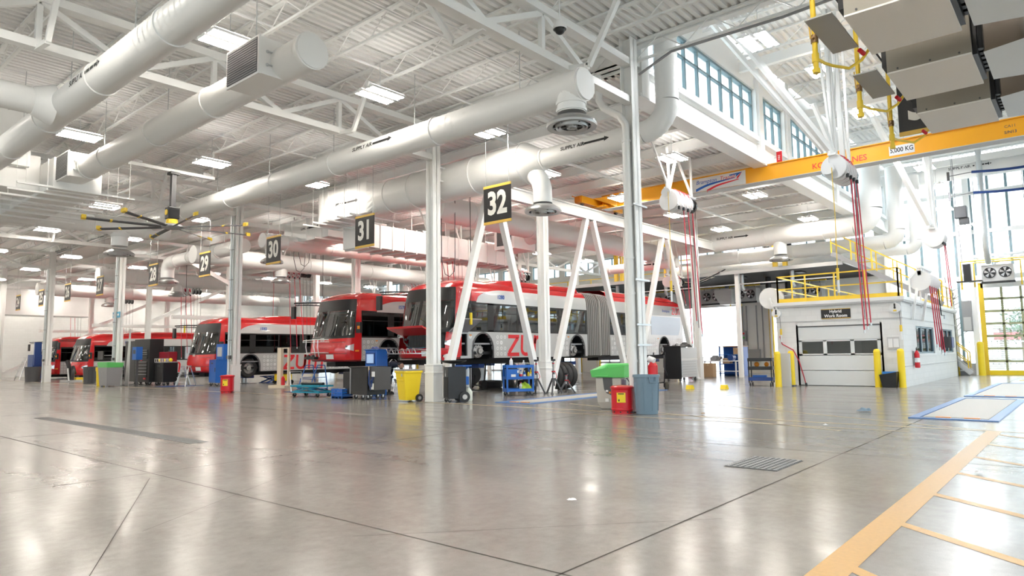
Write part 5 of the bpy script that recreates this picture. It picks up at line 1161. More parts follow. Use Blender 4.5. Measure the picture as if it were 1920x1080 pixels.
k.bar((1.6, 3, 7.2), (1.6, 13, 7.2), .1); k.bar((1.6, 0, 6.4), (1.6, 14, 6.4), .06); k.build('yellow_frame', [YEL], M)
k = MB(); k.bar((.3, .3, 4.68), (.3, 11, 4.68), .1, .05); k.build('cable_tray', [GALV], M)
t = thing('hanging_roll_cover', 'yellow sheet slung in a black sling below the mezzanine edge', 'cover', (32.7, 14.6, 5.0)); k = MB(); k.add([(-.1, y, .1-.22*math.sin(PI*i/8)) for i, y in enumerate(steps(0, 2.1, 8))]+[(.7, y, .16-.22*math.sin(PI*i/8)) for i, y in enumerate(steps(0, 2.1, 8))], [(i, i+1, 10+i, 9+i) for i in range(8)], 0); k.build('sheet', [mat('cream_sheet', (.85, .8, .6), .6)], t); k = MB()
k.path([(-.12, y, .07-.26*math.sin(PI*i/8)) for i, y in enumerate(steps(-.1, 2.2, 8))], .03, 6); k.path([(-.1, y, .0-.32*math.sin(PI*i/8)) for i, y in enumerate(steps(-.1, 2.2, 8))], .022, 6); k.bar((-.1, -.1, .08), (.8, -.5, .5), .05); k.build('sling', [BLKM], t)
t = thing('mezzanine_stair', 'yellow-railed stair climbing from the work room roof to the mezzanine', 'stair', (33.4, 7.3, 3.12)); k = MB()
for i in range(11): k.box(-.4, .4, -2.4+i*.34, -2.1+i*.34, .18+i*.22, .21+i*.22, 0)
k.build('tread', [GALV], t)
for s in (-.42, .42): k = MB(); k.bar((s, -2.6, .05), (s, 1.5, 2.6), .05, .2); k.build('stringer', [MGREY], t); k = MB(); k.bar((s, -2.6, 1.05), (s, 1.5, 3.6), .05); k.bar((s, -2.6, .55), (s, 1.5, 3.1), .04); [k.bar((s, -2.6+i*.82, .05+i*.51), (s, -2.6+i*.82, 1.05+i*.51), .045) for i in range(6)]; k.build('handrail', [YEL], t)
# door heaters: twin fans facing the hall
def door_heater(x, y, z, lb, hood=True):
    t = thing('hanging_door_heater', lb, 'heater', (x, y, z)); k = MB(); k.box(0, .7, -.62, .62, -.42, .42, 0); k.box(-.03, 0, -.66, .66, -.46, -.36, 1); k.build('casing', [LGREY, BLK], t, bevel=.02)
    for s in (-.3, .3):
        k = MB(); k.tube((-.02, s, .05), (.01, s, .05), .25, n=24, mi=0)
        for i in range(5): a = i*1.2566; k.add([(-.035, s, .05), (-.03, s+.22*math.cos(a), .05+.22*math.sin(a)), (-.045, s+.23*math.cos(a+.6), .05+.23*math.sin(a+.6))], [(0, 1, 2)], 1)
        k.tube((-.05, s, .05), (-.02, s, .05), .05, n=10, mi=2); k.lathe([(.25, -.03), (.27, 0)], (0, s, .05), 'X', 24, 1); k.build('fan', [BLKM, STEEL, DGREY], t)
    k = MB(); k.path([(.3, .1, .42), (.3, .1, .55), (.3, -.05, .6), (.3, -.05, .64)], .07, 12); k.build('vent_pipe', [GALV], t)
    k = MB(); k.path([(-.1, .9, -.6), (-.1, .9, .56), (-.1, -.9, .56)], .035, 8); k.build('gas_pipe', [YEL], t)
    k = MB(); k.bar((.1, -.5, .42), (.1, -.5, .6), .02); k.build('hanger', [DGREY], t); k = MB(); k.bar((.1, .5, .42), (.1, .5, .6), .02); k.build('hanger', [DGREY], t)
    return t
for y, lb in ((15.2, 'twin-fan heater on the pier between the two open bay doors'), (17.3, 'twin-fan heater above the open door behind the brace column'), (20.5, 'twin-fan heater above the tail of the articulated bus'), (11.6, 'twin-fan heater behind the work room roof railing')): door_heater(38.9, y, 4.55, lb)
for y, lb in ((16.75, 'white duct transition beside the heater behind the brace column'), (12.9, 'white duct transition beside the heater behind the work room railing')):
    t = thing('hanging_duct_elbow', lb, 'duct', (38.4, y, 4.5)); k = MB(); k.box(0, .9, -.9, -.2, -.45, .45, 0); k.add([(0, -.2, -.45), (0, -.2, .45), (0, .15, .1), (0, .15, .45), (.9, -.2, -.45), (.9, -.2, .45), (.9, .15, .1), (.9, .15, .45)], [(0, 2, 3, 1), (4, 5, 7, 6), (0, 4, 6, 2), (2, 6, 7, 3)], 0); k.build('duct_box', [DUCT], t)
door_heater(38.9, 3.15, 4.78, 'twin-fan heater above the glazed overhead door, nearer its jamb'); door_heater(38.9, 1.35, 4.78, 'twin-fan heater above the glazed overhead door, farther along')
t = thing('hanging_heater_gantry', 'steel channel gantry carrying the heaters above the glazed door', 'gantry', (38.4, -.5, 5.55)); k = MB()
for z, x in ((0, 0), (.1, .3), (-.12, -.1)): k.box(x, x+.06, -.4, 5.0, z, z+.06, 0)
for y in (.3, 2.4, 4.3): k.box(-.4, 1.2, y, y+.05, -.08, -.03, 0); k.bar((.2, y, 0), (.2, y, 4.8), .03)
k.build('channel', [GALV], t); k = MB(); k.path([(-.2, 5.0, -1.5), (-.2, 5.0, -.18), (-.2, -.2, -.18)], .04, 8); k.build('gas_pipe', [YEL], t); k = MB(); k.box(-.3, .0, 4.6, 4.9, -1.1, -.3, 0); k.box(-.3, .2, 4.2, 5.2, -1.15, -1.1, 0); k.build('control_box', [BLKM], t)
for y, lb in ((3.4, 'tall galvanised flue pipe before the glass end wall, over the nearer heater'), (1.2, 'tall galvanised flue pipe before the glass end wall, over the farther heater')):
    t = thing('hanging_flue_pipe', lb, 'pipe', (37.6, y, 5.6)); k = MB(); k.path([(.6, .0, -.35), (.2, 0, -.1), (0, 0, .3), (0, 0, 5.2)], .12, 14)
    for z in (1.5, 3.2): k.tube((0, 0, z), (0, 0, z+.06), .135, n=14)
    k.build('pipe', [GALV], t)
t = thing('hanging_exhaust_hose_rail', 'blue flexible exhaust hoses strung on a rail at the glass end wall', 'hose', (36.5, 3.6, 8.3))
for z, xx in ((.95, 0), (.0, .05)): k = MB(); k.path([(xx, y, z-.12*math.sin(PI*(y+3.6)/3.6)) for y in steps(-3.6, 0, 8)], .06, 8); k.build('hose', [BLUED], t); k = MB(); k.bar((0, .9, z-.05), (0, 0, z), .03); k.box(-.05, .05, .85, .95, z-.25, z+.15, 0); k.build('clamp', [DGREY], t)
t = thing('hanging_door_operator', 'dark motor box hung on cables before the glass end wall', 'motor', (37.2, 4.2, 7.6)); k = MB(); k.box(-.2, .2, -.25, .25, -.3, .25, 0); k.box(-.1, .1, -.3, .1, -.6, -.3, 0); k.build('motor', [DGREY], t, bevel=.03); k = MB(); k.bar((0, .2, .2), (0, .2, 2.7), .03); k.bar((0, .3, -3.2), (0, .25, 2.7), .02); k.bar((0, .1, -2.9), (0, .15, -.5), .03); k.build('cable', [MGREY], t)
for i, (x, y, z0, z1, r, m, lb) in enumerate(((36.4, 20.6, 3.95, 7.6, .16, BLKM, 'black exhaust stack above the tail of the articulated bus'), (36.2, 12.9, 4.2, 7.7, .14, BLKM, 'slim black exhaust stack above the far mezzanine'), (36.8, 12.0, 4.2, 7.7, .22, BLKM, 'thick black exhaust stack above the far mezzanine'), (31.5, 24.2, 4.3, 7.6, .2, BLKM, 'black exhaust stack between bays 30 and 31'))):
    k = MB(); k.tube((0, 0, z0), (0, 0, z1), r, n=14); k.tube((0, 0, z0), (0, 0, z0+.25), r*1.3, n=14, mi=1); tag(k.build('hanging_exhaust_stack', [m, GALV], loc=(x, y, 0)), lb, 'pipe')
for i, (x, y, zb) in enumerate(((33.9, 17.7, 4.6), (33.9, 13.4, 4.55), (33.9, 10.9, 4.55), (33.9, 20.8, 4.6))):
    k = MB(); k.path([(0, 0, 5.2), (0, 0, zb), (.06, -.05, zb-.14)], .1, 12); k.path([(.05, 0, zb-.1), (.2, 0, zb-.25), (.5, 0, zb-.2)], .03, 6); tag(k.build('hanging_down_pipe', [GALV], loc=(x, y, 0)), 'short galvanised down pipe below the mezzanine, %s from the work room' % ('third', 'second', 'nearest', 'fourth')[i], 'pipe')
# pier controls between the open doors
t = thing('wall_control_station', 'door control station with conduits on the pier between the open bay doors', 'control', (39.95, 15.1, 0)); k = MB()
for y in (.75, .5, -.1, -.45): k.tube((-.05, y, .9), (-.05, y, 4), .04, n=8)
k.box(-.25, 0, -.25, .45, .7, 1.4, 0); k.box(-.2, 0, .55, .8, 1.9, 2.5, 0); k.tube((-.22, .67, 2.35), (-.19, .67, 2.35), .06, mi=1); k.tube((-.22, .67, 2.1), (-.19, .67, 2.1), .06, mi=2); k.build('panel', [MGREY, REDC, GREEN], t)
# ================================================================== FLOOR-STANDING THINGS
def castor(k, x, y, r=.06, mi=0, mi2=1): k.tube((x, y-.02, r), (x, y+.02, r), r, n=12, mi=mi); k.box(x-.02, x+.02, y-.03, y+.03, r, r*2.2, mi2)
def pail(k, r0, r1, h, mi=0, n=26, rim=.02): k.lathe([(.01, .005), (r0, .005), (r0, .02), (r1, h-.05), (r1+rim, h-.05), (r1+rim, h), (r1-.01, h), (r1-.03, h-.06), (r0-.02, .05), (.01, .05)], n=n, mi=mi)
def castors(t, pts, r, m2=None):
    for x, y in pts: k = MB(); castor(k, x, y, r); k.build('castor', [BLK, m2 or MGREY], t)
# slate bin by the rain-pipe column
def brute(loc, lb, h=.83, r=.27, m=None, handles=True):
    t = thing('waste_bin', lb, 'bin', loc); k = MB(); pail(k, r*.86, r*1.0, h)
    for i in range(8): a = i*PI/4+.2; k.bar((r*.87*math.cos(a), r*.87*math.sin(a), .08), (r*.99*math.cos(a), r*.99*math.sin(a), h-.16), .03, .012)
    k.build('body', [m or BRUTE], t)
    for a in (-2.15, 1.0): k = MB(); c, s = math.cos(a), math.sin(a); rr = r*1.04; k.path([(rr*c-.08*s, rr*s+.08*c, h-.05), (rr*c*1.08-.08*s, rr*s*1.08+.08*c, h-.16), (rr*c*1.08+.08*s, rr*s*1.08-.08*c, h-.16), (rr*c+.08*s, rr*s-.08*c, h-.05)], .014, 6); k.build('handle', [m or BRUTE], t)
    return t
brute((13.0, 7.33, 0), 'slate-blue round waste bin beside the rain-pipe column')
def oily_can(loc, lb, h=.58, r=.24, face=0.):
    t = thing('oily_waste_can', lb, 'waste can', loc, face); k = MB(); k.lathe([(.01, .0), (r*.92, .0), (r*.92, .06), (r, .08), (r, .1), (r*.97, .12), (r*.97, h-.08), (r*1.0, h-.06), (r*1.06, h-.03), (r*1.06, h-.01), (r*.9, h+.01), (.01, h+.03)], n=28)
    for i in range(9): a = i*.7; k.tube((r*.92*math.cos(a), r*.92*math.sin(a), .04), (r*.945*math.cos(a), r*.945*math.sin(a), .04), .018, n=8, mi=1)
    k.build('body', [REDC, BLK], t); k = MB(); A = steps(PI+.05, PI+.85, 6); rr = r*.985; k.add([(rr*math.cos(a), rr*math.sin(a), z) for z in (h*.42, h*.78) for a in A], [(i, i+1, 8+i, 7+i) for i in range(6)], 0)
    rr = r*.99; k.add([(rr*math.cos(a), rr*math.sin(a), z) for z in (h*.72, h*.755) for a in A[1:6]], [(i, i+1, 6+i, 5+i) for i in range(4)], 1); k.add([(rr*math.cos(a), rr*math.sin(a), z) for z in (h*.46, h*.54) for a in A[1:3]], [(0, 1, 3, 2)], 1); k.build('warning_label', [YELB, BLK], t)
    k = MB(); k.box(-.05, .05, -r*1.3, -r*.9, .02, .04, 0); k.build('pedal', [BLK], t); return t
oily_can((12.87, 7.86, 0), 'red oily waste can with a yellow label beside the slate-blue bin', face=.0)
oily_can((12.72, 25.1, 0), 'red oily waste can at the foot of the column by the blue cabinet', h=.66, r=.25, face=.3)
# parts washer
t = thing('parts_washer', 'grey parts washer with a green sink top beside the rain-pipe column', 'parts washer', (13.9, 8.62, 0), .12); t.scale = (1, .76, .9)
k = MB(); k.add([(x, y, z) for x, y, z in ((-.3, -.3, .0), (.3, -.3, .0), (.3, .38, .0), (-.3, .38, .0), (-.36, -.36, .18), (.36, -.36, .18), (.36, .46, .18), (-.36, .46, .18), (-.38, -.38, .82), (.38, -.38, .82), (.38, .5, .82), (-.38, .5, .82))], [(0, 3, 2, 1), (0, 1, 5, 4), (1, 2, 6, 5), (2, 3, 7, 6), (3, 0, 4, 7), (4, 5, 9, 8), (5, 6, 10, 9), (6, 7, 11, 10), (7, 4, 8, 11), (8, 9, 10, 11)], 0); k.build('cabinet', [TAN], t, bevel=.03)
k = MB(); fn = lambda a, b, d: (-.375-d, -a, b); k.prism([(-.24, .82), (.08, .82), (.08, .46), (.06, .36), (-.12, .42), (-.2, .52)], fn, 0, .012, 0); k.prism([(-.14, .45), (-.06, .45), (-.06, .5), (-.14, .5)], fn, .012, .016, 1); k.prism([(-.03, .41), (.03, .41), (.03, .46), (-.03, .46)], fn, .012, .02, 2); k.build('control_panel', [DGREY, PLASTW, ORANGE], t)
k = MB(); k.prism([(-.05, .2), (-.17, .2), (-.17, .28), (-.05, .28)], fn, 0, .004, 0); k.build('label_plate', [PLASTW], t)
k = MB(); vs = [(-.44, -.5, .82), (.44, -.5, .82), (.44, .58, .82), (-.44, .58, .82), (-.46, -.54, 1.12), (.46, -.54, 1.17), (.46, .62, 1.17), (-.46, .62, 1.0)]
k.add(vs, [(0, 3, 2, 1), (0, 1, 5, 4), (1, 2, 6, 5), (2, 3, 7, 6), (3, 0, 4, 7)], 0); ins = [(-.4, -.48, 1.1), (.4, -.48, 1.14), (.4, .56, 1.14), (-.4, .56, .98)]; bot = [(-.36, -.4, .9), (.36, -.4, .9), (.36, .48, .88), (-.36, .48, .88)]
k.add(vs[4:]+ins+bot, [(0, 1, 5, 4), (1, 2, 6, 5), (2, 3, 7, 6), (3, 0, 4, 7), (4, 5, 9, 8), (5, 6, 10, 9), (6, 7, 11, 10), (7, 4, 8, 11), (8, 9, 10, 11)], 0); k.box(-.47, -.45, .0, .45, .84, .88, 0); k.build('sink_top', [GREENL], t, bevel=.015)
k = MB(); k.tube((-.32, -.42, .5), (-.32, -.42, .78), .07, n=14, mi=0); k.path([(-.32, -.42, .76), (-.35, -.55, .8), (-.3, -.6, .7), (-.2, -.5, .55)], .015, 6, 1); k.tube((-.34, -.5, .79), (-.34, -.38, .79), .03, mi=2); k.build('filter', [mat('smoked_plastic', (.12, .1, .14), .2), BLK, LGREY], t)
# yellow wheeled bin
t = thing('wheeled_bin', 'yellow wheeled refuse bin with a grey lid beside the column of bay 31', 'bin', (12.98, 15.0, 0), -.25)
k = MB(); lo = [(-.2, -.22, .05), (.2, -.22, .05), (.2, .22, .05), (-.2, .22, .05)]; hi = [(-.28, -.29, .86), (.28, -.29, .86), (.28, .29, .86), (-.28, .29, .86)]; k.add(lo+hi, [(0, 3, 2, 1), (0, 1, 5, 4), (1, 2, 6, 5), (2, 3, 7, 6), (3, 0, 4, 7), (4, 5, 6, 7)], 0); k.box(-.3, .3, -.31, .31, .82, .88, 0); k.box(-.275, -.2, -.2, .2, .6, .63, 0); k.build('body', [YELB], t, bevel=.02)
k = MB(); k.box(-.3, .31, -.31, .31, .88, .92, 0); k.path([(.3, -.2, .86), (.4, -.2, .9), (.4, .2, .9), (.3, .2, .86)], .016, 6); k.build('lid', [MGREY], t, bevel=.012)
for s in (-1, 1): k = MB(); k.tube((.2, s*.25, .11), (.2, s*.3, .11), .11, n=18); k.tube((.2, s*.3, .11), (.2, s*.31, .11), .05, n=12, mi=1); k.build('wheel', [BLK, MGREY], t)
k = MB(); fn = lambda a, b, d: (-.262-.0*d-.08*(b-.6), -a, b); k.prism([(.08, .72), (.16, .72), (.16, .8), (.08, .8)], fn, .01, .012, 0); k.build('sticker', [PLASTW], t)
# oil drain caddy
t = thing('oil_drain_caddy', 'black wheeled oil drain caddy with a drip pan beside the column', 'oil caddy', (13.55, 13.7, 0), -.5)
k = MB(); k.box(-.26, .26, -.24, .24, .1, .98, 0)
for i in range(4): k.box(-.275, -.26, -.2+i*.11, -.13+i*.11, .14, .7, 0)
k.build('tank', [BLKM], t, bevel=.05); k = MB(); k.lathe([(.04, 1.06), (.25, 1.09), (.36, 1.13), (.37, 1.16), (.34, 1.15), (.02, 1.1)], (-.02, .05, .0), n=26); k.tube((-.02, .05, .9), (-.02, .05, 1.07), .045); k.build('drip_pan', [BLK], t)
for s in (-1, 1): k = MB(); k.tube((.2, s*.25, .15), (.2, s*.32, .15), .15, n=20); k.tube((.2, s*.32, .15), (.2, s*.33, .15), .07, n=12, mi=1); k.build('wheel', [BLK, LGREY], t)
k = MB(); castor(k, -.2, .18, .05); castor(k, -.2, -.18, .05); k.build('castor', [BLK, MGREY], t); k = MB(); fn = lambda a, b, d: (-.268-d, -a, b); k.disc((0, .76), .055, fn, 0, 10); k.flat([(-.02, .8), (.02, .8), (.01, .9), (-.01, .9)], fn, 0, 0); k.build('emblem', [LGREY], t)
t = thing('heat_lamp', 'white hooded machine with a red drop mark behind the oil caddy', 'machine', (14.5, 14.9, 0)); k = MB(); k.tube((0, 0, .0), (0, 0, .9), .05); k.lathe([(.02, 1.36), (.16, 1.32), (.2, 1.2), (.2, 1.0), (.1, .9), (.02, .9)], n=20, mi=1); k.box(-.15, .15, -.15, .15, 0, .05, 0); k.build('body', [MGREY, PLASTW], t); k = MB(); k.disc((-.05, 1.2), .06, lambda a, b, d: (-.205, -a, b), 0, 12); k.build('drop_mark', [REDC], t)
t = thing('water_jug', 'translucent jug on the floor beside the oil caddy wheel', 'jug', (14.0, 13.6, 0)); k = MB(); k.lathe([(.01, 0), (.1, .0), (.11, .04), (.11, .26), (.06, .34), (.03, .37), (.03, .4), (.01, .4)], n=16); k.build('body', [mat('milky_plastic', (.75, .8, .72), .3)], t)
t = thing('transmission_jack', 'blue jack machine behind the oil caddy', 'jack', (15.6, 15.5, 0), .3); k = MB(); k.box(-.25, .25, -.18, .18, .35, .62, 0); k.add([(-.3, -.2, .95), (.3, -.2, .95), (.1, .1, .62), (-.1, .1, .62), (-.3, .2, .95), (.3, .2, .95)], [(0, 1, 2, 3), (4, 3, 2, 5), (0, 4, 5, 1), (0, 3, 4), (1, 5, 2)], 0); k.box(-.32, .32, -.25, .25, .93, .98, 0); k.tube((0, 0, .1), (0, 0, .4), .1); k.box(-.35, .35, -.05, .05, .06, .12, 0); k.box(-.05, .05, -.3, .3, .06, .12, 0); k.build('body', [BLUE], t, bevel=.02); castors(t, [(x, y) for x, y in ((-.33, 0), (.33, 0), (0, -.28), (0, .28))], .05, MGREY)
t = thing('hose_cart', 'dark red hose reel cart on small wheels under the articulated bus', 'cart', (19.0, 18.3, 0)); k = MB(); k.tube((-.1, -.25, .55), (-.1, .25, .55), .3, n=20); k.tube((-.1, -.28, .55), (-.1, -.25, .55), .34, n=20, mi=1); k.tube((-.1, .25, .55), (-.1, .28, .55), .34, n=20, mi=1); k.build('reel', [mat('rust_hose', (.25, .05, .04), .6), DGREY], t); k = MB(); k.bar((-.5, -.3, .15), (.4, -.3, .15), .04); k.bar((-.5, .3, .15), (.4, .3, .15), .04); k.bar((.4, -.3, .15), (.5, -.3, 1), .04); k.bar((.4, .3, .15), (.5, .3, 1), .04); k.bar((.5, -.3, 1), (.5, .3, 1), .04); k.bar((-.1, -.3, .15), (-.1, -.3, .55), .04); k.build('frame', [DGREY], t)
for s in (-1, 1): k = MB(); k.tube((.35, s*.33, .17), (.35, s*.37, .17), .17, n=18); k.build('wheel', [BLK], t)
# blue shop cart with bottles
ct = thing('service_cart', 'blue two-shelf service cart with bottles and rags beside the jack stands', 'cart', (16.67, 13.99, 0), -.62)
k = MB()
for x in (-.42, .42):
    for y in (-.25, .25): k.box(x-.025, x+.025, y-.025, y+.025, .12, .92, 0)
k.build('frame', [BLUE], ct)
for z in (.14, .52, .88): k = MB(); k.box(-.44, .44, -.27, .27, z, z+.02, 0); k.box(-.44, .44, -.28, -.265, z, z+.09, 0); k.box(-.44, .44, .265, .28, z, z+.09, 0); k.box(-.45, -.435, -.27, .27, z, z+.09, 0); k.box(.435, .45, -.27, .27, z, z+.09, 0); k.build('shelf', [BLUE], ct)
k = MB(); k.box(-.44, -.05, -.285, .0, .55, .84, 0); k.box(-.3, -.15, -.29, -.285, .6, .68, 1); k.box(-.1, -.06, -.29, -.285, .72, .8, 1); k.build('tool_box', [BLUE, PLASTW], ct)
castors(ct, [(x, y) for x in (-.38, .38) for y in (-.22, .22)], .06, MGREY)
def on_cart(x, y, z): c, s = math.cos(-.62), math.sin(-.62); return (16.67+x*c-y*s, 13.99+x*s+y*c, z)
def bottle(p, h, r, cols, lb, cat='bottle'):
    t = thing('bottle', lb, cat, p); k = MB(); k.lathe([(.004, 0), (r, 0), (r, h*.62), (r*.4, h*.78), (r*.4, h*.86), (.004, h*.86)], n=12); k.lathe([(r*1.01, h*.15), (r*1.01, h*.5)], n=12, mi=1); k.build('body', [cols[0], cols[1]], t); k = MB(); k.lathe([(.004, h*.86), (r*.5, h*.86), (r*.45, h), (.004, h)], n=10); k.build('cap', [cols[2]], t)
bottle(on_cart(-.25, -.1, .91), .32, .055, (PLASTW, PLASTW, REDC), 'white spray bottle with a red head on the blue service cart')
bottle(on_cart(.05, -.15, .55), .26, .05, (PLASTW, REDG, BLUE), 'white bottle with a blue cap, middle shelf of the blue service cart'); bottle(on_cart(.17, -.15, .55), .24, .045, (BLUE, PLASTW, PLASTW), 'blue and white bottle, middle shelf of the blue service cart'); bottle(on_cart(.3, -.14, .55), .24, .035, (YELB, YELB, BLK), 'yellow can, middle shelf of the blue service cart'); bottle(on_cart(.38, -.1, .55), .27, .035, (YELB, PLASTW, YELB), 'tall yellow bottle at the end of the blue cart shelf')
bottle(on_cart(.05, -.12, .17), .26, .055, (PLASTW, LGREY, REDC), 'white bottle with a red cap, bottom shelf of the blue service cart'); bottle(on_cart(.2, .05, .91), .2, .05, (LGREY, LGREY, ALU), 'grey funnel-topped can on top of the blue service cart')
def rag(p, s, m, lb, seed):
    random.seed(seed); k = MB(); n = 7; k.add([(s[0]*(i/n-.5), s[1]*(j/n-.5), .015+s[2]*random.random()*(1 if 0 < i < n and 0 < j < n else .1)) for j in range(n+1) for i in range(n+1)], [(j*(n+1)+i, j*(n+1)+i+1, (j+1)*(n+1)+i+1, (j+1)*(n+1)+i) for j in range(n) for i in range(n)], 0, True); o = k.build('rag', [m], loc=p); tag(o, lb, 'rag'); sm = o.modifiers.new('soft', 'SUBSURF'); sm.levels = sm.render_levels = 1; o.rotation_euler = (0, 0, -.62)
HIVIS = mat('lime_cloth', (.5, .72, .06), .8); rag(on_cart(.22, -.05, .17), (.36, .3, .3), HIVIS, 'lime-green cloth heaped on the bottom shelf of the blue cart', 2); rag(on_cart(-.05, .0, .56), (.16, .3, .3), HIVIS, 'lime-green cloth on the middle shelf of the blue cart', 4); rag(on_cart(.0, -.08, .91), (.24, .2, .08), mat('pink_cloth', (.7, .2, .25), .8), 'pink rag on top of the blue service cart', 6); rag(on_cart(.32, .0, .91), (.2, .24, .1), NAVY, 'dark rag at the end of the blue cart top', 9)
# jack stands
def jack(loc, h, lb, rz):
    t = thing('jack_stand', lb, 'jack stand', loc, rz); k = MB()
    k.tube((0, 0, .25), (0, 0, h*.66), .045, n=12, mi=0); k.tube((0, 0, h*.6), (0, 0, h-.06), .028, n=10, mi=1); k.build('post', [DGREY, MGREY], t)
    for i in range(3): a = i*2*PI/3+.5; k = MB(); k.bar((.05*math.cos(a), .05*math.sin(a), .5 if h > .8 else .35), (.3*math.cos(a), .3*math.sin(a), .02), .05, .04); k.box(.3*math.cos(a)-.04, .3*math.cos(a)+.04, .3*math.sin(a)-.04, .3*math.sin(a)+.04, 0, .025, 0); k.build('leg', [DGREY], t)
    k = MB(); k.box(-.07, .07, -.05, .05, h-.06, h-.03, 0); k.box(-.07, -.05, -.05, .05, h-.03, h, 0); k.box(.05, .07, -.05, .05, h-.03, h, 0); k.build('saddle', [BLKM], t)
    k = MB(); k.lathe([(.05, h*.62), (.065, h*.62), (.065, h*.65), (.05, h*.65)], n=12); k.tube((0, 0, h*.86), (0, 0, h*.89), .036); k.path([(0, -.05, h*.66), (.02, -.12, h*.5), (0, -.06, h*.4)], .01, 6); k.build('collar', [REDC], t); k = MB(); k.box(-.052, -.046, -.03, .03, h*.45, h*.56, 0); k.build('label_plate', [PLASTW], t)
jack((17.6, 13.99, 0), 1.12, 'tall grey jack stand beside the blue service cart', .3); jack((18.05, 13.62, 0), 1.13, 'tall grey jack stand at the foot of the brace column', 1.0); jack((18.6, 13.5, 0), .66, 'short grey jack stand with a red head beside the tyre row', .2)
# tyres
def tyre_mesh(k, c, r=.5, w=.28):
    h = w/2; k.lathe([(r*.56, -h*.85), (r*.6, -h), (r*.82, -h*1.02), (r*.95, -h*.9), (r, -h*.6), (r, h*.6), (r*.95, h*.9), (r*.82, h*1.02), (r*.6, h), (r*.56, h*.85)], c, 'X', 32, 0); k.lathe([(r*.56, h*.85), (r*.62, h*.4), (r*.62, -h*.4), (r*.56, -h*.85)], c, 'X', 32, 0)
    for q in (-.45, -.15, .15, .45): k.lathe([(r*1.003, h*q-.006), (r*1.003, h*q+.006)], c, 'X', 32, 1)
ORDT = ['first', 'second', 'third', 'fourth', 'fifth', 'sixth', 'seventh']
ty0 = None
for i in range(7):
    if ty0 is None: k = MB(); tyre_mesh(k, (0, 0, .5)); o = ty0 = k.build('tyre', [RUB, BLK])
    else: o = ty0.copy(); COL.objects.link(o)
    o.location = (18.95+.305*i, 15.12, 0); tag(o, 'upright black tyre in the row behind the parts washer, %s from the jack stands' % ORDT[i], 'tyre', 'upright tyres in a row')
t = thing('loose_wheel', 'mounted wheel standing on edge behind the blue service cart', 'wheel', (18.7, 16.0, 0), .5); wheel(t, (0, 0, .5), -1, .5, 'tyre')
t = thing('loose_wheel', 'second mounted wheel standing close behind the one on edge', 'wheel', (19.3, 16.6, 0), .3); wheel(t, (0, 0, .5), -1, .5, 'tyre')
for p, lb in (((20.2, 18.4, 0), 'tyre lying flat on the floor under the articulated bus'), ((21.2, 17.2, .0), 'second tyre lying flat under the articulated bus')):
    k = MB(); tyre_mesh(k, (0, 0, 0), .48); o = k.build('tyre', [RUB, BLK], loc=(p[0], p[1], .14)); o.rotation_euler = (0, PI/2, .3); tag(o, lb, 'tyre')
# steel tool chest by the brace column
t = thing('tool_chest', 'steel tool chest with a black end cover by the last brace column', 'tool chest', (27.6, 14.2, 0)); k = MB(); k.box(0, 1.7, -.35, .35, .18, 1.5, 0); k.box(-.02, 1.72, -.37, .37, .95, 1.0, 1); k.build('body', [ALU, PLASTW], t)
for i in range(6): k = MB(); k.box(.15, 1.55, -.372, -.35, .24+i*.115, .33+i*.115, 0); k.box(.2, 1.5, -.39, -.372, .3+i*.115, .315+i*.115, 1); k.build('drawer', [ALU, STEEL], t)
k = MB(); k.box(-.06, 0, -.42, .42, .12, 1.58, 0); k.box(-.06, .5, -.42, .38, 1.5, 1.56, 0); k.build('cover', [BLKM], t, bevel=.02); castors(t, [(x, y) for x in (.1, 1.6) for y in (-.28, .28)], .08, MGREY)
rag((28.5, 14.2, 1.5), (.9, .5, .28), BLK, 'black jacket heaped on the steel tool chest', 11); t = thing('tool_roll', 'rolled white paper on the steel tool chest', 'roll', (27.75, 14.2, 1.56)); k = MB(); k.tube((0, -.25, .06), (.6, .2, .06), .055); k.build('roll', [PLASTW], t)
t = thing('gas_cart', 'red cylinder cart with hoses behind the slate-blue bin', 'cart', (21.0, 11.6, 0)); k = MB(); k.lathe([(.01, .3), (.14, .3), (.14, .85), (.05, .98), (.01, 1.0)], n=14); k.lathe([(.01, .3), (.14, .3), (.14, .85), (.05, .98), (.01, 1.0)], (.3, .1, 0), n=14); k.build('cylinder', [REDC], t); k = MB(); k.bar((.45, -.2, .1), (.6, -.2, 1.3), .03); k.bar((.45, .25, .1), (.6, .25, 1.3), .03); k.box(-.2, .5, -.2, .25, .24, .28, 0); k.path([(.5, -.2, 1.2), (.3, -.3, .8), (.5, -.3, .5)], .02, 6); k.build('frame', [BLKM], t)
for s in (-1, 1): k = MB(); k.tube((.5, s*.25, .14), (.5, s*.29, .14), .14, n=16); k.build('wheel', [BLK], t)
k = MB(); k.tube((0, -.1, 1.02), (0, .12, 1.1), .1, n=12); k.build('cap', [PLASTW], t)
# floor wedges
for (x, y, lb) in ((22.4, 10.9, 'yellow wheel chock on the floor beyond the slate-blue bin, outer one'), (23.0, 9.9, 'yellow wheel chock on the floor beyond the slate-blue bin, nearer the work room')): k = MB(); k.add([(-.15, -.1, 0), (.15, -.1, 0), (.15, .1, 0), (-.15, .1, 0), (-.08, -.1, .14), (.05, -.1, .14), (.05, .1, .14), (-.08, .1, .14)], [(0, 3, 2, 1), (0, 1, 5, 4), (1, 2, 6, 5), (2, 3, 7, 6), (3, 0, 4, 7), (4, 5, 6, 7)], 0); tag(k.build('wheel_chock', [YELB], loc=(x, y, 0)), lb, 'chock')
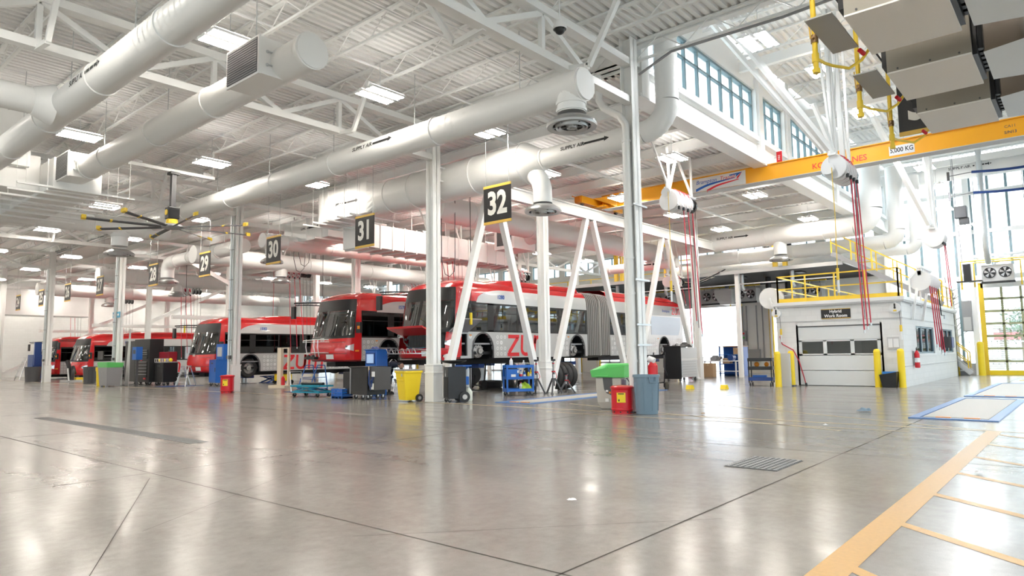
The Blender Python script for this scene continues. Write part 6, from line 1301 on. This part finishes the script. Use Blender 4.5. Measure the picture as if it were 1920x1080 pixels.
# things by the open bay door
t = thing('supply_shelf', 'blue shelf unit with boxes at the open bay door', 'shelf', (36.0, 14.9, 0)); k = MB()
for x in (-.3, .3):
    for y in (-.65, .65): k.box(x-.03, x+.03, y-.03, y+.03, 0, 1.6, 0)
k.box(.28, .32, -.65, .65, 0, 1.6, 0); k.box(-.3, .3, -.68, -.64, 0, 1.6, 0); k.build('frame', [BLUE], t)
for z in (.1, .6, 1.1, 1.55): k = MB(); k.box(-.34, .34, -.7, .7, z, z+.04, 0); k.build('shelf_board', [BLUE if z < 1.5 else CARD], t)
for p, d, lb in (((35.9, 15.2, .64), (.4, .4, .3), 'cardboard box on the blue shelf unit'), ((35.9, 14.6, 1.14), (.4, .35, .36), 'cardboard box high on the blue shelf unit'), ((33.6, 15.2, 0), (.45, .5, .7), 'tall cardboard box on the floor by the white table')):
    k = MB(); k.cb((0, 0, d[2]/2), d, 0); k.box(-d[0]/2-.001, d[0]/2+.001, -.03, .03, d[2]-.12, d[2]+.002, 1); tag(k.build('cardboard_box', [CARD, mat('tape', (.6, .45, .28), .4) if 'tape' not in bpy.data.materials else bpy.data.materials['tape']], loc=p), lb, 'box')
t = thing('folding_table', 'white table with machine parts at the open bay door', 'table', (34.8, 15.0, 0)); k = MB(); k.box(-.4, .4, -.9, .9, .78, .82, 0); k.box(-.38, .38, -.88, .88, .25, .28, 0); k.build('tabletop', [PLASTW], t)
for a, b in ((-.36, -.85), (.36, -.85), (-.36, .85), (.36, .85)): k = MB(); k.box(a-.03, a+.03, b-.03, b+.03, 0, .78, 0); k.build('leg', [PLASTW], t)
t = thing('machine_part', 'grey engine part lying on the white table', 'machine part', (34.8, 15.4, .82)); k = MB(); k.tube((-.2, 0, .14), (.2, 0, .14), .14, n=14); k.box(-.1, .1, -.25, .25, .0, .18, 0); k.tube((0, -.25, .15), (0, -.35, .15), .08); k.build('body', [MGREY], t)
t = thing('machine_part', 'blue motor lying on the white table', 'machine part', (34.8, 14.5, .82)); k = MB(); k.tube((-.2, 0, .16), (.2, 0, .16), .16, n=14); k.box(-.15, .15, -.12, .12, 0, .06, 0); k.build('body', [BLUED], t)
t = thing('red_drum', 'red drum on the floor beside the white table', 'drum', (33.7, 16.2, 0)); k = MB(); k.lathe([(.01, 0), (.26, 0), (.27, .05), (.26, .1), (.26, .55), (.27, .6), (.26, .65), (.01, .65)], n=18); k.build('body', [REDC], t)
t = thing('service_cart', 'dark blue and black parts cart next to the work room bollards', 'cart', (25.6, 9.55, 0), .2); k = MB()
for x in (-.28, .28):
    for y in (-.4, .4): k.box(x-.02, x+.02, y-.02, y+.02, .12, 1.0, 0)
k.build('frame', [BLK], t)
for z, m in ((.2, BLUED), (.6, BLK), (.92, BLK)): k = MB(); k.box(-.3, .3, -.43, .43, z, z+.12, 0); k.build('shelf', [m], t)
castors(t, [(x, y) for x in (-.25, .25) for y in (-.36, .36)], .06, MGREY); k = MB(); k.ball((0, -.2, .8), .09, 0, 8); k.ball((0, .15, .8), .1, 0, 8); k.box(-.1, .1, -.2, .3, .32, .4, 1); k.build('parts', [ORANGE, BLUE], t)
# in-floor lift pits
def lift_pit(x0, x1, y0, y1, lb, m2=True):
    t = thing('floor_lift_plate', lb, 'vehicle lift', (x0, y0, 0)); w, d = x1-x0, y1-y0; k = MB(); e = .16; k.box(0, w, 0, e, 0, .02, 0); k.box(0, w, d-e, d, 0, .02, 0); k.box(0, e, e, d-e, 0, .02, 0); k.box(w-e, w, e, d-e, 0, .02, 0); k.build('frame', [mat('pit_blue_%g' % x0, (.1, .22, .48), .35)], t); k = MB()
    n = int((w-2*e)/.14)
    for i in range(n): k.box(e+.25+i*(w-2*e-.3)/n, e+.25+(i+.9)*(w-2*e-.3)/n, e+.02, d-e-.02, 0, .012, 0)
    k.build('plate', [TAN], t); k = MB(); k.box(e, e+.22, e, d-e, 0, .004, 0); k.build('slot', [BLUED], t); k = MB()
    for y in (.3, .62): k.box(e+.05, e+.16, d*y-.12, d*y+.12, 0, .03, 0)
    k.build('pad', [ORANGE], t)
lift_pit(14.7, 21.2, 1.35, 2.75, 'blue-framed vehicle lift plate let into the floor, nearer one'); lift_pit(22.0, 30.5, 1.3, 2.75, 'blue-framed vehicle lift plate let into the floor, farther one')
lift_pit(13.9, 21.5, 11.3, 12.5, 'long blue-framed lift plate in the floor of bay 32')
t = thing('floor_lift_plate', 'blue lift plate edge in the floor near the teal lift table', 'vehicle lift', (14.2, 22.4, 0)); k = MB(); k.box(0, 1.8, 0, 1.2, 0, .012, 0); k.build('frame', [BLUED], t)
t = thing('floor_lift_plate', 'blue lift plate edge in the floor near the aluminium folding ladders', 'vehicle lift', (13.9, 33.3, 0)); k = MB(); k.box(0, 1.8, 0, 1.2, 0, .012, 0); k.build('frame', [BLUED], t)
k = MB(); k.box(33.4, 33.8, 1.6, 2.3, 0, .01, 0); struct(k.build('floor_marking', [YEL]), 'small yellow patch on the floor before the glazed overhead door')
# scraps on the floor
for i, (x, y, m, s, lb) in enumerate(((15.76, 3.76, BRUTE, .17, 'grey crumpled cloth on the floor before the lift plates'), (12.5, 3.6, PLASTW, .05, 'white scrap beside the grey cloth on the floor'), (8.6, 1.0, PLASTW, .05, 'white paper scrap near the hatched zone'), (5.0, 3.6, PLASTW, .05, 'white scrap of paper on the open floor, near the drain grate'), (13.5, 6.3, CARD, .05, 'tiny brown scrap on the floor before the slate-blue bin'))): rag((x, y, 0), (s*1.6, s, s*.6), m, lb, 20+i)

# ---- bay 30 / 31 work area
t = thing('tool_cabinet', 'black wheeled tool cabinet before the raised bus of bay 30', 'tool cabinet', (13.2, 17.1, 0), -.1)
k = MB(); k.box(-.35, .3, -.45, .5, .14, .98, 0); k.box(-.38, .34, -.48, .52, .96, 1.0, 0); k.build('body', [BLKM], t, bevel=.012); k = MB(); k.box(-.3, .25, .52, 1.05, .14, .82, 0); k.build('side_locker', [BLKM], t, bevel=.012); k = MB(); k.box(-.37, -.35, .47, .52, .15, .95, 0); k.build('corner_trim', [MGREY], t)
castors(t, [(x, y) for x in (-.28, .25) for y in (-.38, .3, -.1)], .065, STEEL)
k = MB(); k.box(-.3, .28, -.78, -.5, .3, .98, 0); k.path([(-.34, -.55, .9), (-.38, -.6, .5), (-.33, -.62, .3), (-.36, -.68, .6)], .018, 6, 1); k.path([(-.3, -.65, .85), (-.36, -.72, .4), (-.3, -.75, .75)], .015, 6, 1); k.build('side_panel', [DGREY, BLUED], t)
k = MB(); k.bar((-.33, -.53, .7), (-.36, -.55, 1.0), .03); k.build('tool_handle', [WOOD], t); k = MB(); k.box(-.34, -.31, -.76, -.66, .32, .5, 0); k.box(-.35, -.3, -.8, -.7, .7, .85, 0); k.build('spray_bottle', [PLASTW], t)
t = thing('diagnostic_unit', 'blue tyre machine with a screen standing behind the black tool cabinet', 'machine', (14.55, 18.45, 0)); k = MB(); k.box(-.25, .25, -.25, .25, 0, .95, 0); k.box(-.24, .24, -.3, .3, .95, 1.5, 0); k.box(-.28, .26, -.32, .32, 1.5, 1.54, 0); k.build('body', [BLUE], t, bevel=.02); k = MB(); k.box(-.26, -.24, -.22, .24, 1.05, 1.42, 0); k.box(-.27, -.26, -.17, .19, 1.08, 1.38, 1); k.build('screen', [BLUED, mat('screen_picture', (.3, .38, .5), .2, emit=.25, emit_col=(.3, .45, .7))], t)
rag((14.5, 18.45, 1.54), (.3, .4, .1), BLUED, 'blue cloth on top of the blue tyre machine', 31)
t = thing('lift_table', 'teal scissor lift table on castors before bay 30', 'lift table', (13.0, 19.9, 0), .15); t.scale = (1, 1, .82); k = MB(); k.box(-.3, .3, -.7, .7, .4, .47, 0); k.build('table_top', [TEAL], t); k = MB(); k.box(-.28, .28, -.65, .65, .16, .22, 0); k.bar((-.2, -.6, .22), (-.2, .5, .4), .05); k.bar((.2, -.6, .22), (.2, .5, .4), .05); k.bar((-.2, .6, .22), (-.2, -.5, .4), .05); k.build('base', [TEAL], t); k = MB(); k.path([(-.24, .72, .2), (-.24, .8, 1.0), (.24, .8, 1.0), (.24, .72, .2)], .02, 8); k.build('push_handle', [ALU], t); castors(t, [(x, y) for x in (-.25, .25) for y in (-.55, .55)], .075, MGREY); k = MB(); k.tube((0, -.55, .52), (0, .45, .52), .06, n=12); k.build('shaft', [BLKM], t)
t = thing('crate', 'blue plastic crate on the floor beside the black tool cabinet', 'crate', (13.0, 18.2, 0)); k = MB()
for z in (0, .08, .16, .24): k.box(-.2, .2, -.28, .28, z, z+.05, 0) if z == 0 else None; k.box(-.2, -.18, -.28, .28, z, z+.06, 0); k.box(.18, .2, -.28, .28, z, z+.06, 0); k.box(-.2, .2, -.28, -.26, z, z+.06, 0); k.box(-.2, .2, .26, .28, z, z+.06, 0)
for y in (-.28, -.1, .08, .26): k.box(-.205, -.18, y, y+.03, 0, .3, 0)
k.build('body', [BLUE], t); rag((13, 18.2, .2), (.3, .4, .18), MGREY, 'grey rags heaped in the blue crate', 33)
rag((13.3, 18.75, 0), (.5, .45, .3), DGREY, 'dark heap of cloth between the crate and the teal lift table', 35)
t = thing('step_ladder', 'blue rolling step ladder under the nose of the raised bus of bay 30', 'ladder', (15.3, 23.3, 0), .1); t.scale = (1, 1, .86)
k = MB()
for s in (-.35, .35): k.path([(-.5, s, .05), (-.1, s, 1.15)], .02, 8); k.path([(.4, s, .05), (.25, s, 1.15)], .02, 8); k.path([(-.5, s, .1), (.4, s, .1)], .02, 8); k.path([(-.1, s, 1.15), (.25, s, 1.15)], .02, 8); k.path([(-.3, s, .6), (.35, s, .6)], .015, 8)
k.build('frame', [BLUE], t)
for i in range(4): k = MB(); k.box(-.5+i*.12, -.25+i*.12, -.35, .35, .28+i*.25, .31+i*.25, 0); k.build('step', [BLUED], t)
castors(t, [(x, y) for x in (-.48, .38) for y in (-.33, .33)], .05, MGREY)
t = thing('wooden_stand', 'pale wooden post stand with a red bottle before bay 29', 'stand', (16.4, 27.3, 0), .2); k = MB(); k.box(-.4, .4, -.5, .5, 0, .1, 0)
k.box(-.07, .07, .1, .34, .1, 1.75, 0); k.box(-.04, .06, -.34, -.26, .1, 1.75, 0); k.box(-.02, .02, -.3, .2, 1.7, 1.75, 0); k.build('post', [mat('cream_wood', (.72, .63, .5), .6)], t)
t = thing('gas_bottle', 'small red gas bottle on the wooden stand', 'bottle', (16.35, 27.25, .1)); k = MB(); k.lathe([(.01, 0), (.08, 0), (.08, .3), (.03, .38), (.01, .4)], n=12); k.build('body', [REDC], t)
t = thing('generator', 'small yellow wheeled machine behind the wooden stand', 'machine', (18.6, 31.0, 0)); k = MB(); k.box(-.3, .3, -.35, .35, .15, .5, 0); k.build('body', [YELB], t, bevel=.05); k = MB(); k.box(-.33, .33, -.38, .38, .5, .54, 0); k.tube((-.25, -.4, .1), (-.25, -.35, .1), .1); k.tube((-.25, .35, .1), (-.25, .4, .1), .1); k.tube((.25, -.4, .1), (.25, -.35, .1), .1); k.tube((.25, .35, .1), (.25, .4, .1), .1); k.build('frame', [BLKM], t)
t = thing('scissor_jack', 'dark blue scissor jack under the bus behind the blue cabinet', 'jack', (19.3, 33.2, 0)); t.scale = (1, 1, .55); k = MB(); k.bar((-.5, -.3, .05), (.4, -.3, .6), .09); k.bar((.5, -.3, .05), (-.4, -.3, .6), .09); k.bar((-.5, .3, .05), (.4, .3, .6), .09); k.bar((.5, .3, .05), (-.4, .3, .6), .09); k.box(-.5, .5, -.4, .4, .58, .66, 0); k.box(-.55, .55, -.4, .4, 0, .05, 0); k.build('body', [BLUED], t)
# ---- column of bay 29: blue cabinet
def cabinet(loc, d, m, lb, rz=0., doors=1):
    t = thing('wheeled_cabinet', lb, 'cabinet', loc, rz); w, dp, h = d; k = MB(); k.box(-w/2, w/2, -dp/2, dp/2, .16, h, 0); k.box(-w/2-.015, w/2+.015, -dp/2-.015, dp/2+.015, h-.03, h, 0); k.build('body', [m], t, bevel=.01)
    k = MB(); k.box(-w/2-.012, -w/2, -dp/2+.03, dp/2-.03, .2, h-.08, 0); dr = k.build('door', [m], t); k = MB(); k.box(-w/2-.035, -w/2-.012, -dp/2+.08, -dp/2+.11, h*.55, h*.7, 0); k.box(-w/2-.02, -w/2-.01, -.1, .2, h-.2, h-.14, 0); k.build('handle', [DGREY], dr)
    castors(t, [(x, y) for x in (-w/2+.08, w/2-.08) for y in (-dp/2+.08, dp/2-.08)], .075, STEEL); return t
cabinet((15.9, 32.0, 0), (.8, 1.2, 1.25), BLUE, 'bright blue wheeled cabinet beside the column of bay 29', -.2)
t = thing('welding_screen_box', 'slim blue box machine with a window on the blue cabinet', 'machine', (16.0, 31.8, 1.25)); k = MB(); k.box(-.3, .3, -.35, .35, 0, .75, 0); k.box(-.31, -.3, -.22, .22, .15, .6, 1); k.build('body', [BLUE, LGREY], t, bevel=.02)
def aframe(loc, h, lb, rz=0., m=None):
    t = thing('folding_ladder', lb, 'ladder', loc, rz); m = m or ALU; k = MB()
    for s in (-1, 1):
        for e in (-1, 1): k.bar((e*.35*h, s*(.28+.04), .0), (e*.04, s*.2, h), .05, .03)
    k.build('rail', [m], t)
    for i in range(1, 5): z = h*i/5; f_ = 1-i/5; k = MB(); k.box(-.35*h*f_-.08, -.35*h*f_+.02, -.3, .3, z, z+.025, 0); k.build('step', [m], t)
    k = MB(); k.box(-.1, .1, -.22, .22, h, h+.04, 0); k.build('cap', [m], t); return t
aframe((15.0, 33.7, 0), .95, 'aluminium folding ladder before the bus behind the blue cabinet', .3); aframe((15.3, 34.7, 0), .9, 'second aluminium folding ladder close beside the first, before the same bus', -.3)
# black tool chest group
t = thing('tool_chest', 'tall black tool chest with bright drawer edges in bay 28', 'tool chest', (14.6, 37.3, 0), .05); k = MB(); k.box(-.3, .4, -.85, .85, .16, 2.35, 0); k.build('body', [BLK], t, bevel=.01)
for i, z in enumerate((.42, .58, .74, .9, 1.06, 1.35, 1.47, 1.59, 1.7)): k = MB(); k.box(-.32, -.3, -.62, .62, z, z+(.14 if i < 5 else .1), 0); k.box(-.34, -.32, -.6, .6, z+(.12 if i < 5 else .08), z+(.135 if i < 5 else .095), 1); k.build('drawer', [BLKM, ALU], t)
k = MB(); k.box(-.33, -.3, -.5, -.3, .3, .38, 0); k.box(-.33, -.3, .4, .5, .3, .36, 0); k.box(-.33, -.31, -.1, .1, 1.24, 1.28, 0); k.build('badge', [REDC], t); castors(t, [(x, y) for x in (-.2, .3) for y in (-.7, .7)], .08, MGREY)
cabinet((14.9, 39.2, 0), (.9, 1.4, 2.3), BLK, 'tall plain black locker beside the black tool chest'); cabinet((14.9, 35.75, 0), (.7, 1.0, 1.15), BLKM, 'low black work cabinet beside the tall tool chest')
t = thing('parts_tray', 'wire tray of small parts on the low black work cabinet', 'tray', (14.85, 35.75, 1.15)); k = MB(); k.box(-.25, .25, -.9, .9, 0, .03, 0)
for i in range(9): y = -.9+i*.22; k.box(-.27, -.25, y, y+.03, 0, .2, 0)
k.box(-.27, -.25, -.9, .9, .17, .2, 0); k.build('tray', [LGREY], t); k = MB(); [k.ball((0, -.6+i*.3, .12), .1, i % 2, 8) for i in range(5)]; k.build('parts', [YELB, MGREY], t)
t = thing('tool_case', 'dark red metal case on the low black work cabinet', 'case', (15.02, 36.0, 1.33)); k = MB(); k.box(-.2, .25, -.6, .6, -.17, .35, 0); k.build('body', [mat('maroon_metal', (.28, .015, .03), .35)], t, bevel=.02)
# totes and bins along the columns
def tote(loc, lb, m, mt, w=.85, h=.85):
    t = thing('recycling_tote', lb, 'bin', loc); k = MB(); a = w/2; vs = [(-.3, -a*.82, .06), (.3, -a*.82, .06), (.3, a*.82, .06), (-.3, a*.82, .06), (-.36, -a, h), (.36, -a, h), (.36, a, h), (-.36, a, h)]; k.add(vs, [(0, 3, 2, 1), (0, 1, 5, 4), (1, 2, 6, 5), (2, 3, 7, 6), (3, 0, 4, 7), (4, 5, 6, 7)], 0); k.box(-.3, -.2, -a*.7, -a*.4, 0, .08, 0); k.box(-.3, -.2, a*.4, a*.7, 0, .08, 0); k.path([(-.34, -.3, h-.18), (-.36, 0, h-.26), (-.34, .3, h-.18)], .012, 6, 0); k.build('body', [m], t, bevel=.02)
    k = MB(); k.add([(-.36, -a*1.02, h), (.36, -a*1.02, h), (.36, a*1.02, h), (-.36, a*1.02, h), (-.38, -a*1.08, h+.26), (.38, -a*1.08, h+.22), (.38, a*1.08, h+.22), (-.38, a*1.08, h+.26)], [(0, 1, 5, 4), (1, 2, 6, 5), (2, 3, 7, 6), (3, 0, 4, 7), (4, 5, 6, 7)], 0); k.build('lid', [mt], t, bevel=.02); return t
tote((12.75, 37.0, 0), 'grey recycling tote with a bright green top at the column of bay 28', MGREY, GREENL, 1.2, .95)
t = thing('waste_bin', 'tall narrow yellow bin beside the green-topped tote', 'bin', (12.9, 38.6, 0)); k = MB(); pail(k, .2, .25, .95); k.lathe([(.26, .75), (.27, .95)], n=20); k.build('body', [YELB], t)
brute((13.9, 43.4, 0), 'dark grey bin before the wheel of bus 1580', .95, .34, DGREY); brute((13.2, 51.3, 0), 'dark grey bin beyond the far column, under the blue box', .95, .45, DGREY); tote((12.6, 60.4, 0), 'dark bin with a green lid at the far end of the bay fronts', DGREY, GREEN, 1.6, .9)
t = thing('wall_cabinet_box', 'blue sharps box on a post beside the green-topped tote', 'box', (13.9, 36.8, 0)); k = MB(); k.box(-.05, .05, -.05, .05, 0, 1.3, 1); k.box(-.15, .15, -.25, .25, 1.3, 1.95, 0); k.box(-.16, -.15, -.15, .15, 1.6, 1.8, 1); k.build('body', [BLUE, DGREY], t)
k = MB(); k.box(13.2, 13.24, 37.4, 37.75, 3.45, 3.75, 0); k.box(13.2, 13.24, 37.95, 38.3, 3.45, 3.75, 0)
for y in (37.45, 38.0): k.box(13.19, 13.2, y+.03, y+.22, 3.55, 3.65, 1)
tag(k.build('wall_sign_pair', [mat('sign_cyan', (.05, .35, .55), .4), PLASTW]), 'pair of small blue pictogram signs on the column of bay 28', 'sign')
t = thing('monitor_screen', 'black monitor on an arm at the column of bay 28', 'monitor', (13.0, 39.1, 1.55)); k = MB(); k.box(-.03, .03, -.35, .35, -.22, .22, 0); k.build('screen', [BLK], t); k = MB(); k.bar((.03, 0, 0), (.4, -.9, 0), .05); k.bar((.4, -.9, -1.55), (.4, -.9, .1), .05); k.build('arm', [MGREY], t)
k = MB(); k.add([(0, -.25, 0), (0, .25, 0), (.1, .12, 2.9), (.1, -.0, 2.9), (.03, -.25, 0), (.03, .25, 0), (.13, .12, 2.9), (.13, -.0, 2.9)], [(0, 3, 2, 1), (4, 5, 6, 7), (0, 1, 5, 4), (1, 2, 6, 5), (2, 3, 7, 6), (3, 0, 4, 7)], 0); o = k.build('leaning_board', [LGREY], loc=(13.62, 37.3, 0)); tag(o, 'pale board leaning behind the column of bay 28', 'board')
# far corner
t = thing('work_stair', 'blue platform stair in the far corner of the hall', 'stair', (20, 61.5, 0)); k = MB()
for s in (-.5, .5):
    k.bar((-2.4, s, .1), (0, s, 2.2), .06, .15); k.bar((-2.4, s, 1.1), (0, s, 3.3), .05); k.bar((0, s, 3.3), (1.2, s, 3.3), .05); k.bar((0, s, 2.7), (1.2, s, 2.7), .05)
    for x in (0, .6, 1.2): k.bar((x, s, 0), (x, s, 3.3), .05)
k.build('frame', [BLUED], t)
for i in range(8): k = MB(); k.box(-2.4+i*.3, -2.1+i*.3, -.5, .5, .2+i*.26, .23+i*.26, 0); k.build('step', [BLUED], t)
k = MB(); k.box(0, 1.2, -.5, .5, 2.18, 2.24, 0); k.build('platform', [BLUED], t)
aframe((14.3, 57.2, 0), 1.55, 'white folding ladder at the far end of the bay fronts', .2)
t = thing('wheeled_cabinet', 'dark blue cabinet standing behind the far dark bin', 'cabinet', (14.6, 56.3, 0)); k = MB(); k.box(-.3, .3, -.6, .6, .1, 1.75, 0); k.box(-.3, .1, -.9, -.7, 1.0, 2.6, 0); k.build('body', [BLUED], t); castors(t, [(x, y) for x in (-.2, .2) for y in (-.5, .5)], .08, MGREY)
t = thing('motorcycle_jack', 'dark tangle of hoses and jack arms before bus 1580', 'machine', (14.3, 48.2, 0)); k = MB(); k.path([(0, 0, .1), (.2, .4, .6), (.1, .8, 1.3)], .12, 8); k.path([(.1, -.3, .1), (.3, .3, .9), (.5, .6, .5)], .1, 8); k.box(-.3, .6, -.5, .6, 0, .12, 1); k.bar((-.2, -.7, .05), (0, .3, .8), .08, mi=1); k.build('body', [BLKM, LGREY], t)
k = MB(); k.box(-.3, .3, -.4, .4, 0, .25, 0); tag(k.build('wheel_chock', [YELB], loc=(15.0, 48.6, 0)), 'yellow block under the nose of bus 1580', 'chock')

# ================================================================== PERSON in navy coveralls, bending in under the raised bus nose
def skin(name, verts, edges, m, parent, lv=2):
    me = bpy.data.meshes.new(name); me.from_pydata([v[:3] for v in verts], edges, []); o = bpy.data.objects.new(name, me); COL.objects.link(o); o.parent = parent; me.materials.append(m)
    sk = o.modifiers.new('skin', 'SKIN'); sk.use_smooth_shade = True
    for i, v in enumerate(me.skin_vertices[0].data): r = verts[i][3]; v.radius = (r, r) if not isinstance(r, tuple) else r; v.use_root = (i == 0)
    sb = o.modifiers.new('sub', 'SUBSURF'); sb.levels = sb.render_levels = lv
    return o
PR = thing('person', 'person in navy coveralls with reflective bands, bending under the raised bus nose', 'person', (15.2, 18.62, 0), 0)
# faces -y (towards the articulated bus); hips at 0.9, trunk tipped forward
V = [(0, .06, .9, .15), (0, -.04, .97, .145), (0, -.22, 1.03, .15), (0, -.4, 1.03, .14), (0, -.52, 1.0, .065), (0, -.58, .98, .062),
     (-.1, .06, .86, .11), (-.12, .02, .48, .075), (-.13, .08, .1, .055), (.1, .08, .86, .11), (.13, .06, .48, .075), (.14, .14, .1, .055),
     (-.2, -.38, 1.02, .066), (-.27, -.36, .75, .052), (-.22, -.52, .56, .042), (.2, -.38, 1.02, .066), (.27, -.42, .75, .052), (.2, -.58, .6, .042)]
ED = [(0, 1), (1, 2), (2, 3), (3, 4), (4, 5), (0, 6), (6, 7), (7, 8), (0, 9), (9, 10), (10, 11), (3, 12), (12, 13), (13, 14), (3, 15), (15, 16), (16, 17)]
skin('body', V, ED, NAVY, PR)
k = MB(); k.ball((0, -.67, .97), .105, 0, 16, (.82, 1.12, .95)); k.ball((0, -.78, .93), .018, 0, 8); k.ball((-.085, -.65, .97), .025, 0, 8); k.ball((.085, -.65, .97), .025, 0, 8); k.build('head', [SKIN], PR)
k = MB(); k.ball((0, -.64, .995), .11, 0, 14, (.86, 1.05, .95)); k.build('hair', [BLK], PR)
k = MB()
for x, y, z, r in ((-.122, .05, .3, .078), (.134, .1, .3, .078)): k.lathe([(r, -.03), (r, .03)], (x, y, z), 'Z', 14)
for x, y, z, r in ((-.24, -.44, .65, .058), (.235, -.5, .67, .058)): k.lathe([(r, -.03), (r, .03)], (x, y, z), 'Z', 12)
k.lathe([(.165, -.03), (.165, .02)], (0, -.25, 1.03), 'Y', 18); k.build('reflective_band', [REFL], PR)
for x, y in ((-.13, .06), (.14, .12)): k = MB(); k.box(x-.05, x+.05, y-.2, y+.08, 0, .05, 0); k.ball((x, y-.12, .05), .06, 0, 10, (.85, 1.3, .7)); k.tube((x, y, .02), (x, y, .16), .055, n=12); k.build('boot', [BLK], PR, bevel=.0)
for x, y, z, s in ((-.21, -.56, .5, -1), (.19, -.62, .54, 1)):
    HV = [(x, y, z+.04, .03), (x, y-.04, z-.01, .036), (x, y-.07, z-.04, .03)]; HE = [(0, 1), (1, 2)]
    for i in range(4):
        b = len(HV); dx = (i-1.5)*.02; l = (.9, 1.05, 1, .8)[i]; HV += [(x+dx, y-.085, z-.055, .0095), (x+dx, y-.1, z-.055-.032*l, .0088), (x+dx, y-.09, z-.055-.06*l, .0078)]; HE += [(2, b), (b, b+1), (b+1, b+2)]
    b = len(HV); HV += [(x-s*.035, y-.05, z-.01, .011), (x-s*.05, y-.08, z-.03, .0095), (x-s*.045, y-.1, z-.05, .008)]; HE += [(1, b), (b, b+1), (b+1, b+2)]
    skin('glove', HV, HE, mat('glove_grey', (.2, .2, .2), .8) if 'glove_grey' not in bpy.data.materials else bpy.data.materials['glove_grey'], PR, 1)
aframe((16.3, 19.0, 0), .95, 'aluminium folding ladder beside the person in navy coveralls', .3)

# ================================================================== LIGHT, SKY, CAMERA
w = bpy.data.worlds.new('sky'); S.world = w; w.use_nodes = True; nt = w.node_tree
bg = nt.nodes['Background']; tc = nt.nodes.new('ShaderNodeTexCoord'); nz = nt.nodes.new('ShaderNodeTexNoise'); nz.inputs['Scale'].default_value = 3.; nz.inputs['Detail'].default_value = 5
cr = nt.nodes.new('ShaderNodeValToRGB'); cr.color_ramp.elements[0].position = .35; cr.color_ramp.elements[0].color = (.78, .88, 1, 1); cr.color_ramp.elements[1].position = .62; cr.color_ramp.elements[1].color = (1, 1, 1, 1)
nt.links.new(tc.outputs['Generated'], nz.inputs['Vector']); nt.links.new(nz.outputs['Fac'], cr.inputs['Fac']); nt.links.new(cr.outputs['Color'], bg.inputs['Color'])
bg.inputs['Strength'].default_value = SKY
def portal(c, sx, sy, rot):
    l = bpy.data.lights.new('window_portal', 'AREA'); l.shape = 'RECTANGLE'; l.size = sx; l.size_y = sy; l.cycles.is_portal = True; o = bpy.data.objects.new('window_portal', l); COL.objects.link(o); o.location = c; o.rotation_euler = rot
portal((XE+.4, 8, 5), 12, 50, (0, PI/2, 0)); portal((13, YR-.4, 4), 54, 7, (PI/2, 0, 0)); portal((X0-.4, 7, 5), 4, 44, (0, -PI/2, 0)); portal((27, YC+.5, 9.1), 26, 1.7, (-PI/2, 0, 0))
cam = bpy.data.cameras.new('camera'); co = bpy.data.objects.new('camera', cam); COL.objects.link(co)
cam.sensor_width = 36; cam.lens = 1270.71/1920*36; cam.clip_end = 400
yaw, pitch, roll = .705373051, .0978240834, -.0141278801
fw = Vector((math.cos(pitch)*math.cos(yaw), math.cos(pitch)*math.sin(yaw), math.sin(pitch))); r0 = fw.cross(Vector((0, 0, 1))).normalized(); u0 = r0.cross(fw)
r1 = r0*math.cos(roll)+u0*math.sin(roll); u1 = -r0*math.sin(roll)+u0*math.cos(roll)
co.matrix_world = Matrix(((r1.x, u1.x, -fw.x, 0), (r1.y, u1.y, -fw.y, 0), (r1.z, u1.z, -fw.z, 1.3), (0, 0, 0, 1)))
S.camera = co
S.view_settings.view_transform = 'Standard'; S.view_settings.look = 'None'; S.view_settings.gamma = 1; S.view_settings.use_curve_mapping = False; S.view_settings.exposure = EXPOSURE
S.cycles.use_denoising = True; S.cycles.max_bounces = 8; S.cycles.diffuse_bounces = 5; S.cycles.glossy_bounces = 4; S.cycles.transparent_max_bounces = 16; S.cycles.transmission_bounces = 4
S.cycles.sample_clamp_indirect = 8; S.cycles.caustics_reflective = False; S.cycles.caustics_refractive = False
